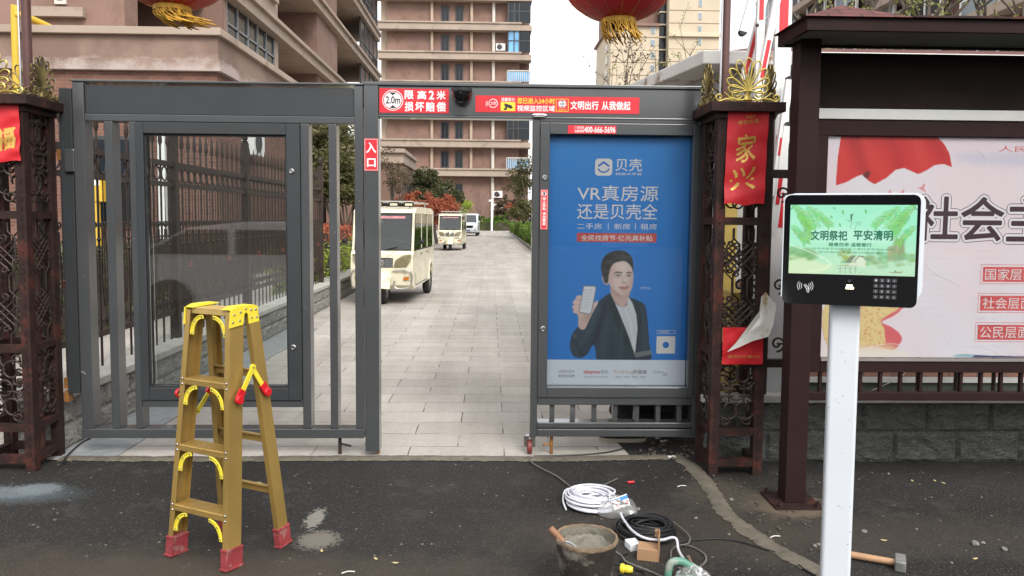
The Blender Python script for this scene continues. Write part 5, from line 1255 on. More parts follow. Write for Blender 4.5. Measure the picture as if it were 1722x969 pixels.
def chan(a, b_, inward, dv, w=.074, th=.024):
    """C-channel rail from foot a to top b_: web outside, two flanges turned inward"""
    mb = MB(); ax = (b_ - a).normalized()
    mb.bar(a, b_, .004, w, 0, up=tuple(dv))
    v0 = dv - ax * dv.dot(ax); v0.normalize()
    for s in (-1, 1):
        o = v0 * (s * (w / 2 - .002)) + inward * (th / 2 + .002)
        mb.bar(a + o, b_ + o, th, .004, 0, up=tuple(dv))
    return mb
def lerp(a, b_, z): return a + (b_ - a) * ((z - a.z) / (b_.z - a.z))
z0 = .03
for a, b_, inn, nm, w in ((FL, TFL, ua, 'front_rail', .08), (FR, TFR, -ua, 'front_rail', .08), (RL, TRL, ua, 'rear_rail', .062), (RRr, TRR, -ua, 'rear_rail', .062)):
    lo = lerp(a, b_, .012)
    chan(lo, b_, inn, va, w).build(nm, lad_m, ldr, .0015)
    b0, b1 = lerp(a, b_, .0), lerp(a, b_, .085 if nm == 'front_rail' else .08)
    mb = MB(); o = inn * .012
    mb.bar(b0 + o, b1 + o, .038, w + .012, 0, up=tuple(va)); mb.bar(b0 + o, lerp(a, b_, .012) + o, .044, w + .02, 0, up=tuple(va)); mb.bar(lerp(a, b_, .078) + o, lerp(a, b_, .09) + o, .042, w + .016, 0, up=tuple(va))
    mb.build('rubber_foot', boot, ldr, .004)
def bracket(c, sx, outw, name='corner_brace'):
    """yellow quarter-round gusset under a step end"""
    mb = MB(); L = .072; Wd = .013; pl = []
    for i in range(11):
        t = R(90 * i / 10); pl.append((L - L * math.cos(t), -L * 1.15 + L * 1.15 * math.sin(t)))
    inn = [(min(a + .016 * (1 if True else 0), L + .01), b_ - .012 * (i / 10)) for i, (a, b_) in enumerate(pl)]
    out = [(a - 0.0, b_) for a, b_ in pl]
    oo = [(L * (1 - math.cos(R(90 * i / 10))), -L * 1.2 + L * 1.2 * math.sin(R(90 * i / 10))) for i in range(11)]; ii = [(.016 + (L - .012) * (1 - math.cos(R(90 * i / 10))), -L * 1.22 + (L * 1.2 - .012) * math.sin(R(90 * i / 10))) for i in range(11)]
    poly = ii + oo[::-1]
    f = lambda a, b_, d: tuple(c + ua * (sx * a) + Vector((0, 0, b_)) - va * d)
    mb.prism(poly, f, 0, .005, 0)
    rim_ = [Vector(f(a, b_, .006)) for a, b_ in oo]; mb.tube(rim_, .0028, 6, 0)
    for a, b_ in ((.009, -L * 1.08), (.026, -.030), (L * .92, -.007)):
        mb.lathe([(.004, 0), (.003, .002), (.0005, .0025)], Vector(f(a, b_, .005)), 8, 1, axis=tuple(-va))
    return mb.build(name, [yel, steel], ldr)
steps = (.222, .485, .775)
for z in steps:
    a, b_ = lerp(FL, TFL, z) + ua * .026, lerp(FR, TFR, z) - ua * .026
    mb = MB(); mb.bar(a, b_, .082, .026, 0, up=(0, 0, 1))
    n = 7
    for i in range(n):
        o = va * (-.034 + .068 * i / (n - 1)) + Vector((0, 0, .0145)); mb.bar(a + o, b_ + o, .006, .004, 1, up=(0, 0, 1))
    for i in range(3):
        o = -va * .0425 + Vector((0, 0, -.008 + .008 * i)); mb.bar(a + o, b_ + o, .003, .004, 1, up=(0, 0, 1))
    for e_, sg in ((lerp(FL, TFL, z), 1), (lerp(FR, TFR, z), -1)):
        for dz_ in (-.012, .012): mb.lathe([(.0055, 0), (.004, .003), (.0005, .004)], e_ + ua * (sg * .012) - va * .0415 + Vector((0, 0, dz_)), 8, 2, axis=tuple(-va))
    mb.build('step', [lad_step, lad_m, steel], ldr)
    bracket(a - va * .041 + Vector((0, 0, -.014)), 1, 0); bracket(b_ - va * .041 + Vector((0, 0, -.014)), -1, 0)
a, b_ = TFL + Vector((0, 0, .0)), TFR
ca, cb = (TFL + TRL) / 2, (TFR + TRR) / 2
mb = MB(); mb.bar(ca + ua * .02 - va * .025, cb - ua * .02 - va * .025, .105, .028, 0, up=(0, 0, 1)); mb.build('top_step', lad_step, ldr, .002)
bracket(TFL + ua * .024 - va * .034 + Vector((0, 0, -.018)), 1, 0); bracket(TFR - ua * .024 - va * .034 + Vector((0, 0, -.018)), -1, 0)
for c, sg in ((ca, -1), (cb, 1)):
    mb = MB(); f = lambda p, q_, d: tuple(c + va * p + Vector((0, 0, q_)) + ua * (sg * d))
    mb.prism([(-.098, -.062), (-.02, -.055), (-.012, -.012), (-.002, -.002), (.008, -.012), (.014, -.055), (.076, -.05), (.066, .02), (.04, .026), (-.05, .026), (-.09, .012)], f, .004, .009, 0)
    mb.prism([(-.09, .014), (.066, .021), (.04, .027), (-.05, .027)], f, -.045, .004, 0)
    for p, q_ in ((-.08, -.04), (-.04, -.036), (-.07, -.008), (-.035, .0), (.03, -.03), (.06, -.03), (.028, .004), (.055, .004), (-.004, .012)): mb.lathe([(.0055, 0), (.004, .003), (.0005, .0035)], Vector(f(p, q_, .009)), 8, 1, axis=tuple(ua * sg))
    mb.build('hinge_plate', [yel, steel], ldr)
for (fa, fb), (ra_, rb), sg in (((FR, TFR), (RRr, TRR), 1), ((FL, TFL), (RL, TRL), -1)):
    p, q_ = lerp(fa, fb, .715) + ua * (sg * .014) - va * (.022 if sg < 0 else 0), lerp(ra_, rb, .72) + ua * (sg * .012)
    k = (p + q_) / 2 + Vector((0, 0, .125 if sg > 0 else -.10)) ; o = ua * (sg * .005)
    mb = MB(); mb.bar(p + o, k + o, .005, .024, 0, up=tuple(va)); mb.bar(k, q_, .005, .022, 0, up=tuple(va)); mb.lathe([(.015, 0), (.015, .008), (.0005, .008)], k, 14, 0, axis=tuple(ua * sg))
    mb.lathe([(.005, 0), (.004, .011), (.0005, .011)], k, 8, 1, axis=tuple(ua * sg)); mb.build('spreader', [yel, steel], ldr)
    for c, d in ((p, (k - p).normalized()), (q_, (k - q_).normalized())):
        mb = MB(); mb.lathe([(.017, -.006), (.0195, -.004), (.0195, .008), (.017, .011), (.0005, .011)], c + ua * (sg * .006), 18, 0, axis=tuple(ua * sg)); mb.bar(c + o * .5, c + d * .045 + o * .5, .010, .036, 0, up=tuple(va)); mb.lathe([(.007, .012), (.006, .015), (.0005, .016)], c, 8, 1, axis=tuple(ua * sg))
        mb.build('knob', [redp, steel], ldr)
for z in (.26, .50, .80):
    a, b_ = lerp(RL, TRL, z) + ua * .01, lerp(RRr, TRR, z) - ua * .01
    mb = MB(); mb.bar(a, b_, .012, .034, 0, up=(0, 0, 1)); mb.bar(a + Vector((0, 0, .016)) - va * .006, b_ + Vector((0, 0, .016)) - va * .006, .022, .004, 0); mb.build('rear_brace', lad_m, ldr)

# ================================================================== TOOLS AND CABLES ON THE ASPHALT
def gpts(l, z): return [G(x, y, z) for x, y in l]
def smooth(pts, n=8):
    pts = [Vector(p) for p in pts]; out = []
    for i in range(len(pts) - 1):
        p0, p1, p2, p3 = pts[max(i - 1, 0)], pts[i], pts[i + 1], pts[min(i + 2, len(pts) - 1)]
        for k in range(n):
            t = k / n; out.append(.5 * ((2 * p1) + (p2 - p0) * t + (2 * p0 - 5 * p1 + 4 * p2 - p3) * t * t + (3 * p1 - p0 - 3 * p2 + p3) * t ** 3))
    return out + [pts[-1]]
blackcab = mk('black cable sheath', (.012, .012, .013), .4, 0, .2, 20); whitecab = mk('white cable sheath', (.66, .66, .72), .4, 0, .04, 10); greycab = mk('dusty grey cable', (.12, .115, .10), .7, 0, .2, 20)
def cable(l, r, m, label, z=None, cat='cable'):
    zz = r + .001 if z is None else z
    pts = smooth([G(x, y, zz + (d if len(rest) else 0)) for x, y, *rest in l for d in [rest[0] if rest else 0]], 8)
    return tag(MB().tube(pts, r, 8).build('cable', m), label, cat)
# bucket of mortar
bcx, bcy = G(985, 1002).x, 2.985
bk = thing('mortar_bucket', (bcx, bcy, 0), 'dirty dark plastic bucket half full of grey mortar', 'bucket')
bkm = mk('cement stained black plastic', (.030, .022, .018), .6, 0, .3, 8, .2, 40, dirt=(.16, .145, .12), dirt_amt=.45, ds=9)
rimm = mk('mortar caked rim', (.19, .135, .085), .85, 0, .3, 20, .7, 50)
bh, br_, bt = .236, .092, .120
mort = mk('wet grey mortar', (.155, .142, .112), .6, 0, .2, 16, .8, 40)
mb = MB(); mb.lathe([(.0005, .004), (br_, .0), (br_ + .004, .01), (bt, bh - .02), (bt + .002, bh)], (bcx, bcy, 0), 40); mb.lathe([(bt - .006, bh), (bt - .010, bh - .03), (br_ + .012, .06)], (bcx, bcy, 0), 40, 1)
mb.build('bucket_body', [bkm, mort], bk)
mb = MB(); mb.lathe([(bt - .006, bh - .004), (bt - .004, bh + .004), (bt + .004, bh + .005), (bt + .007, bh - .004), (bt + .004, bh - .012)], (bcx, bcy, 0), 60)
mb.v = [tuple(Vector(v) + Vector((.003, .003, .003)) * mnoise.noise(Vector(v) * 45)) for v in mb.v]; mb.build('rim', rimm, bk)
mb = MB(); mz = .178
def mfn(s, u):
    rr = .108 * u; t = 2 * math.pi * s; x, y = bcx + rr * math.cos(t), bcy + rr * math.sin(t)
    return (x, y, mz + .014 * (y - bcy) / .11 + (.022 * mnoise.noise((x * 22, y * 22, 0)) + .012 * mnoise.noise((x * 60, y * 60, 3))) * (1 - u * .4) + .012 * (u > .9))
mb.grid(lambda s, u: mfn(s, u), 48, 14, 0); mb.build('mortar', mort, bk)
pts = [(bcx - .118 * math.cos(t), bcy + .118 * math.sin(t) * .6 + .05, bh - .012 + .02 * math.sin(t)) for t in [math.pi * i / 16 for i in range(17)]]
MB().tube([(p[0], p[1] + .02, p[2] - .004) for p in pts], .0022, 6).build('wire_handle', iron_dark, bk)
tr = thing('trowel', (bcx - .09, bcy - .03, bh), 'brick trowel with a worn wooden grip lying in the mortar bucket', 'trowel')
wood = mk('worn wooden handle', (.30, .15, .08), .6, 0, .25, 14, .2, 60, dirt=(.22, .19, .15), dirt_amt=.4, ds=14)
h0, h1 = P(925, 888, bcy - .005), P(948, 911, bcy - .02)
MB().tube(smooth([h0, h0.lerp(h1, .1), h0.lerp(h1, .5), h1], 4), [.006, .010, .0125, .0125, .013, .0135, .0135, .0135, .013, .0125, .011, .010, .009], 12).build('grip', wood, tr)
h2 = Vector((bcx - .04, bcy - .045, mz + .03)); MB().tube([h1, h1.lerp(h2, .5) + Vector((0, 0, .01)), h2], .004, 8).build('tang', steel, tr)
mb = MB(); mb.prism([(0, -.035), (.09, -.02), (.115, 0), (.09, .02), (0, .035)], lambda a, b_, d: (h2.x + a, h2.y + b_, h2.z + d - a * .15), 0, .002); mb.build('blade', mort, tr)
def coil(name, px, py, rx, n, h, r, m, label, seed, rmin=.45, ecc=.8):
    c = G(px, py); rnd = random.Random(seed); pts = []
    for k in range(n):
        rr = rx * (rmin + (1 - rmin) * rnd.random() ** .6); ox, oy = rnd.uniform(-.15, .15) * rx, rnd.uniform(-.12, .12) * rx; hz0 = r + h * (k / n) * rnd.uniform(.6, 1); tl = rnd.uniform(-.15, .15); ph = rnd.random() * 6
        for i in range(26):
            t = 2 * math.pi * i / 26
            pts.append(Vector((c.x + ox + rr * math.cos(t), c.y + oy + rr * ecc * math.sin(t), max(r, hz0 + tl * .12 * math.sin(t + ph)))))
    # blend each turn into the next
    sm = [pts[0]]
    for i in range(1, len(pts) - 1): sm.append((pts[i - 1] + pts[i] * 2 + pts[i + 1]) / 4)
    t = thing(name, (c.x, c.y, 0), label, 'cable coil')
    MB().tube(sm, r, 7, 0).build('turns', m, t); return t, c
tc_, cw_ = coil('cable_coil', 994, 851, .136, 36, .078, .0055, whitecab, 'coil of white cable still half in a clear plastic bag', 5, .35, .95)
film = glassmat('clear plastic film', (.93, .94, .95), 1.0, .20, .16)
mb = MB(); bc = G(1034, 860)
def bagf(s, u):
    t = 2 * math.pi * s; k = math.sin(math.pi * u / 2 + .02); x = bc.x + (.115 + .012 * mnoise.noise((t * 1.5, u * 4, 1))) * math.cos(t) * k; y = bc.y + (.11 + .012 * mnoise.noise((t * 2, u * 3, 4))) * math.sin(t) * k
    return (x, y, .004 + .07 * (math.cos(math.pi * u / 2) ** .8 if u < 1 else 0) + .010 * mnoise.noise((x * 40, y * 40, 2)) * (1 - u) + .004 * abs(mnoise.noise((x * 90, y * 90, 5))))
mb.grid(bagf, 36, 12, 0); mb.build('plastic_bag', film, tc_)
lb = [Vector(bagf(0, 0))]; mb = MB()
c1, c2 = P(1036, 851, bc.y - .07), P(1050, 862, bc.y - .07)
labm = [mk('paper label blue', (.05, .22, .55), .5, 0, .05), sign_white, sign_red]
f = lambda a, b_, d: tuple(Vector((bc.x + .002, bc.y - .052 - d * .6, .052 + d)) + Vector((.93, .12, .30)).normalized() * a + Vector((-.15, .62, .55)).normalized() * b_)
mb.grid(lambda s, u: f(-.02 + .085 * s, -.02 + .06 * u, 0), 6, 5, 1); flat(mb, rect(-.02, .065, .014, .034), f, .001, 0); mb.text('RVV 2', f, -.004, .06, -.012, .008, .0012, .03, 2); flat(mb, disc(-.012, .024, .007), f, .002, 2)
mb.build('paper_label', labm, tc_)
coil('cable_coil', 1087, 897, .138, 26, .055, .0048, blackcab, 'coil of thin black cable lying on the asphalt behind the cardboard box', 9, .45, 1.05)
cable([(1044, 864, .05), (1050, 876, .045), (1064, 893, .06), (1085, 905, .065), (1112, 908, .06), (1130, 904, .05), (1138, 908, .04), (1141, 925, .02), (1150, 940, .03), (1166, 955, .06), (1178, 968, .06)], .0058, whitecab, 'thick white cable running from the white coil to the green tool', .006)
cable([(975, 832, .05), (962, 822, .055), (950, 826, .04), (947, 842, .02), (952, 857, .01)], .0050, whitecab, 'loose loop of white cable beside the white coil', .006)
cable([(1070, 745), (1062, 750), (1030, 759), (990, 764), (945, 766), (898, 767)], .0045, blackcab, 'thin black cable across the paving under the right gate leaf', .010)
cable([(890, 773), (897, 780), (915, 790), (935, 800), (952, 813), (966, 824)], .0045, greycab, 'dusty cable running from the caster to the white coil', .012)
cable([(1140, 915), (1160, 909), (1205, 906), (1245, 911), (1285, 923), (1325, 937), (1352, 957), (1372, 968)], .004, blackcab, 'thin black cable trailing off to the right across the mortar trench', .006)
cable([(1128, 938), (1130, 924), (1145, 917), (1165, 920), (1184, 932), (1187, 943), (1176, 954), (1160, 958), (1140, 955)], .0048, greycab, 'looped grey cable lying beside the green tool', .006)
cable([(1132, 878), (1150, 892), (1160, 903), (1157, 914), (1143, 917)], .004, greycab, 'short bowed grey cable right of the black coil', .02)
cable([(1030, 925), (1045, 935), (1052, 944), (1070, 952), (1095, 962), (1118, 972)], .005, greycab, 'grey cable leading from the white adapter past the cardboard box', .006)
cable([(1056, 930), (1046, 936), (1046, 947), (1062, 955), (1078, 960)], .004, blackcab, 'short black lead curling in front of the cardboard box', .006)
cable([(1028, 948), (1055, 952), (1075, 957), (1085, 968), (1070, 974), (1040, 966)], .0042, blackcab, 'black lead looped around the yellow plug', .006)
# cardboard box with an open flap
card = mk('brown cardboard', (.36, .215, .115), .8, 0, .1, 10, .08, 60)
p0, p1 = G(1071, 942), G(1106, 946); bx = thing('cardboard_box', tuple(p0.lerp(p1, .5)), 'small brown cardboard box with its end flap standing open', 'box')
ud = (p1 - p0).normalized(); vd = Vector((-ud.y, ud.x, 0)); L = (p1 - p0).length; hb = .052; dp = .085
mb = MB(); mb.ob(p0 + ud * L / 2 + vd * dp / 2 + Vector((0, 0, hb / 2)), ud * L / 2, vd * dp / 2, (0, 0, hb / 2)); mb.build('carton', card, bx, .0015)
f = lambda a, b_, d: tuple(p1 + ud * (.001 + d) + vd * a + Vector((0, 0, b_)))
mb = MB(); mb.prism([(0, 0), (dp, 0), (dp, .11), (dp - .012, .118), (dp - .03, .118), (dp - .034, .104), (dp - .05, .104), (dp - .055, .118), (.012, .118), (0, .108)], f, 0, .003); mb.build('flap', card, bx)
mb = MB(); f2 = lambda a, b_, d: tuple(p1 + vd * dp - ud * a + Vector((0, 0, b_)) + vd * d)
mb.prism([(0, .075), (.018, .078), (.02, .092), (.012, .093), (.012, .10), (.02, .101), (.018, .116), (0, .116)], f2, 0, .002); mb.build('tuck_tab', card, bx)
# white adapter, yellow plugs
ap_ = G(1064, 923); ad = thing('power_adapter', tuple(ap_), 'white square power adapter lying left of the cardboard box', 'adapter')
mb = MB(); mb.ob(ap_ + Vector((0, 0, .019)), Vector((.026, .010, 0)), Vector((-.010, .024, .004)), (0, 0, .017)); mb.build('case', white_plastic, ad, .004)
mb = MB(); mb.ob(ap_ + Vector((.001, -.002, .0375)), Vector((.014, .0055, 0)), Vector((-.003, .008, .001)), (0, 0, .0008)); mb.build('label_plate', plight, ad)
for s in (-1, 1): MB().bar(ap_ + Vector((.026, .012 + s * .008, .02)), ap_ + Vector((.045, .022 + s * .008, .02)), .006, .0015).build('pin', steel, ad)
def plug(px, py, ang, label):
    c = G(px, py, .017); t = thing('plug', (c.x, c.y, 0), label, 'plug'); d = Vector((math.cos(R(ang)), math.sin(R(ang)), 0))
    MB().lathe([(.0005, -.028), (.011, -.028), (.015, -.02), (.017, -.006), (.016, .006), (.020, .010), (.020, .022), (.017, .025), (.0005, .025)], c, 16, axis=tuple(d)).build('body', yel, t)
    sd_ = Vector((-d.y, d.x, 0))
    for s in (-1, 1): MB().bar(c + d * .025 + sd_ * s * .008, c + d * .042 + sd_ * s * .008, .002, .006).build('pin', steel, t)
plug(1053, 957, 160, 'yellow electric plug lying between the bucket and the green tool')
sc0, sc1, sc2 = G(986, 827, .016), G(1002, 822, .014), G(1038, 805, .008)
t = thing('screwdriver', tuple(sc0.lerp(sc2, .5) * 1), 'screwdriver with a yellow handle lying behind the white cable coil', 'screwdriver')
MB().tube(smooth([sc0, sc0.lerp(sc1, .4), sc0.lerp(sc1, .8), sc1], 3), [.010, .013, .015, .016, .014, .0135, .013, .015, .016, .012], 12).build('handle', yel, t)
MB().tube([sc1, sc2], .0042, 8).build('shaft', greycab, t)
# green power tool
gp0 = G(1150, 985); gt = thing('power_tool', tuple(gp0), 'green electric hand tool with a loop handle wrapped in clear plastic film', 'power tool')
grn = mk('green tool plastic', (.10, .26, .19), .5, 0, .12, 12, dirt=(.32, .32, .28), dirt_amt=.4, ds=14)
w = lambda px, py, dy=0: P(px, py, gp0.y + dy)
MB().tube(smooth([w(1123, 985), w(1124, 960), w(1130, 946), w(1145, 944), w(1158, 950), w(1170, 958), w(1176, 972)], 5), .016, 12).build('loop_handle', grn, gt)
mb = MB(); mb.lathe([(.0005, 0), (.03, .0), (.036, .02), (.036, .09), (.03, .12), (.022, .13), (.0005, .13)], w(1126, 985), 18, axis=(.9, -.1, .12)); mb.build('motor_housing', grn, gt)
mb = MB(); mb.lathe([(.024, 0), (.03, .02), (.026, .05), (.012, .06), (.012, .09), (.0005, .09)], w(1172, 980, -.01), 16, axis=(.9, -.1, -.1)); mb.build('gear_head', steel, gt)
mb = MB(); c = w(1165, 972, -.015)
mb.grid(lambda s, u: tuple(c + Vector((.07 * math.cos(2 * math.pi * s) * math.sin(math.pi * u), .05 * math.sin(2 * math.pi * s) * math.sin(math.pi * u), .048 * math.cos(math.pi * u))) * (1 + .35 * mnoise.noise((s * 6, u * 6, 2)))), 24, 14, 0, False); mb.build('plastic_wrap', film, gt)
MB().tube([w(1157, 935), w(1175, 975)], .006, 8).build('side_rod', mk('rusty rod', (.25, .17, .13), .6, .4, .2), gt)
# club hammer
a, b_ = G(1385, 925, .02), G(1506, 946, .022); hm = thing('hammer', tuple(a.lerp(b_, .6)), 'club hammer with a wooden handle and a square steel head on the asphalt', 'hammer')
hw = mk('smooth hammer handle', (.38, .22, .12), .5, 0, .15, 12)
MB().tube([a, a.lerp(b_, .1), a.lerp(b_, .5), b_], [.013, .016, .0155, .0145], 14).build('handle', hw, hm)
d = (b_ - a).normalized(); sd_ = Vector((-d.y, d.x, 0)); mb = MB(); hc = b_ + d * .018 + Vector((0, 0, .002))
mb.ob(hc, d * .022, sd_ * .05, (0, 0, .024)); mb.build('steel_head', mk('cast steel', (.23, .23, .23), .5, .6, .25, 20, dirt=(.3, .29, .27), dirt_amt=.4, ds=20), hm, .006)
c = G(1061, 811, .008); t = tag(MB().lathe([(.0005, -.02), (.006, -.02), (.008, -.014), (.007, .02), (.0005, .021)], c, 10, axis=(.95, .25, 0)).build('screw_cap', redp), 'small red plastic cap lying alone on the asphalt behind the coils', 'cap')
# stones and litter
rnd = random.Random(21)
stone_m = [mk('grey pebble', (.20, .19, .175), .9, 0, .3, 30), mk('mud clod', (.07, .06, .048), .95, 0, .3, 30), mk('pale leaf scrap', (.48, .40, .20), .8, 0, .2, 20), mk('white scrap', (.55, .54, .5), .7, 0, .1)]
def pebble(c, r, m, name, label, cat, group, fl=.6):
    mb = MB(); sd = rnd.random() * 50
    mb.grid(lambda s, u: tuple(Vector((math.cos(2 * math.pi * s) * math.sin(math.pi * u), math.sin(2 * math.pi * s) * math.sin(math.pi * u) * .8, (math.cos(math.pi * u) * fl + fl * .8))) * r * (1 + .35 * mnoise.noise((math.cos(2 * math.pi * s) * 1.3 + sd, math.sin(2 * math.pi * s) * 1.3, u * 3)))), 9, 6, 0, False)
    mb.xf(Matrix.Translation(c) @ Matrix.Rotation(rnd.random() * 6, 4, 'Z')); return tag(mb.build(name, m), label, cat, group)
for px, py, r in ((1640, 917, .020), (1653, 915, .012), (1689, 926, .015), (1453, 896, .014), (1370, 920, .012), (1376, 917, .01), (1360, 955, .011), (1074, 858, .012), (1170, 873, .01), (1226, 900, .009), (1600, 948, .008), (1541, 891, .007), (1494, 798, .009), (1230, 842, .012)):
    pebble(G(px, py), r, stone_m[0], 'pebble', 'loose grey stone chip lying on the asphalt', 'pebble', 'grey stone chips on the asphalt')
for k in range(70):
    t_ = rnd.random(); px, py = 1160 + 215 * t_ + rnd.gauss(0, 32), 790 + 150 * t_ + rnd.gauss(0, 24)
    if px > 1400 or py > 965: continue
    pebble(G(px, py), rnd.uniform(.004, .011), stone_m[1], 'clod', 'dark crumb of dug up earth beside the mortar trench', 'clod', 'earth crumbs along the mortar trench', .7)
for px, py in ((1534, 809), (1572, 809), (1587, 813), (1486, 909), (1640, 940), (632, 940), (541, 927), (665, 947), (436, 812), (1463, 775)):
    mb = MB(); c = G(px, py, .003); an = rnd.random() * 6; f = lambda a, b_, d: (c.x + a * math.cos(an) - b_ * math.sin(an), c.y + a * math.sin(an) + b_ * math.cos(an), c.z + d + abs(a) * .15)
    mb.prism([(-.016, 0), (-.006, .006), (.006, .006), (.016, 0), (.006, -.005), (-.006, -.006)], f, 0, .0015); tag(mb.build('leaf_scrap', stone_m[2]), 'pale yellow scrap of leaf lying flat on the asphalt', 'leaf scrap', 'pale leaf scraps on the asphalt')
for px, py, lab in ((585, 963, 'curved white sliver of plastic on the asphalt right of the ladder'), (1303, 903, 'short white strip of plastic on the mortar trench'), (1146, 818, 'white sliver of plastic beside the top of the mortar trench')):
    c = G(px, py, .004); MB_ = MB().tube(smooth([c + Vector((-.025, -.008, 0)), c + Vector((0, .004, .003)), c + Vector((.028, .008, 0))], 4), .0028, 6); tag(MB_.build('plastic_sliver', stone_m[3]), lab, 'litter')

# ================================================================== PEOPLE
def skin_mesh(name, V, E, Rr, m, parent, sub=2, root=0):
    me = bpy.data.meshes.new(name); org = ORG[parent]
    me.from_pydata([tuple(Vector(v)) for v in V], E, []); o = bpy.data.objects.new(name, me); C.objects.link(o); o.parent = parent; ORG[o] = org
    sk = o.modifiers.new('skin', 'SKIN'); sk.use_smooth_shade = True
    for i, r in enumerate(Rr): me.skin_vertices[0].data[i].radius = (r, r) if not isinstance(r, tuple) else r; me.skin_vertices[0].data[i].use_root = (i == root)
    ss = o.modifiers.new('sub', 'SUBSURF'); ss.levels = ss.render_levels = sub
    me.materials.append(m); return o
skin = mk('skin', (.42, .25, .18), .5, 0, .06); hairm = mk('black hair', (.012, .010, .009), .5, 0, .2); c_black = mk('black cloth', (.012, .012, .014), .8, 0, .2, 20); c_red = mk('red cloth', (.42, .03, .035), .8, 0, .15, 20); c_shoe = mk('pale rubber sole', (.42, .38, .30), .7, 0, .15, 20); c_jacket = mk('dark red work jacket', (.22, .03, .03), .8, 0, .2, 14)
def person(loc, label, j, cols, rz=0, s=1.0, sub=2):
    """j: joints by name; one skinned body, clothes grown on the same bones"""
    t = thing('person', loc, label, 'person', None, rz)
    t.scale = (s, s, s)
    names = ['hip', 'waist', 'chest', 'neck', 'head0', 'head1', 'sl', 'el', 'hl', 'fl', 'sr', 'er', 'hr', 'fr', 'tl', 'kl', 'al', 'ol', 'tr', 'kr', 'ar', 'or']
    rad = dict(hip=.125, waist=.11, chest=.125, neck=.05, head0=.078, head1=.07, sl=.055, el=.042, hl=.03, fl=.022, sr=.055, er=.042, hr=.03, fr=.022, tl=.085, kl=.058, al=.038, ol=.03, tr=.085, kr=.058, ar=.038)
    rad['or'] = .03
    ed = [('hip', 'waist'), ('waist', 'chest'), ('chest', 'neck'), ('neck', 'head0'), ('head0', 'head1'), ('chest', 'sl'), ('sl', 'el'), ('el', 'hl'), ('hl', 'fl'), ('chest', 'sr'), ('sr', 'er'), ('er', 'hr'), ('hr', 'fr'), ('hip', 'tl'), ('tl', 'kl'), ('kl', 'al'), ('al', 'ol'), ('hip', 'tr'), ('tr', 'kr'), ('kr', 'ar'), ('ar', 'or')]
    def grow(nm, keep, grow_, m, shrink=.95):
        ks = [k for k in names if k in keep]; V = [j[k] for k in ks]; E = [(ks.index(a), ks.index(b_)) for a, b_ in ed if a in ks and b_ in ks]
        return skin_mesh(nm, V, E, [rad[k] * shrink + grow_ for k in ks], m, t, sub)
    grow('body', names, 0, skin)
    grow('trousers', ['hip', 'tl', 'kl', 'al', 'tr', 'kr', 'ar'], .016, cols[1], 1)
    grow('jacket', ['hip', 'waist', 'chest', 'sl', 'el', 'hl', 'sr', 'er', 'hr'], .022, cols[0], 1)
    for a, o_ in (('al', 'ol'), ('ar', 'or')):
        A, O = Vector(j[a]), Vector(j[o_]); d = (O - A); d.z = 0; d.normalize(); sdv = Vector((-d.y, d.x, 0)); A0 = Vector((A.x, A.y, 0)) - d * .06
        mb = MB(); prof = [(-.0, .03), (.05, .042), (.16, .045), (.24, .036), (.275, .012)]
        pl = [(u, w_) for u, w_ in prof] + [(u, -w_) for u, w_ in prof[::-1]]
        f = lambda u, w_, dd: tuple(A0 + d * u + sdv * w_ + Vector((0, 0, dd)))
        mb.prism(pl, f, 0, .022, 0); mb.prism([(u * .98 + .002, w_ * .92) for u, w_ in pl], lambda u, w_, dd: tuple(A0 + d * u + sdv * w_ + Vector((0, 0, dd * (1 - .45 * min(1, u / .26)) + .022))), 0, .075, 1)
        mb.v = [tuple(Vector(v) + 0 * d) for v in mb.v]
        o = mb.build('shoe', [cols[2], cols[3]], None, .006, keep=True); o.parent = t; ORG[o] = ORG[t]
    h0, h1 = Vector(j['head0']), Vector(j['head1']); up = (h1 - h0).normalized()
    fwd = Vector(j.get('face', (0, -1, 0)))
    mb = MB(); c = h0.lerp(h1, .62)
    mb.grid(lambda s_, u: tuple(c + Vector((.088 * math.cos(2 * math.pi * s_) * math.sin(R(100) * u), .098 * math.sin(2 * math.pi * s_) * math.sin(R(100) * u), .115 * math.cos(R(100) * u))) - fwd * .014), 18, 8, 0)
    o = mb.build('hair', hairm, None, keep=True); o.parent = t; ORG[o] = ORG[t]
    sdv = fwd.cross(Vector((0, 0, 1))); fc = h0.lerp(h1, .35)
    mb = MB()
    for s_ in (-1, 1):
        mb.lathe([(.0005, .0), (.008, -.003), (.010, -.008)], fc + fwd * .084 + sdv * (s_ * .030) + Vector((0, 0, .02)), 8, 0, axis=tuple(fwd))
    o = mb.build('eyes', hairm, None, keep=True); o.parent = t; ORG[o] = ORG[t]
    mb = MB(); mb.bar(fc + fwd * .074 + Vector((0, 0, .015)), fc + fwd * .092 + Vector((0, 0, -.02)), .014, .018); o = mb.build('nose', skin, None, keep=True); o.parent = t; ORG[o] = ORG[t]
    return t
# crouching behind the poster leaf, facing left along the gate
cpx = PX(1088, 5.3, 690)
person((cpx, 5.30, .004), 'person in dark clothes crouching behind the blue poster leaf with one shoe showing', dict(
    hip=(.20, 0, .32), waist=(.14, 0, .48), chest=(.03, 0, .70), neck=(-.04, 0, .86), head0=(-.09, 0, .94), head1=(-.11, 0, 1.06),
    sl=(-.01, -.19, .74), el=(-.20, -.22, .54), hl=(-.36, -.12, .44), fl=(-.43, -.09, .42), sr=(-.01, .19, .74), er=(-.20, .22, .54), hr=(-.36, .12, .44), fr=(-.43, .09, .42),
    tl=(.14, -.11, .28), kl=(-.26, -.14, .38), al=(-.10, -.16, .09), ol=(-.24, -.16, .04), tr=(.14, .11, .26), kr=(-.20, .13, .10), ar=(.26, .13, .07), **{'or': (.40, .13, .03)}, face=(-1, 0, 0)),
    [c_jacket, c_black, c_shoe, c_black], 0, 1.15)
far = G(822.5, 387.6)
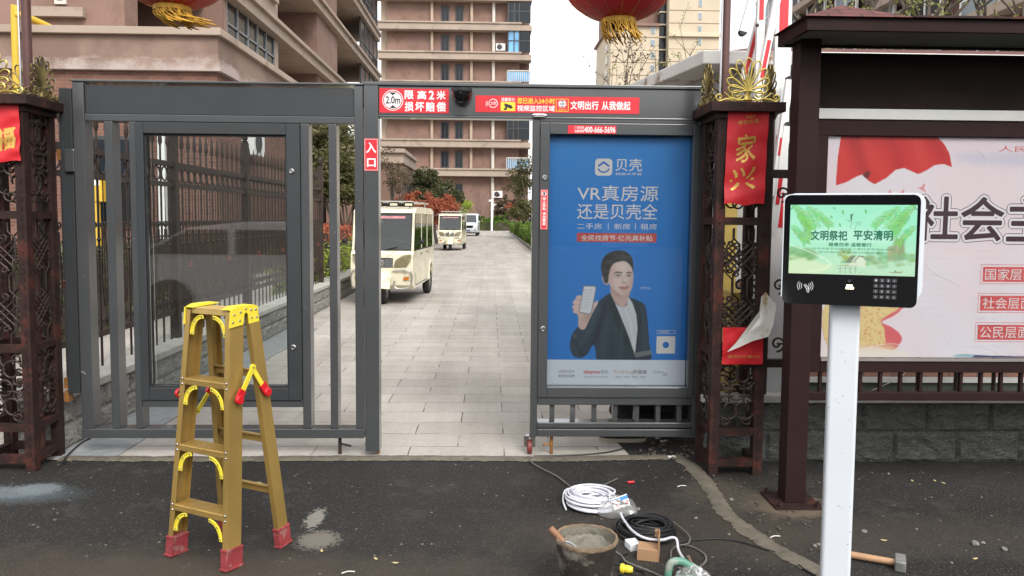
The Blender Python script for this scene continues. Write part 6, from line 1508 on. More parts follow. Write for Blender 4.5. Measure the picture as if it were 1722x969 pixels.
std = dict(hip=(0, 0, .92), waist=(0, 0, 1.08), chest=(0, .0, 1.32), neck=(0, 0, 1.47), head0=(0, -.01, 1.55), head1=(0, -.01, 1.66),
    sl=(-.18, 0, 1.38), el=(-.23, .05, 1.12), hl=(-.24, -.04, .88), fl=(-.24, -.06, .78), sr=(.18, 0, 1.38), er=(.23, .0, 1.12), hr=(.24, -.09, .89), fr=(.24, -.12, .80),
    tl=(-.09, 0, .88), kl=(-.10, -.08, .5), al=(-.10, .02, .09), ol=(-.10, -.12, .04), tr=(.09, 0, .88), kr=(.10, .03, .5), ar=(.10, .14, .09), **{'or': (.10, .02, .04)})
person((far.x, far.y, .004), 'person in a red jacket and black trousers walking far down the drive', std, [c_red, c_black, c_black, c_black], 0, .70, 1)

cable([(152, 737), (141, 742), (128, 752), (112, 768), (106, 778)], .006, blackcab, 'black cable hanging from the left gate leaf down to the paving edge', .02)
for k in range(60):
    px, py = rnd.uniform(1075, 1195), rnd.uniform(738, 772)
    pebble(G(px, py), rnd.uniform(.006, .02), stone_m[1], 'clod', 'lump of dug up earth beneath the right gate leaf', 'clod', 'earth lumps under the right gate leaf', .7)
for px, py, a in ((1116, 742, .03), (1106, 737, .02), (1129, 768, .03)):
    c = G(px, py, .012); mb = MB(); mb.grid(lambda s_, u: (c.x + a * (s_ - .5) * 1.6, c.y + a * (u - .5), c.z + a * .6 * mnoise.noise((s_ * 4 + px, u * 4, 0))), 6, 5, 0, False); tag(mb.build('paper_scrap', stone_m[3]), 'crumpled white scrap lying in the dug up earth under the right gate leaf', 'litter', 'white scraps under the right gate leaf')
# ================================================================== VEHICLES
cream = mk('cream vehicle paint', (.69, .65, .49), .35, 0, .05, 2, coat=.4, dirt=(.50, .46, .33), dirt_amt=.25, ds=4)
carglass = mk('dark vehicle glass', (.025, .03, .035), .06, 0, .2, 2, spec=.9)
chrome = mk('worn chrome', (.5, .49, .44), .3, .9, .15)
lens = mk('headlight lens', (.20, .17, .10), .1, 0, .25, 12, spec=.8); amber = mk('amber lens', (.5, .14, .02), .2)
white_lamp = mk('pale lamp glass', (.62, .58, .42), .2, 0, .1)
cart_glass = glassmat('cart window glass', (.62, .66, .65), 1.5, .01); tint_glass = glassmat('tinted cart glass', (.22, .25, .24), 1.3, .01)
def wheel(parent, x, y, r, w):
    mb = MB(); mb.lathe([(r * .62, -w / 2), (r * .9, -w / 2), (r, -w * .3), (r, w * .3), (r * .9, w / 2), (r * .62, w / 2)], (x, y, r), 28, axis=(1, 0, 0)); o = mb.build('wheel', rubber, parent)
    for s in (-1, 1):
        mb = MB(); mb.lathe([(r * .63, s * w * .3), (r * .6, s * w * .42), (r * .3, s * w * .25), (r * .12, s * w * .4), (.0005, s * w * .4)], (x, y, r), 20, axis=(1, 0, 0))
        for k in range(6):
            a = k * math.pi / 3; mb.ob((x + s * w * .36, y + r * .4 * math.cos(a), r + r * .4 * math.sin(a)), (.006, 0, 0), (0, r * .18 * math.cos(a), r * .18 * math.sin(a)), (0, -.012 * math.sin(a), .012 * math.cos(a)))
        mb.build('rim', chrome, o)
    return o
def tricycle(label, rack_lamps, centre_light):
    t = thing('passenger_tricycle', (0, 0, 0), label, 'tricycle', 'cream passenger tricycles on the drive')
    Wd = .53
    prof = [(-1.20, .27), (-1.27, .34), (-1.29, .62), (-1.27, .86), (-1.19, .92), (-1.02, 1.55), (-.93, 1.62), (-.5, 1.67), (.9, 1.66), (1.2, 1.62), (1.28, 1.5), (1.32, .9), (1.30, .36), (1.14, .34), (1.07, .55), (.9, .62), (.73, .55), (.66, .30), (-.8, .28)]
    low = [(-1.20, .27), (-1.27, .34), (-1.29, .62), (-1.27, .86), (-1.20, .92), (1.315, .92), (1.30, .36), (1.14, .34), (1.07, .55), (.9, .62), (.73, .55), (.66, .30), (-.8, .28)]
    MB().prism(low, lambda a, b_, d: (d, a, b_), -Wd, Wd, 0).build('body', cream, t, .04)
    MB().prism([(-1.05, 1.56), (-1.02, 1.60), (-.93, 1.64), (-.5, 1.675), (.9, 1.665), (1.22, 1.63), (1.29, 1.58), (1.29, 1.55)], lambda a, b_, d: (d, a, b_), -Wd, Wd, 0).build('roof', cream, t, .05)
    for s in (-1, 1):
        for y0_, y1_, w_ in ((-1.185, -1.03, .055), (-.265, -.265, .05), (.445, .445, .05), (1.28, 1.26, .075)):
            MB().bar((s * (Wd - .022), y0_, .915), (s * (Wd - .024), y1_, 1.575), .04, w_, 0, up=(0, 1, 0)).build('pillar', cream, t, .008)
    MB().box(-Wd + .05, Wd - .05, 1.24, 1.27, .93, 1.56).build('rear_panel', carglass, t)
    MB().box(-Wd + .03, Wd - .03, -1.10, 1.23, .921, .926).build('cabin_floor', black_plastic, t)
    MB().prism([(-1.12, .927), (-.88, .927), (-.92, 1.02), (-1.08, 1.0)], lambda a, b_, d: (d, a, b_), -.44, .44).build('dashboard', black_plastic, t, .01)
    for y_, w_ in ((-.42, .22), (.25, .42), (.95, .42)):
        MB().prism([(y_ - .05, .927), (y_ + .06, .927), (y_ + .14, 1.36), (y_ + .05, 1.38)], lambda a, b_, d: (d, a, b_), -w_, w_).build('seat', c_black if y_ < 0 else c_jacket, t, .02)
    mb = MB(); mb.tube([(-.32, -.86, 1.06), (-.1, -.92, 1.10), (.1, -.92, 1.10), (.32, -.86, 1.06)], .014, 8); mb.tube([(0, -.95, .93), (0, -.92, 1.10)], .018, 8); mb.build('handlebar', black_plastic, t)
    dy, dz = .17, .63; L = math.hypot(dy, dz)
    ws = lambda a, b_, d: (a, -1.19 + dy * b_ - d * dz / L, .92 + dz * b_ + d * dy / L)
    MB().prism([(-.485, .03), (.485, .03), (.48, .5), (.46, .97), (-.46, .97), (-.48, .5)], ws, .004, .010).build('windscreen', cart_glass, t)
    mb = MB()
    for q_ in ([(-.49, .0), (.49, .0), (.49, .035), (-.49, .035)], [(-.47, .96), (.47, .96), (.465, 1.0), (-.465, 1.0)], [(-.505, .0), (-.475, .0), (-.452, 1.0), (-.48, 1.0)], [(.475, .0), (.505, .0), (.48, 1.0), (.452, 1.0)]): mb.prism(q_, ws, .002, .013)
    mb.build('windscreen_seal', rubber, t)
    mb = MB(); mb.tube([ws(.05, .02, .03), ws(.25, .10, .03)], .008, 6); mb.tube([ws(-.25, .02, .03), ws(-.05, .10, .03)], .008, 6); mb.build('wiper', rubber, t)
    MB().prism([(-.36, .86), (.36, .86), (.36, .93), (-.36, .93)], ws, .015, .017).build('red_sun_strip', mk('faded red sun strip', (.5, .2, .22), .5), t)
    for s in (-1, 1):
        sf = lambda a, b_, d, s=s: (s * (Wd + d), a, b_)
        for y0, y1, nm in ((-.98, -.28, 'door'), (-.25, .42, 'door')):
            mb = MB(); lo = [(y0 + .02, .34), (y1, .34), (y1, .91), (y0 + (.0 if y0 > -.9 else -.12), .91)]
            mb.prism(lo, sf, .001, .008); d = mb.build(nm, cream, t, .004)
            win = [(y0 - (.12 if y0 < -.9 else -.03), .94), (y1 - .03, .94), (y1 - .03, 1.56), (y0 + (.06 if y0 < -.9 else -.01), 1.56), (y0 + (.03 if y0 < -.9 else -.02), 1.50)]
            MB().prism(win, sf, -.012, -.006).build('window', tint_glass, d)
            MB().bar((s * (Wd + .018), y1 - .16, .85), (s * (Wd + .018), y1 - .05, .85), .02, .016).build('handle', black_plastic, d)
        mb = MB()
        for y_ in (-1.0, -.265, .445): mb.prism([(y_ - .008, .32), (y_ + .008, .32), (y_ + .008, .91), (y_ - .008, .91)], sf, -.004, .0022)
        mb.prism([(-1.0, .318), (.445, .318), (.445, .33), (-1.0, .33)], sf, -.004, .0022); mb.prism([(-1.06, .915), (1.2, .915), (1.2, .935), (-1.06, .935)], sf, -.004, .0024); mb.build('door_seam', rubber, t)
        MB().prism([(-.8, .40), (-.45, .40), (-.47, .62), (-.78, .62)], sf, .008, .012).build('pressed_panel', cream, t, .003); MB().prism([(-.1, .40), (.28, .40), (.26, .62), (-.08, .62)], sf, .008, .012).build('pressed_panel', cream, t, .003)
        MB().prism([(.66, .30), (.73, .55), (.9, .62), (1.07, .55), (1.14, .34), (1.18, .34), (1.10, .60), (.9, .68), (.70, .60), (.62, .30)], sf, .0, .012).build('wheel_arch', cream, t)
        MB().prism([(.47, .94), (1.20, .94), (1.18, 1.55), (.5, 1.55)], sf, -.012, -.006).build('rear_window', tint_glass, t)
        mb = MB(); hp_ = [(.20, .64), (.42, .65), (.49, .75), (.50, .87), (.36, .85), (.24, .77)]
        mb.prism([(s * a, b_) for a, b_ in hp_], lambda a, b_, d: (a, -1.285 + .02 * (b_ > .8) - d, b_), -.03, .015); mb.build('headlight', lens, t, .01)
        mb = MB(); mb.tube(smooth([(s * .18, -1.31, .58), (s * .44, -1.33, .60), (s * .51, -1.32, .52), (s * .50, -1.31, .36), (s * .40, -1.32, .29), (s * .24, -1.32, .30), (s * .22, -1.31, .42)], 5), .012, 8); mb.build('bumper_guard', chrome, t)
        MB().prism([(s * .37, .42), (s * .46, .44), (s * .46, .49), (s * .37, .475)], lambda a, b_, d: (a, -1.285 - d, b_), -.01, .012).build('indicator', amber, t)
        MB().tube([(s * (Wd - .03), -.9, .33), (s * (Wd - .03), .6, .33)], .014, 6).build('side_step', chrome, t)
        mb = MB(); mb.tube([(s * .5, -1.12, 1.02), (s * .64, -1.15, 1.06)], .009, 6); mb.lathe([(.04, 0), (.045, .01), (.035, .03), (.0005, .035)], (s * .66, -1.17, 1.08), 12, axis=(0, -1, .1)); mb.build('mirror', black_plastic, t)
    gm = MB(); gmat = bpy.data.materials.get('silver grille') or mk('silver grille', (.30, .31, .31), .35, .6, .2, 20)
    for q_ in range(4): gm.box(-.19, .19, -1.305, -1.28, .655 + .034 * q_, .675 + .034 * q_)
    gm.box(-.19, .19, -1.295, -1.275, .64, .80, 1); gm.build('grille', [gmat, black_plastic], t)
    mb = MB(); c = Vector((0, -1.05, .18))
    def fen(s_, u):
        x = (-.17 + .34 * s_); a = R(168 - 128 * u); rr = .40 - .10 * (2 * s_ - 1) ** 2
        return (x, c.y - .14 + rr * -math.cos(R(180) - a) * 1.0, c.z + .05 + rr * math.sin(a) * .95)
    mb.grid(fen, 10, 12, 0); mb.v = [(x, y, z) for x, y, z in mb.v]; mb.build('front_fender', cream, t)
    if centre_light: MB().lathe([(.0005, .06), (.05, .055), (.09, .03), (.10, 0), (.10, -.03)], (0, -1.31, .76), 20, axis=(0, -1, 0)).build('centre_headlight', chrome, t)
    else: MB().lathe([(.0005, .02), (.04, .018), (.05, 0)], (0, -1.315, .72), 16, axis=(0, -1, 0)).build('badge', chrome, t)
    MB().box(-.10, .10, -1.1, -.95, .30, .42).build('fork_shroud', black_plastic, t)
    MB().box(-.45, .45, -.7, 1.15, .24, .37).build('chassis', black_plastic, t)
    wheel(t, 0, -1.05, .235, .11); wheel(t, -.46, .9, .24, .13); wheel(t, .46, .9, .24, .13)
    mb = MB()
    for s in (-1, 1): mb.tube([(s * .42, -.85, 1.76), (s * .42, 1.1, 1.76)], .014, 8)
    for y in (-.85, -.2, .5, 1.1): mb.tube([(-.45, y, 1.76), (.45, y, 1.76)], .012, 8)
    for s in (-1, 1):
        for y in (-.8, 1.0): mb.tube([(s * .40, y, 1.66), (s * .40, y, 1.76)], .012, 6)
    mb.build('roof_rack', chrome, t)
    if rack_lamps:
        MB().box(-.48, .48, -.88, -.83, 1.68, 1.735).build('lamp_bar', black_plastic, t)
        for x in (-.40, -.14, .14, .40):
            mb = MB(); mb.prism(rrect(x - .09, x + .09, 1.675, 1.745, .02, 3), lambda a, b_, d: (a, -.885 - d, b_), 0, .05); la = mb.build('roof_lamp', black_plastic, t)
            MB().prism(rrect(x - .065, x + .065, 1.69, 1.73, .012, 3), lambda a, b_, d: (a, -.936 - d, b_), 0, .004).build('lamp_glass', white_lamp, la)
    return t
def put(t, x, y, a): t.location = (x, y, .004); t.rotation_euler = (0, 0, R(a))
f1 = G(647, 511); put(tricycle('nearest cream passenger tricycle with a lamp bar on its roof rack', True, False), f1.x + .06, f1.y + 1.05, -3.4)
f2 = G(757, 421.5); put(tricycle('farther cream passenger tricycle with one round chrome headlight in its nose', False, True), f2.x + .06, f2.y + 1.05, -3.0)
def van():
    t = thing('van', (0, 0, 0), 'small silver white van parked farthest down the drive', 'van')
    vp = mk('silver white paint', (.62, .65, .66), .25, .1, .04, 2, coat=.5); Wd = .82
    prof = [(-1.95, .30), (-2.0, .5), (-1.97, .85), (-1.75, 1.0), (-1.45, 1.08), (-.85, 1.72), (-.6, 1.82), (1.6, 1.84), (1.9, 1.7), (2.0, .95), (1.98, .32)]
    MB().prism(prof, lambda a, b_, d: (d, a, b_), -Wd, Wd).build('body', vp, t, .08)
    dy, dz = .6, .64; L = math.hypot(dy, dz); ws = lambda a, b_, d: (a, -1.45 + dy * b_ - d * dz / L, 1.08 + dz * b_ + d * dy / L)
    MB().prism([(-.72, .05), (.72, .05), (.64, .95), (-.64, .95)], ws, .004, .012).build('windscreen', carglass, t)
    for s in (-1, 1):
        sf = lambda a, b_, d, s=s: (s * (Wd + d), a, b_)
        MB().prism([(-1.25, 1.1), (-.35, 1.1), (-.35, 1.66), (-.72, 1.66)], sf, -.03, .004).build('window', carglass, t); MB().prism([(-.28, 1.1), (.7, 1.1), (.7, 1.66), (-.28, 1.66)], sf, -.03, .004).build('window', carglass, t); MB().prism([(.78, 1.1), (1.75, 1.1), (1.68, 1.66), (.78, 1.66)], sf, -.03, .004).build('window', carglass, t)
        MB().prism([(s * .45, .86), (s * .76, .92), (s * .78, 1.02), (s * .5, .96)], lambda a, b_, d: (a, -1.93 + .25 * (b_ - .86) / .16 - d, b_), 0, .03).build('headlight', lens, t)
        MB().lathe([(.06, 0), (.05, .02), (.0005, .02)], (s * .62, -1.99, .5), 12, axis=(0, -1, 0)).build('fog_lamp', black_gloss, t)
        MB().box(s * .86 - .08, s * .86 + .08, -1.2, -1.12, 1.1, 1.24).build('mirror', vp, t, .02)
        wheel(t, s * .72, -1.25, .30, .17); wheel(t, s * .72, 1.3, .30, .17)
    MB().prism([(-.42, .66), (.42, .66), (.48, .86), (-.48, .86)], lambda a, b_, d: (a, -1.985 - d, b_), -.02, .012).build('grille', black_gloss, t)
    MB().box(-.24, .24, -2.02, -2.0, .42, .52).build('number_plate', mk('blue plate', (.04, .09, .3), .4), t)
    MB().box(-.7, .7, -1.6, 1.7, .22, .32).build('underbody', black_plastic, t)
    return t
f3 = G(796, 397.5); v_ = van(); put(v_, -1.83, f3.y + 1.9, -2.0)

# ================================================================== BUILDINGS
stucco = mk('brown stucco', (.235, .145, .116), .9, 0, .12, .6, .1, 60, dirt=(.19, .115, .085), dirt_amt=.4, ds=.8)
stucco_d = mk('dark brown stucco', (.185, .112, .085), .9, 0, .12, .6, .1, 60)
ledge_m = mk('weathered concrete ledge', (.36, .285, .23), .9, 0, .12, .5, .1, 40, dirt=(.28, .22, .175), dirt_amt=.25, ds=.7)
winframe = mk('dark window frame', (.04, .042, .045), .5, 0, .2); M_pane = mk('dark pane', (.010, .014, .019), .15, 0, .5, .25, spec=.35); M_panelt = mk('blue tinted pane', (.14, .36, .60), .12, 0, .5, .4, spec=.5)
beige = mk('beige pilaster', (.42, .33, .25), .9, 0, .1, 1); whitepipe = mk('white downpipe', (.6, .56, .50), .6, 0, .08)
aluframe = mk('grey aluminium frame', (.22, .23, .24), .5, .3, .1)
def ac(loc, ax, label, s=1.0):
    """wall mounted air conditioner; ax = horizontal direction it faces"""
    t = thing('air_conditioner', loc, label, 'air conditioner', 'air conditioners on the brown tower'); o = Vector(loc); n = Vector(ax).normalized(); sd_ = Vector((-n.y, n.x, 0)); z = Vector((0, 0, 1))
    mb = MB(); mb.ob(o + n * .15 * s + z * .3 * s, sd_ * .42 * s, n * .15 * s, z * .3 * s); mb.build('casing', white_paint, t)
    mb = MB(); mb.lathe([(.22 * s, 0), (.24 * s, .02), (.20 * s, .02), (.19 * s, .005), (.05 * s, .005), (.0005, .02)], o + n * .305 * s + z * .3 * s - sd_ * .1 * s, 20, axis=tuple(n)); mb.build('fan_grille', winframe, t)
    return t
# ---- end tower facing down the drive
EYY = 95.0; ex_ = lambda px: PX(px, EYY, 200); ezz = lambda py: PZ(py, EYY, 765)
eb = thing('apartment_tower', (ex_(765), EYY + 6, 0), 'brown apartment tower with pale ledges closing the far end of the drive', 'building')
xl, xr = ex_(651), ex_(873); pitch = (ezz(48) - ezz(291)) / 5
MB().box(xl, xr, EYY, EYY + 14, 0, ezz(-140)).build('wall', stucco, eb)
MB().box(ex_(640), xl - .01, EYY + .6, EYY + 12, 0, ezz(-140)).build('side_wing', beige, eb)
MB().box(xr + .01, ex_(890), EYY + 1.2, EYY + 12, 0, ezz(-140)).build('side_wing', stucco_d, eb)
zt = ezz(292.5)
win0 = None
for k in range(-1, 9):
    zc = zt + pitch * k
    if k >= 0:
        MB().box(ex_(638), ex_(874), EYY - 1.3, EYY - .02, zc - .34, zc + .42).build('ledge', ledge_m, eb, .03)
        MB().box(ex_(640) - .1, ex_(874) + .1, EYY - 1.45, EYY - .02, zc + .421, zc + .60).build('ledge_lip', ledge_m, eb)
    wz0, wz1 = zc + (.72 if k >= 0 else .35), zc + 2.75
    for a, b_ in ((741.5, 755), (765.5, 778.5)):
        if k == -1: wz0, wz1 = zt - pitch + 1.0, zt - 1.2
        mb = MB(); X0, X1 = ex_(a), ex_(b_)
        for q in ((X0, X0 + .12, wz0, wz1), (X1 - .12, X1, wz0, wz1), (X0 + .12, X1 - .12, wz0, wz0 + .12), (X0 + .12, X1 - .12, wz1 - .12, wz1), ((X0 + X1) / 2 - .05, (X0 + X1) / 2 + .05, wz0 + .12, wz1 - .12)): mb.box(q[0], q[1], EYY - .10, EYY + .0 - .002, q[2], q[3])
        w = mb.build('window', winframe, eb)
        MB().box(X0 + .12, X1 - .12, EYY - .04, EYY - .004, wz0 + .12, wz1 - .12).build('pane', M_pane, w)
    for a in (724.5, 790.5):
        z0_, z1_ = (zc + .61, zc + pitch - .35) if k >= 0 else (0, 0)
        if k >= 0: MB().box(ex_(a), ex_(a + 4.2), EYY - .45, EYY - .003, z0_, z1_).build('pilaster', beige, eb)
    if k >= 0:   # glazed balcony at the right corner
        X0, X1, X2 = ex_(852), ex_(872), ex_(890)
        mb = MB(); zb, zt_ = zc + .62, zc + pitch - .36
        if k % 3 == 0:
            for x in [X0 + (X2 - X0) * i / 12 for i in range(13)]: mb.box(x - .03, x + .03, EYY - 1.1, EYY - 1.04, zb, zb + 1.25)
            mb.box(X0, X2, EYY - 1.12, EYY - 1.02, zb + 1.251, zb + 1.35); mb.build('balcony_rail', whitepipe, eb)
            MB().box(X0 + .05, X2 - .05, EYY - 1.0, EYY - .97, zb, zb + 1.2).build('balcony_glass', M_panelt, eb)
        else:
            for x in (X0, X1 - .1, (X0 + X1) / 2): mb.box(x, x + .14, EYY - 1.06, EYY - .95, zb, zt_)
            mb.box(X0, X2, EYY - 1.08, EYY - .94, zb + 1.3, zb + 1.42); mb.box(X1 + .2, X2, EYY - 1.0, EYY - .9, zt_ - .3, zt_); o = mb.build('balcony_frame', winframe, eb)
            MB().box(X0 + .15, X1 - .1, EYY - 1.03, EYY - .97, zb, zt_).build('pane', (M_panelt, M_pane)[k % 2], o); MB().box(X1 + .1, X2, EYY - 1.03, EYY - .97, zb, zt_).build('pane', (M_pane, M_panelt)[(k // 2) % 2], o)
        MB().box(X0 - .2, X2 + .15, EYY - 1.2, EYY + .9, zc - .3, zc + .3).build('balcony_slab', ledge_m, eb)
MB().tube([(ex_(829), EYY - .25, 0), (ex_(829), EYY - .25, ezz(-140))], .2, 8).build('downpipe', whitepipe, eb)
for px, py, lab in ((841, 85, 'white air conditioner high on the brown end tower beside the downpipe'), (838, 332, 'white air conditioner low on the brown end tower right of the downpipe'), (838, 354, 'lowest white air conditioner on the brown end tower behind the bushes')):
    ac((ex_(px), EYY - .01, ezz(py)), (0, -1, 0), lab, 1.35)
# ---- long building on the left
lb = thing('apartment_block', (-14, 42, 0), 'long brown apartment block with balconies and pale bands along the left', 'building')
LX = -8.5; Y1 = 60.0
def fy(px):
    d = ray(px, 250); return LX * d.y / d.x
Y0 = fy(397)
MB().box(-24, -11.0, Y0 + 1.6, Y1, 0, 27).build('wall', stucco_d, lb)
MB().box(-30, LX - .31, Y0 - .15, Y0 - .01, 5.0, 27).build('end_wall', stucco_d, lb)
for a, b_, d, m in ((545, 577, 0, stucco), (396, 400, 0, stucco), (477, 482, 0, ledge_m)):
    MB().box(-11.01, LX - .30 - d, fy(a), fy(b_), 4.6, 27).build('pier', m, lb)
mb = MB(); mb.box(-11.01, LX - .35, fy(611), Y1, 0, 4.9); mb.build('end_bay', stucco, lb)
MB().box(-11.01, LX - .3, Y0, fy(577), 0, 5.0).build('ground_floor_wall', stucco, lb)
for k in range(7):
    zb = 5.62 + 3.03 * k
    MB().box(-11.2, LX, Y0 - .2, Y1, zb, zb + .40).build('balcony_band', ledge_m, lb, .02)
    MB().box(-11.2, LX + .14, Y0 - .3, Y1 + .15, zb + .402, zb + .56).build('band_lip', ledge_m, lb, .01)
    # enclosed balcony in the near bay
    y0, y1 = fy(400) + .05, fy(477) - .05; zs = zb + 1.35
    MB().box(LX - .5, LX - .25, y0, y1, zb + .565, zs).build('parapet', ledge_m if k else stucco, lb)
    MB().box(LX - .55, LX - .1, y0, y1, zs + .002, zs + .2).build('sill', ledge_m, lb)
    mb = MB(); n = 5
    for i in range(n + 1): yy = y0 + (y1 - y0) * i / n; mb.box(LX - .42, LX - .30, yy - .04, yy + .04, zs + .2, zb + 3.0)
    mb.box(LX - .42, LX - .30, y0, y1, zs + .9, zs + .96); w = mb.build('window', aluframe, lb)
    MB().box(LX - .40, LX - .36, y0, y1, zs + .2, zb + 3.0).build('pane', M_pane, w)
    y0, y1 = fy(613), Y1 - .1
    mb = MB()
    for i in range(5): yy = y0 + (y1 - y0) * i / 4; mb.box(LX - .3, LX - .18, yy - .06, yy + .06, zb + .565, zb + 3.0)
    mb.box(LX - .3, LX - .18, y0, y1, zb + 1.5, zb + 1.6); w = mb.build('window', winframe, lb); MB().box(LX - .26, LX - .22, y0, y1, zb + .57, zb + 3.0).build('pane', M_pane, w)
MB().box(-30, PX(209, 21.5, 20), 21.5, 22.3, 0, 27).build('front_wing', stucco, lb)
for k in range(6): MB().box(-30, LX - .9, 22.31, Y0 - .16, 5.3 + 3.03 * k, 5.62 + 3.03 * k).build('loggia_slab', stucco_d, lb)
MB().box(-11.3, -10.9, 23.6, 24.0, 5.625, 8.32).build('loggia_column', stucco, lb)
mb = MB(); X0, X1 = PX(94, 21.5, 0), PX(113, 21.5, 0); zs = PZ(8, 21.5, 100); mb.box(X0, X1, 21.42, 21.495, zs, zs + 1.7); w = mb.build('window', whitepipe, lb); MB().box(X0 + .08, X1 - .08, 21.40, 21.418, zs + .1, zs + 1.6).build('pane', M_pane, w)
MB().box(PX(58, 21.5, 10), X1 + .5, 21.30, 21.495, zs - .35, zs - .10).build('window_ledge', ledge_m, lb)
# single storey podium in front of it
M_podbrick = brickmat('red brown tile brick', (.155, .062, .042), (.215, .092, .062), (.17, .13, .11), .24, .075, .01, 'SUM', .3)
po = thing('annex', (-10, 20, 0), 'single storey annex with stained parapet and brick walls behind the left gate leaf', 'building')
PXR, PY0, PZT = PX(366, 17.2, 60), 17.2, PZ(46, 17.2, 200)
zb_ = PZ(120, 17.2, 300)
stain, nt, b_ = newmat('stained parapet stucco'); w = coords(nt, kind='World')
na, nb2 = noise(nt, w, .35, 6, .6), noise(nt, w, 1.6, 8, .72); sp = nd(nt, 'SeparateXYZ'); nt.links.new(w, sp.inputs[0])
o_ = mixc(nt, ramp(nt, na, .46, .53), (.245, .168, .132), (.19, .126, .10))
hgt = nd(nt, 'MapRange'); nt.links.new(sp.outputs[2], hgt.inputs[0]); hgt.inputs[1].default_value = zb_ - .3; hgt.inputs[2].default_value = zb_ + .9
ad = nd(nt, 'Math', operation='SUBTRACT'); nt.links.new(nb2, ad.inputs[0]); nt.links.new(hgt.outputs[0], ad.inputs[1])      # salt bloom creeping up from the drip edge
o_ = mixc(nt, ramp(nt, ad.outputs[0], .0, .22), o_, (.40, .33, .30)); nt.links.new(o_, b_.inputs['Base Color']); b_.inputs['Roughness'].default_value = .92
bumpn(nt, b_, noise(nt, w, 30, 5), .15, .01)
MB().box(-30, PXR, PY0, 25.4, zb_ + .25, PZT - .16).build('parapet', stain, po)
MB().box(-30, PXR + .10, PY0 - .12, 25.5, PZT - .158, PZT).build('coping', ledge_m, po, .01)
MB().box(-30, PXR + .07, PY0 - .08, 25.45, zb_, zb_ + .248).build('lower_band', stain, po, .01)
MB().box(-30, PXR - .05, PY0 + .06, 25.3, 0, zb_ - .002).build('wall', M_podbrick, po)
for x in (-12.6, -9.3):
    mb = MB(); mb.box(x, x + 1.6, PY0 - .02, PY0 + .05, 1.2, 3.2); w = mb.build('window', winframe, po); MB().box(x + .08, x + 1.52, PY0 - .03, PY0 - .021, 1.28, 3.12).build('pane', M_pane, w)
MB().box(PX(264, 16.9, 300), PX(276, 16.9, 300), 16.95, 17.15, .2, 4.2).build('white_pilaster', white_paint, po)
yellow_paint = mk('yellow gas pipe paint', (.60, .38, .03), .5, 0, .1)
gpz = lambda py, px=40: PZ(py, 17.0, px)
tag(MB().tube(smooth([(PX(27, 17.0, 140), 17.0, .3), (PX(27, 17.0, 100), 17.0, gpz(45)), (PX(28, 17.0, 30), 17.0, gpz(28)), (PX(34, 17.0, 30), 17.05, gpz(25)), (PX(52, 17.0, 30), 17.5, gpz(32)), (PX(66, 17.0, 40), 18.2, gpz(41))], 6), .075, 12).build('gas_pipe', yellow_paint), 'yellow gas pipe climbing the annex wall at the far left', 'gas pipe')
gbx = thing('gas_meter_box', (PX(157, 16.4, 320), 16.7, 1.9), 'yellow gas meter box on the brick annex wall behind the iron fence', 'meter box')
MB().box(PX(143, 16.5, 320), PX(171, 16.5, 320), 16.5, 16.9, PZ(339, 16.5, 157), PZ(298, 16.5, 157)).build('box', yellow_paint, gbx, .01)
mb = MB(); mb.tube([(PX(162, 16.6, 320), 16.6, .1), (PX(162, 16.6, 320), 16.6, PZ(339, 16.5, 157))], .07, 10); mb.build('riser_pipe', yellow_paint, gbx)
MB().box(PX(146, 16.5, 320), PX(168, 16.5, 320), 16.488, 16.499, PZ(312, 16.5, 157), PZ(303, 16.5, 157)).build('notice_plate', white_paint, gbx)
# entrance porch between them
pr = thing('entrance_porch', (-6.2, 42, 0), 'low brown entrance porch with a concrete hood behind the middle gate post', 'porch')
qx = lambda px, Y: PX(px, Y, 300)
MB().box(-8.45, qx(676, 40), 40, 46, 0, PZ(275, 40, 660)).build('wall', stucco_d, pr)
MB().box(-8.45, qx(679, 40), 39.8, 46.2, PZ(275, 40, 660) + .002, PZ(258, 40, 660)).build('hood', ledge_m, pr, .02)
MB().box(-8.45, qx(682, 40), 39.6, 46.4, PZ(258, 40, 660) + .002, PZ(251, 40, 660)).build('coping', ledge_m, pr, .02)
x0 = qx(676, 40); MB().box(x0 + .01, x0 + .09, 41.6, 44.8, .1, PZ(300, 40, 660)).build('doorway', winframe, pr)
# ---- cream tower far behind
ct = thing('apartment_tower', (40, 185, 0), 'cream coloured apartment tower standing far away above the gate beam', 'building')
creamw = mk('cream facade', (.50, .42, .31), .9, 0, .06, .2); creamd = mk('cream ledge', (.55, .47, .34), .9, 0, .06, .2)
CYY = 182.0; cx_ = lambda px: PX(px, CYY, 80); cz_ = lambda py: PZ(py, CYY, 1110)
MB().box(cx_(1027), cx_(1108), CYY, CYY + 25, 0, cz_(45)).build('wall', creamw, ct)
MB().box(cx_(1121), cx_(1205), CYY - 2, CYY + 25, 0, cz_(-30)).build('wall', creamw, ct)
MB().box(cx_(1030), cx_(1124), CYY + 3, CYY + 24, 0, cz_(-10)).build('core', stucco_d, ct)
MB().box(cx_(1023), cx_(1109), CYY - .8, CYY + 26, cz_(45), cz_(41)).build('roof_edge', stucco, ct); MB().box(cx_(1119), cx_(1208), CYY - 2.8, CYY + 26, cz_(-30), cz_(-34)).build('roof_edge', stucco, ct)
fp = 21.3
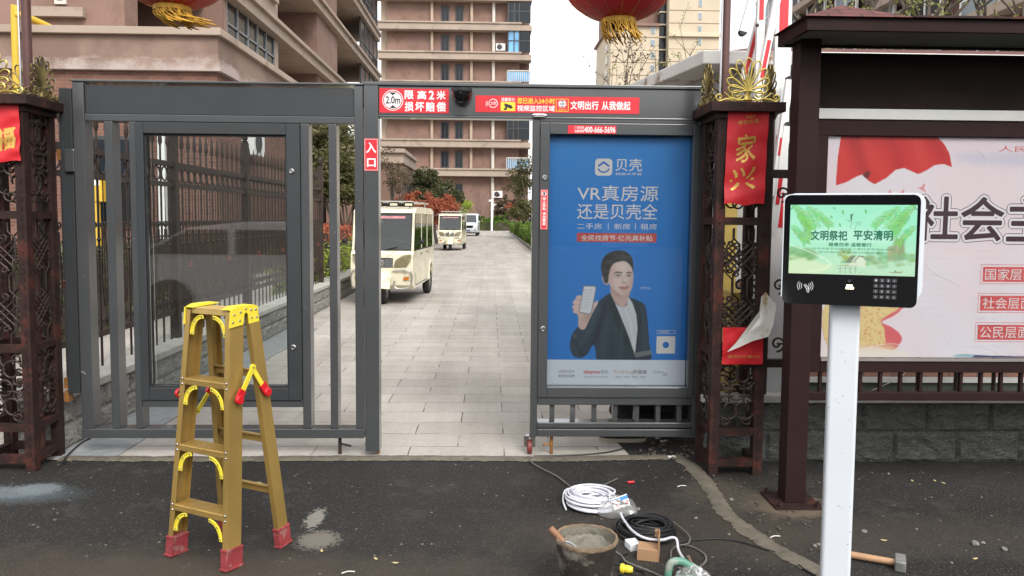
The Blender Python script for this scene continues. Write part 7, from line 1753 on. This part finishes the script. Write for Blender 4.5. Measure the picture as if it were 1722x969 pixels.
for k in range(-2, 7):
    y = 30 + fp * k
    for a, b_, yy in ((1093.5, 1101.5, CYY), (1169, 1175.5, CYY - 2)):
        if y < 46 and a < 1100: continue
        mb = MB(); mb.box(cx_(a), cx_(b_), yy - .12, yy - .002, cz_(y + 6), cz_(y - 6)); w = mb.build('window', whitepipe, ct); MB().box(cx_(a + .8), cx_(b_ - .8), yy - .2, yy - .121, cz_(y + 5.2), cz_(y - 5.2)).build('pane', mk('grey blue pane', (.22, .27, .30), .2, 0, .2, .5) if k == -2 else bpy.data.materials['grey blue pane'], w)
    MB().box(cx_(1110), cx_(1120), CYY + .8, CYY + 2.9, cz_(y + 9), cz_(y - 8)).build('stair_window', M_pane, ct)
    MB().box(cx_(1109), cx_(1120.5), CYY + .5, CYY + 2.99, cz_(y + 11.6), cz_(y + 9.2)).build('stair_ledge', creamw, ct)
    for xa, xb, yy in ((1121, 1205.3, CYY - 2.1),) + (((1026.8, 1108, CYY - .1),) if y > 40 else ()):
        MB().box(cx_(xa), cx_(xb), yy, yy + .09, cz_(y + 12.2), cz_(y + 11.7)).build('joint_band', creamd if k == 2 else stucco, ct)
MB().box(cx_(1120), cx_(1206.5), CYY - 2.7, CYY - 2.01, cz_(65), cz_(58)).build('cornice', creamd, ct)
for k in range(0, 5): MB().box(cx_(1027) - .25, cx_(1027) - .01, CYY + 4, CYY + 7, cz_(75 + fp * k + 6), cz_(75 + fp * k - 6)).build('side_window', whitepipe, ct)
# ---- building behind the notice board
rb = thing('apartment_block', (28, 45, 0), 'brown and white apartment block seen above the notice board roof', 'building')
RX = 22.0
MB().box(RX + 1, RX + 14, 24, 66, 0, 27).build('wall', stucco, rb)
for k in range(8):
    z = 1.6 + 3.0 * k
    MB().box(RX - .1, RX + 1, 23.8, 66.2, z, z + .45).build('balcony_band', ledge_m, rb)
    for j in range(9):
        y0 = 25 + 4.6 * j
        mb = MB(); mb.box(RX + .35, RX + .5, y0, y0 + .12, z + .46, z + 2.98); mb.box(RX + .35, RX + .5, y0 + 2.9, y0 + 3.02, z + .46, z + 2.98); mb.box(RX + .35, RX + .5, y0 + 1.45, y0 + 1.55, z + .46, z + 2.98); mb.box(RX + .35, RX + .5, y0 + .13, y0 + 2.89, z + 1.3, z + 1.4); w = mb.build('window', white_paint, rb)
        MB().box(RX + .4, RX + .46, y0 + .12, y0 + 2.9, z + .46, z + 2.98).build('pane', (M_pane, bpy.data.materials['grey blue pane'])[(j * 3 + k) % 2], w)

# ================================================================== GREENERY
bark = mk('grey brown bark', (.075, .058, .045), .9, 0, .3, 14, .4, 60)
lf_olive = leafmat('olive leaves', [(.05, .055, .02), (.12, .12, .045), (.20, .165, .08)], 5)
lf_dark = leafmat('dark evergreen leaves', [(.035, .042, .018), (.085, .098, .042), (.15, .145, .075)], 4)
lf_red = leafmat('red photinia leaves', [(.20, .055, .032), (.44, .13, .07), (.52, .22, .12)], 5)
lf_green = leafmat('fresh green leaves', [(.12, .19, .02), (.34, .44, .06), (.48, .54, .12)], 6)
lf_hedge = leafmat('clipped hedge leaves', [(.035, .075, .012), (.12, .21, .03), (.22, .31, .05)], 7)
lf_spring = leafmat('pale spring leaves', [(.16, .19, .05), (.28, .30, .08), (.36, .38, .12)], 3)
lf_brown = leafmat('brown twiggy leaves', [(.08, .055, .04), (.16, .115, .075), (.15, .14, .065)], 3)
def leaf(mb, p, s, rnd, m):
    a = Vector((rnd.gauss(0, 1), rnd.gauss(0, 1), rnd.gauss(0, .7))); a.normalize()
    b_ = a.cross(Vector((rnd.gauss(0, 1), rnd.gauss(0, 1), rnd.gauss(0, 1)))); b_.normalize()
    n = a.cross(b_) * s * .12; s *= rnd.uniform(.7, 1.3)
    o = len(mb.v)
    mb.v += [tuple(p - a * s * .5), tuple(p + b_ * s * .28 + n), tuple(p + a * s * .5), tuple(p - b_ * s * .28 + n)]
    mb.f.append([o, o + 1, o + 2, o + 3]); mb.m.append(m); mb.s.append(False)
def inball(rnd):
    while True:
        v = Vector((rnd.uniform(-1, 1), rnd.uniform(-1, 1), rnd.uniform(-1, 1)))
        if v.length <= 1: return v
def tree(name, label, cat, base, crowns, nclump, per, size, lm, seed, trunk_r=.06, group=None, forks=7, cr=.28, fork_z=.35, trunk=True):
    rnd = random.Random(seed); base = Vector(base); t = thing(name, tuple(base), label, cat, group); cl = []
    for k in range(nclump):
        c, r = crowns[k % len(crowns)]; v = inball(rnd); v = v * (.55 + .45 * rnd.random()) if v.length > .01 else v
        v = v.normalized() * (v.length ** .6)
        cl.append((Vector(c) + Vector((v.x * r[0], v.y * r[1], v.z * r[2])), min(r) * cr * rnd.uniform(.6, 1.4)))
    mb = MB()
    for c, r in cl:
        for i in range(int(per * rnd.uniform(.5, 1.5))):
            v = inball(rnd); leaf(mb, c + Vector((v.x, v.y, v.z * .75)) * r, size, rnd, 0)
    mb.build('crown', lm, t)
    if trunk:
        mb = MB(); top = sum((Vector(c) for c, r in crowns), Vector()) / len(crowns); fk = base.lerp(top, fork_z)
        mb.tube(smooth([base, base.lerp(fk, .5) + Vector((rnd.uniform(-.05, .05), 0, 0)), fk], 4), [trunk_r * (1 - .035 * i) for i in range(9)], 8)
        for c, r in rnd.sample(cl, min(forks, len(cl))):
            m_ = fk.lerp(c, .5) + Vector((rnd.uniform(-.15, .15), rnd.uniform(-.15, .15), rnd.uniform(-.05, .2))) * (c - fk).length * .4
            mb.tube(smooth([fk, m_, c], 4), [trunk_r * .65 * (1 - .09 * i) for i in range(9)], 6)
        mb.build('trunk', bark, t)
    return t
def hedge(name, label, x0, x1, y0, y1, z0, z1, n, size, lm, seed, cat='hedge', wob=.08, mats=None, top_from=None):
    rnd = random.Random(seed); t = thing(name, ((x0 + x1) / 2, (y0 + y1) / 2, z0), label, cat); mb = MB(); c = Vector(((x0 + x1) / 2, (y0 + y1) / 2, 0))
    for i in range(n):
        p = Vector((rnd.uniform(x0, x1), rnd.uniform(y0, y1), rnd.uniform(z0, z1))); f = rnd.random()
        if f < .45: p.z = z1 - abs(rnd.gauss(0, .05))
        elif f < .65: p.y = y0 + abs(rnd.gauss(0, .05))
        elif f < .9: p.x = (x0 if abs(x0) < abs(x1) else x1) + rnd.gauss(0, .04)
        w = wob * mnoise.noise((p.x * 2.2, p.y * 2.2, p.z * 2.2 + seed)) * 2
        p = p + Vector((w, w, w * .9)); leaf(mb, p, size, rnd, 0 if top_from is None or p.z < top_from + .12 * mnoise.noise(p * 3) else 1)
    mb.build('foliage', lm, t)
    MB().box(x0 + .1, x1 - .1, y0 + .1, y1 - .1, z0, z1 - .12).build('dark_core', [bark], t)  # one solid dark box fills the hedge behind its leaves
    return t
W_ = lambda px, py, Y: tuple(P(px, py, Y))
tree('leafy_tree', 'leafy olive green tree with leaning limbs seen between the left gate bars', 'tree', (PX(592, 17, 440), 17, .05), [(W_(545, 262, 16.8), (.62, .7, .85)), (W_(585, 285, 17), (.5, .6, .75)), (W_(560, 225, 17.2), (.55, .6, .5)), (W_(520, 250, 17), (.35, .5, .6)), (W_(575, 318, 17), (.6, .5, .4)), (W_(540, 300, 17), (.6, .5, .5))], 200, 75, .085, lf_olive, 1, .045, None, 12, .42, .22)
tree('leafy_tree', 'thin brownish tree standing in front of the entrance porch', 'tree', (PX(655, 27, 380), 27, .05), [(W_(655, 290, 27), (.75, .6, .9)), (W_(672, 305, 28), (.5, .5, .6))], 40, 40, .09, lf_brown, 2, .05, None, 10, .4)
tree('evergreen_tree', 'broad dark evergreen tree behind the red photinia bush', 'tree', (PX(735, 44, 400), 44, .0), [(W_(722, 318, 44), (1.2, 1.0, 1.1)), (W_(745, 330, 45), (1.0, .9, .9)), (W_(706, 340, 43), (.9, .9, .9)), (W_(715, 300, 44), (.8, .7, .6))], 90, 75, .16, lf_dark, 3, .1, None, 8, .42)
tree('evergreen_tree', 'rounded very dark evergreen tree beside the far van', 'tree', (PX(762, 54, 400), 54, 0), [(W_(762, 338, 54), (.75, .8, .95))], 35, 70, .16, lf_dark, 4, .08, None, 5, .42)
tree('photinia_bush', 'large rounded red photinia bush behind the nearest tricycle', 'bush', (PX(700, 40, 400), 40, 0), [(W_(706, 346, 40), (1.45, 1.0, .85)), (W_(738, 354, 41), (1.1, .9, .85)), (W_(685, 366, 40), (.9, .9, .8))], 130, 85, .11, lf_red, 5, .05, None, 4, .30)
tree('photinia_bush', 'narrow red photinia bush between the two tricycles', 'bush', (PX(752, 41, 400), 41, 0), [(W_(752, 366, 41), (.55, .7, .75))], 30, 60, .10, lf_red, 15, .03, None, 3, .4)
tree('young_tree', 'small bright green young tree beyond the farther tricycle', 'tree', (PX(780, 72, 390), 72, 0), [(W_(779, 348, 72), (.75, .7, .8))], 22, 45, .17, lf_green, 6, .05, None, 5, .45)
hd = hedge('hedge', 'green and red mixed hedge behind the left stone wall beyond the fence', -3.75, -2.98, 13.0, 19.5, .1, 1.30, 9000, .065, [lf_green, lf_red], 7, top_from=1.02)
hedge('hedge', 'low dark green hedge planted between the iron fence and the annex', -5.75, -4.9, 7.2, 16.5, .02, 1.05, 5200, .09, lf_dark, 8)
hedge('hedge', 'long clipped bright green hedge along the right kerb of the drive', 2.02, 3.3, 33, 80, .1, 1.02, 9000, .15, lf_hedge, 9)
hedge('hedge', 'clipped green hedge across the far end of the drive', PX(806, 89.5), PX(905, 89.5), 89.2, 90.6, .02, 1.05, 3600, .17, lf_hedge, 10)
tree('evergreen_tree', 'tall brownish green tree at the right side of the far drive', 'tree', (PX(880, 56, 400), 56, 0), [(W_(884, 330, 56), (1.3, 1.2, 1.5)), (W_(872, 300, 57), (1.0, 1.0, 1.2)), (W_(892, 290, 56), (1.2, 1.0, 1.3)), (W_(880, 355, 55), (1.0, 1.0, .8))], 80, 60, .17, lf_olive, 11, .1, None, 9, .4)
tree('photinia_bush', 'red photinia bush under the tall tree at the right of the far drive', 'bush', (PX(866, 62, 390), 62, 0), [(W_(862, 351, 62), (.7, .6, .6)), (W_(878, 357, 60), (.7, .6, .75))], 40, 50, .14, lf_red, 12, .04, None, 3, .4)
tree('bush', 'mid green bush above the clipped hedge at the end of the drive', 'bush', (PX(845, 91.5, 385), 91.5, 0), [(W_(843, 368, 91.5), (1.3, .8, .6)), (W_(815, 370, 91.5), (1.0, .8, .5))], 40, 50, .2, lf_hedge, 13, .04, None, 3, .4)
tree('thicket', 'brown twiggy bushes in front of the end tower right of the downpipe', 'bush', (PX(858, 90.6, 385), 93, 0), [(W_(858, 338, 92.5), (1.9, .8, 2.2)), (W_(846, 352, 92.5), (1.3, .7, 1.2))], 60, 46, .26, lf_brown, 14, .08, None, 10, .35)
def bare(name, label, base, tips, r, seed, lm=None, size=.2, per=5, sub=4):
    rnd = random.Random(seed); base = Vector(base); t = thing(name, tuple(base), label, 'tree'); mb = MB(); lv = MB(); fk = base.lerp(sum((Vector(x) for x in tips), Vector()) / len(tips), .35)
    mb.tube(smooth([base, fk], 5), r, 6)
    for tp in tips:
        tp = Vector(tp); m_ = fk.lerp(tp, .55) + Vector((rnd.uniform(-1, 1), 0, rnd.uniform(-.3, .3))) * (tp - fk).length * .08; pts = smooth([fk, m_, tp], 6); mb.tube(pts, [r * .7 * (1 - .07 * i) for i in range(len(pts))], 5)
        for k in range(sub):
            p = pts[rnd.randint(4, len(pts) - 2)]; e = p + Vector((rnd.uniform(-1, 1), rnd.uniform(-.6, .6), rnd.uniform(.3, 1.2))) * (tp - fk).length * .2; mb.tube([p, p.lerp(e, .5) + Vector((0, 0, .03)), e], [r * .3, r * .22, r * .12], 4)
            if lm:
                for _ in range(per): leaf(lv, e.lerp(p, rnd.random() * .7) + inball(rnd) * size * 1.2, size, rnd, 0)
    mb.build('trunk', bark, t)
    if lm: lv.build('crown', lm, t)
    return t
bare('bare_tree', 'bare branching tree with reddish buds in front of the cream tower', (PX(1050, 60, 366), 60, 0), [W_(x, y, 60) for x, y in ((1030, 110), (1045, 80), (1058, 70), (1070, 82), (1080, 95), (1090, 120), (1105, 118), (1020, 130))], .10, 1, lf_brown, .22, 10, 7)
bare('sprouting_tree', 'thin sprouting tree with one tall straight leader beside the cream tower', (PX(1140, 62, 366), 62, 0), [W_(x, y, 62) for x, y in ((1141, 36), (1168, 70), (1128, 110), (1120, 104), (1112, 122), (1160, 84))], .09, 2, lf_spring, .22, 8, 5)
bare('sprouting_tree', 'low sprouting tree with pale green buds left of the cream tower', (PX(1012, 70, 366), 70, 0), [W_(x, y, 70) for x, y in ((1005, 118), (1015, 125), (1025, 122), (1040, 128))], .07, 3, lf_spring, .22, 9, 4)
bare('bare_tree', 'slim bare tree in front of the end tower beside the white downpipe', (PX(806, 88.5, 388), 88.9, 0), [W_(x, y, 88.9) for x, y in ((800, 330), (808, 315), (815, 330), (803, 345))], .06, 4)
bare('sprouting_tree', 'big tree with thick limbs and spring leaves above the notice board roof', (PX(1455, 13, 366), 13, 0), [W_(x, y, 13) for x, y in ((1380, 8), (1410, 22), (1452, -60), (1500, -10), (1560, 22), (1600, 5), (1345, 28), (1540, -20))], .12, 5, lf_spring, .075, 16, 9)
bare('sprouting_tree', 'second tree with crossing bare limbs above the right end of the notice board', (PX(1690, 15, 366), 15, 0), [W_(x, y, 15) for x, y in ((1640, 2), (1680, 30), (1600, 18), (1720, 6), (1655, -30))], .10, 6, lf_spring, .075, 12, 8)
# kerb and lamp pole on the right
kb = tag(MB().box(1.86, 2.0, 20, 80, 0, .14).build('kerb', mk('concrete kerb', (.33, .31, .28), .9, 0, .15, 4), bevel=.01), kind='structure')
lp = thing('lamp_pole', (PX(827, 88, 380), 88.3, 0), 'slim white pole with a small camera at the end of the drive', 'pole')
MB().tube([(PX(827, 88, 380), 88.3, 0), (PX(827, 88, 380), 88.3, PZ(335, 88.3, 827))], .12, 8).build('shaft', white_paint, lp)
MB().box(PX(822, 88, 340), PX(827, 88, 340), 88.1, 88.4, PZ(339, 88.3, 827), PZ(336, 88.3, 827)).build('camera', white_paint, lp)

# ================================================================== ACROSS THE STREET (seen only mirrored in the glass)
sb = thing('added_street_block', (0, -36, 0), 'long dark block added across the street to dim the display glass reflection', 'building')
MB().box(-60, 60, -40, -33, 0, 7.5).build('wall', mk('dark street block', (.06, .055, .05), .9, 0, .2, .4), sb)  # unseen block added to darken what the display glass mirrors
for i in range(18):
    for z in (.4, 4.2):
        MB().box(-43 + 4.9 * i, -39.5 + 4.9 * i, -32.99, -32.9, z, z + 2.2).build('window', M_pane, sb)
cs = thing('parked_car', (-3.0, -1.6, 0), 'white car parked left of the photographer and mirrored in the empty display case', 'car')
cp = mk('white car paint', (.82, .83, .84), .25, 0, .03, 2, coat=.5)
QX, QY = -2.9, -1.7
MB().prism([(-2.2, .3), (-2.25, .6), (-2.15, .88), (-1.75, 1.0), (-1.15, 1.33), (-.5, 1.41), (.6, 1.40), (1.35, 1.02), (2.1, .85), (2.2, .6), (2.2, .3)], lambda a, b_, d: (QX + a, QY + d, b_), -.85, .85).build('body', cp, cs, .08)
for x0, x1, t0, t1 in ((-1.75, -.62, -1.15, -.62), (-.52, .55, -.52, .45), (.62, 1.15, .52, .60)): MB().prism([(x0, .98), (x1, .98), (t1, 1.31), (t0, 1.31)], lambda a, b_, d: (QX + a, QY + d, b_), .84, .86).build('window', carglass, cs)
for x in (-1.4, 1.35):
    MB().lathe([(.2, -.1), (.32, -.09), (.32, .09), (.2, .1), (.0005, .1)], (QX + x, QY + .8, .32), 24, axis=(0, 1, 0)).build('wheel', rubber, cs)
t = ac((PXR - .05, 19.3, P(420, 262, 19.3).z), (1, 0, 0), 'white air conditioner on the annex side wall seen through the display case'); t['group'] = 'air conditioners on the annex'
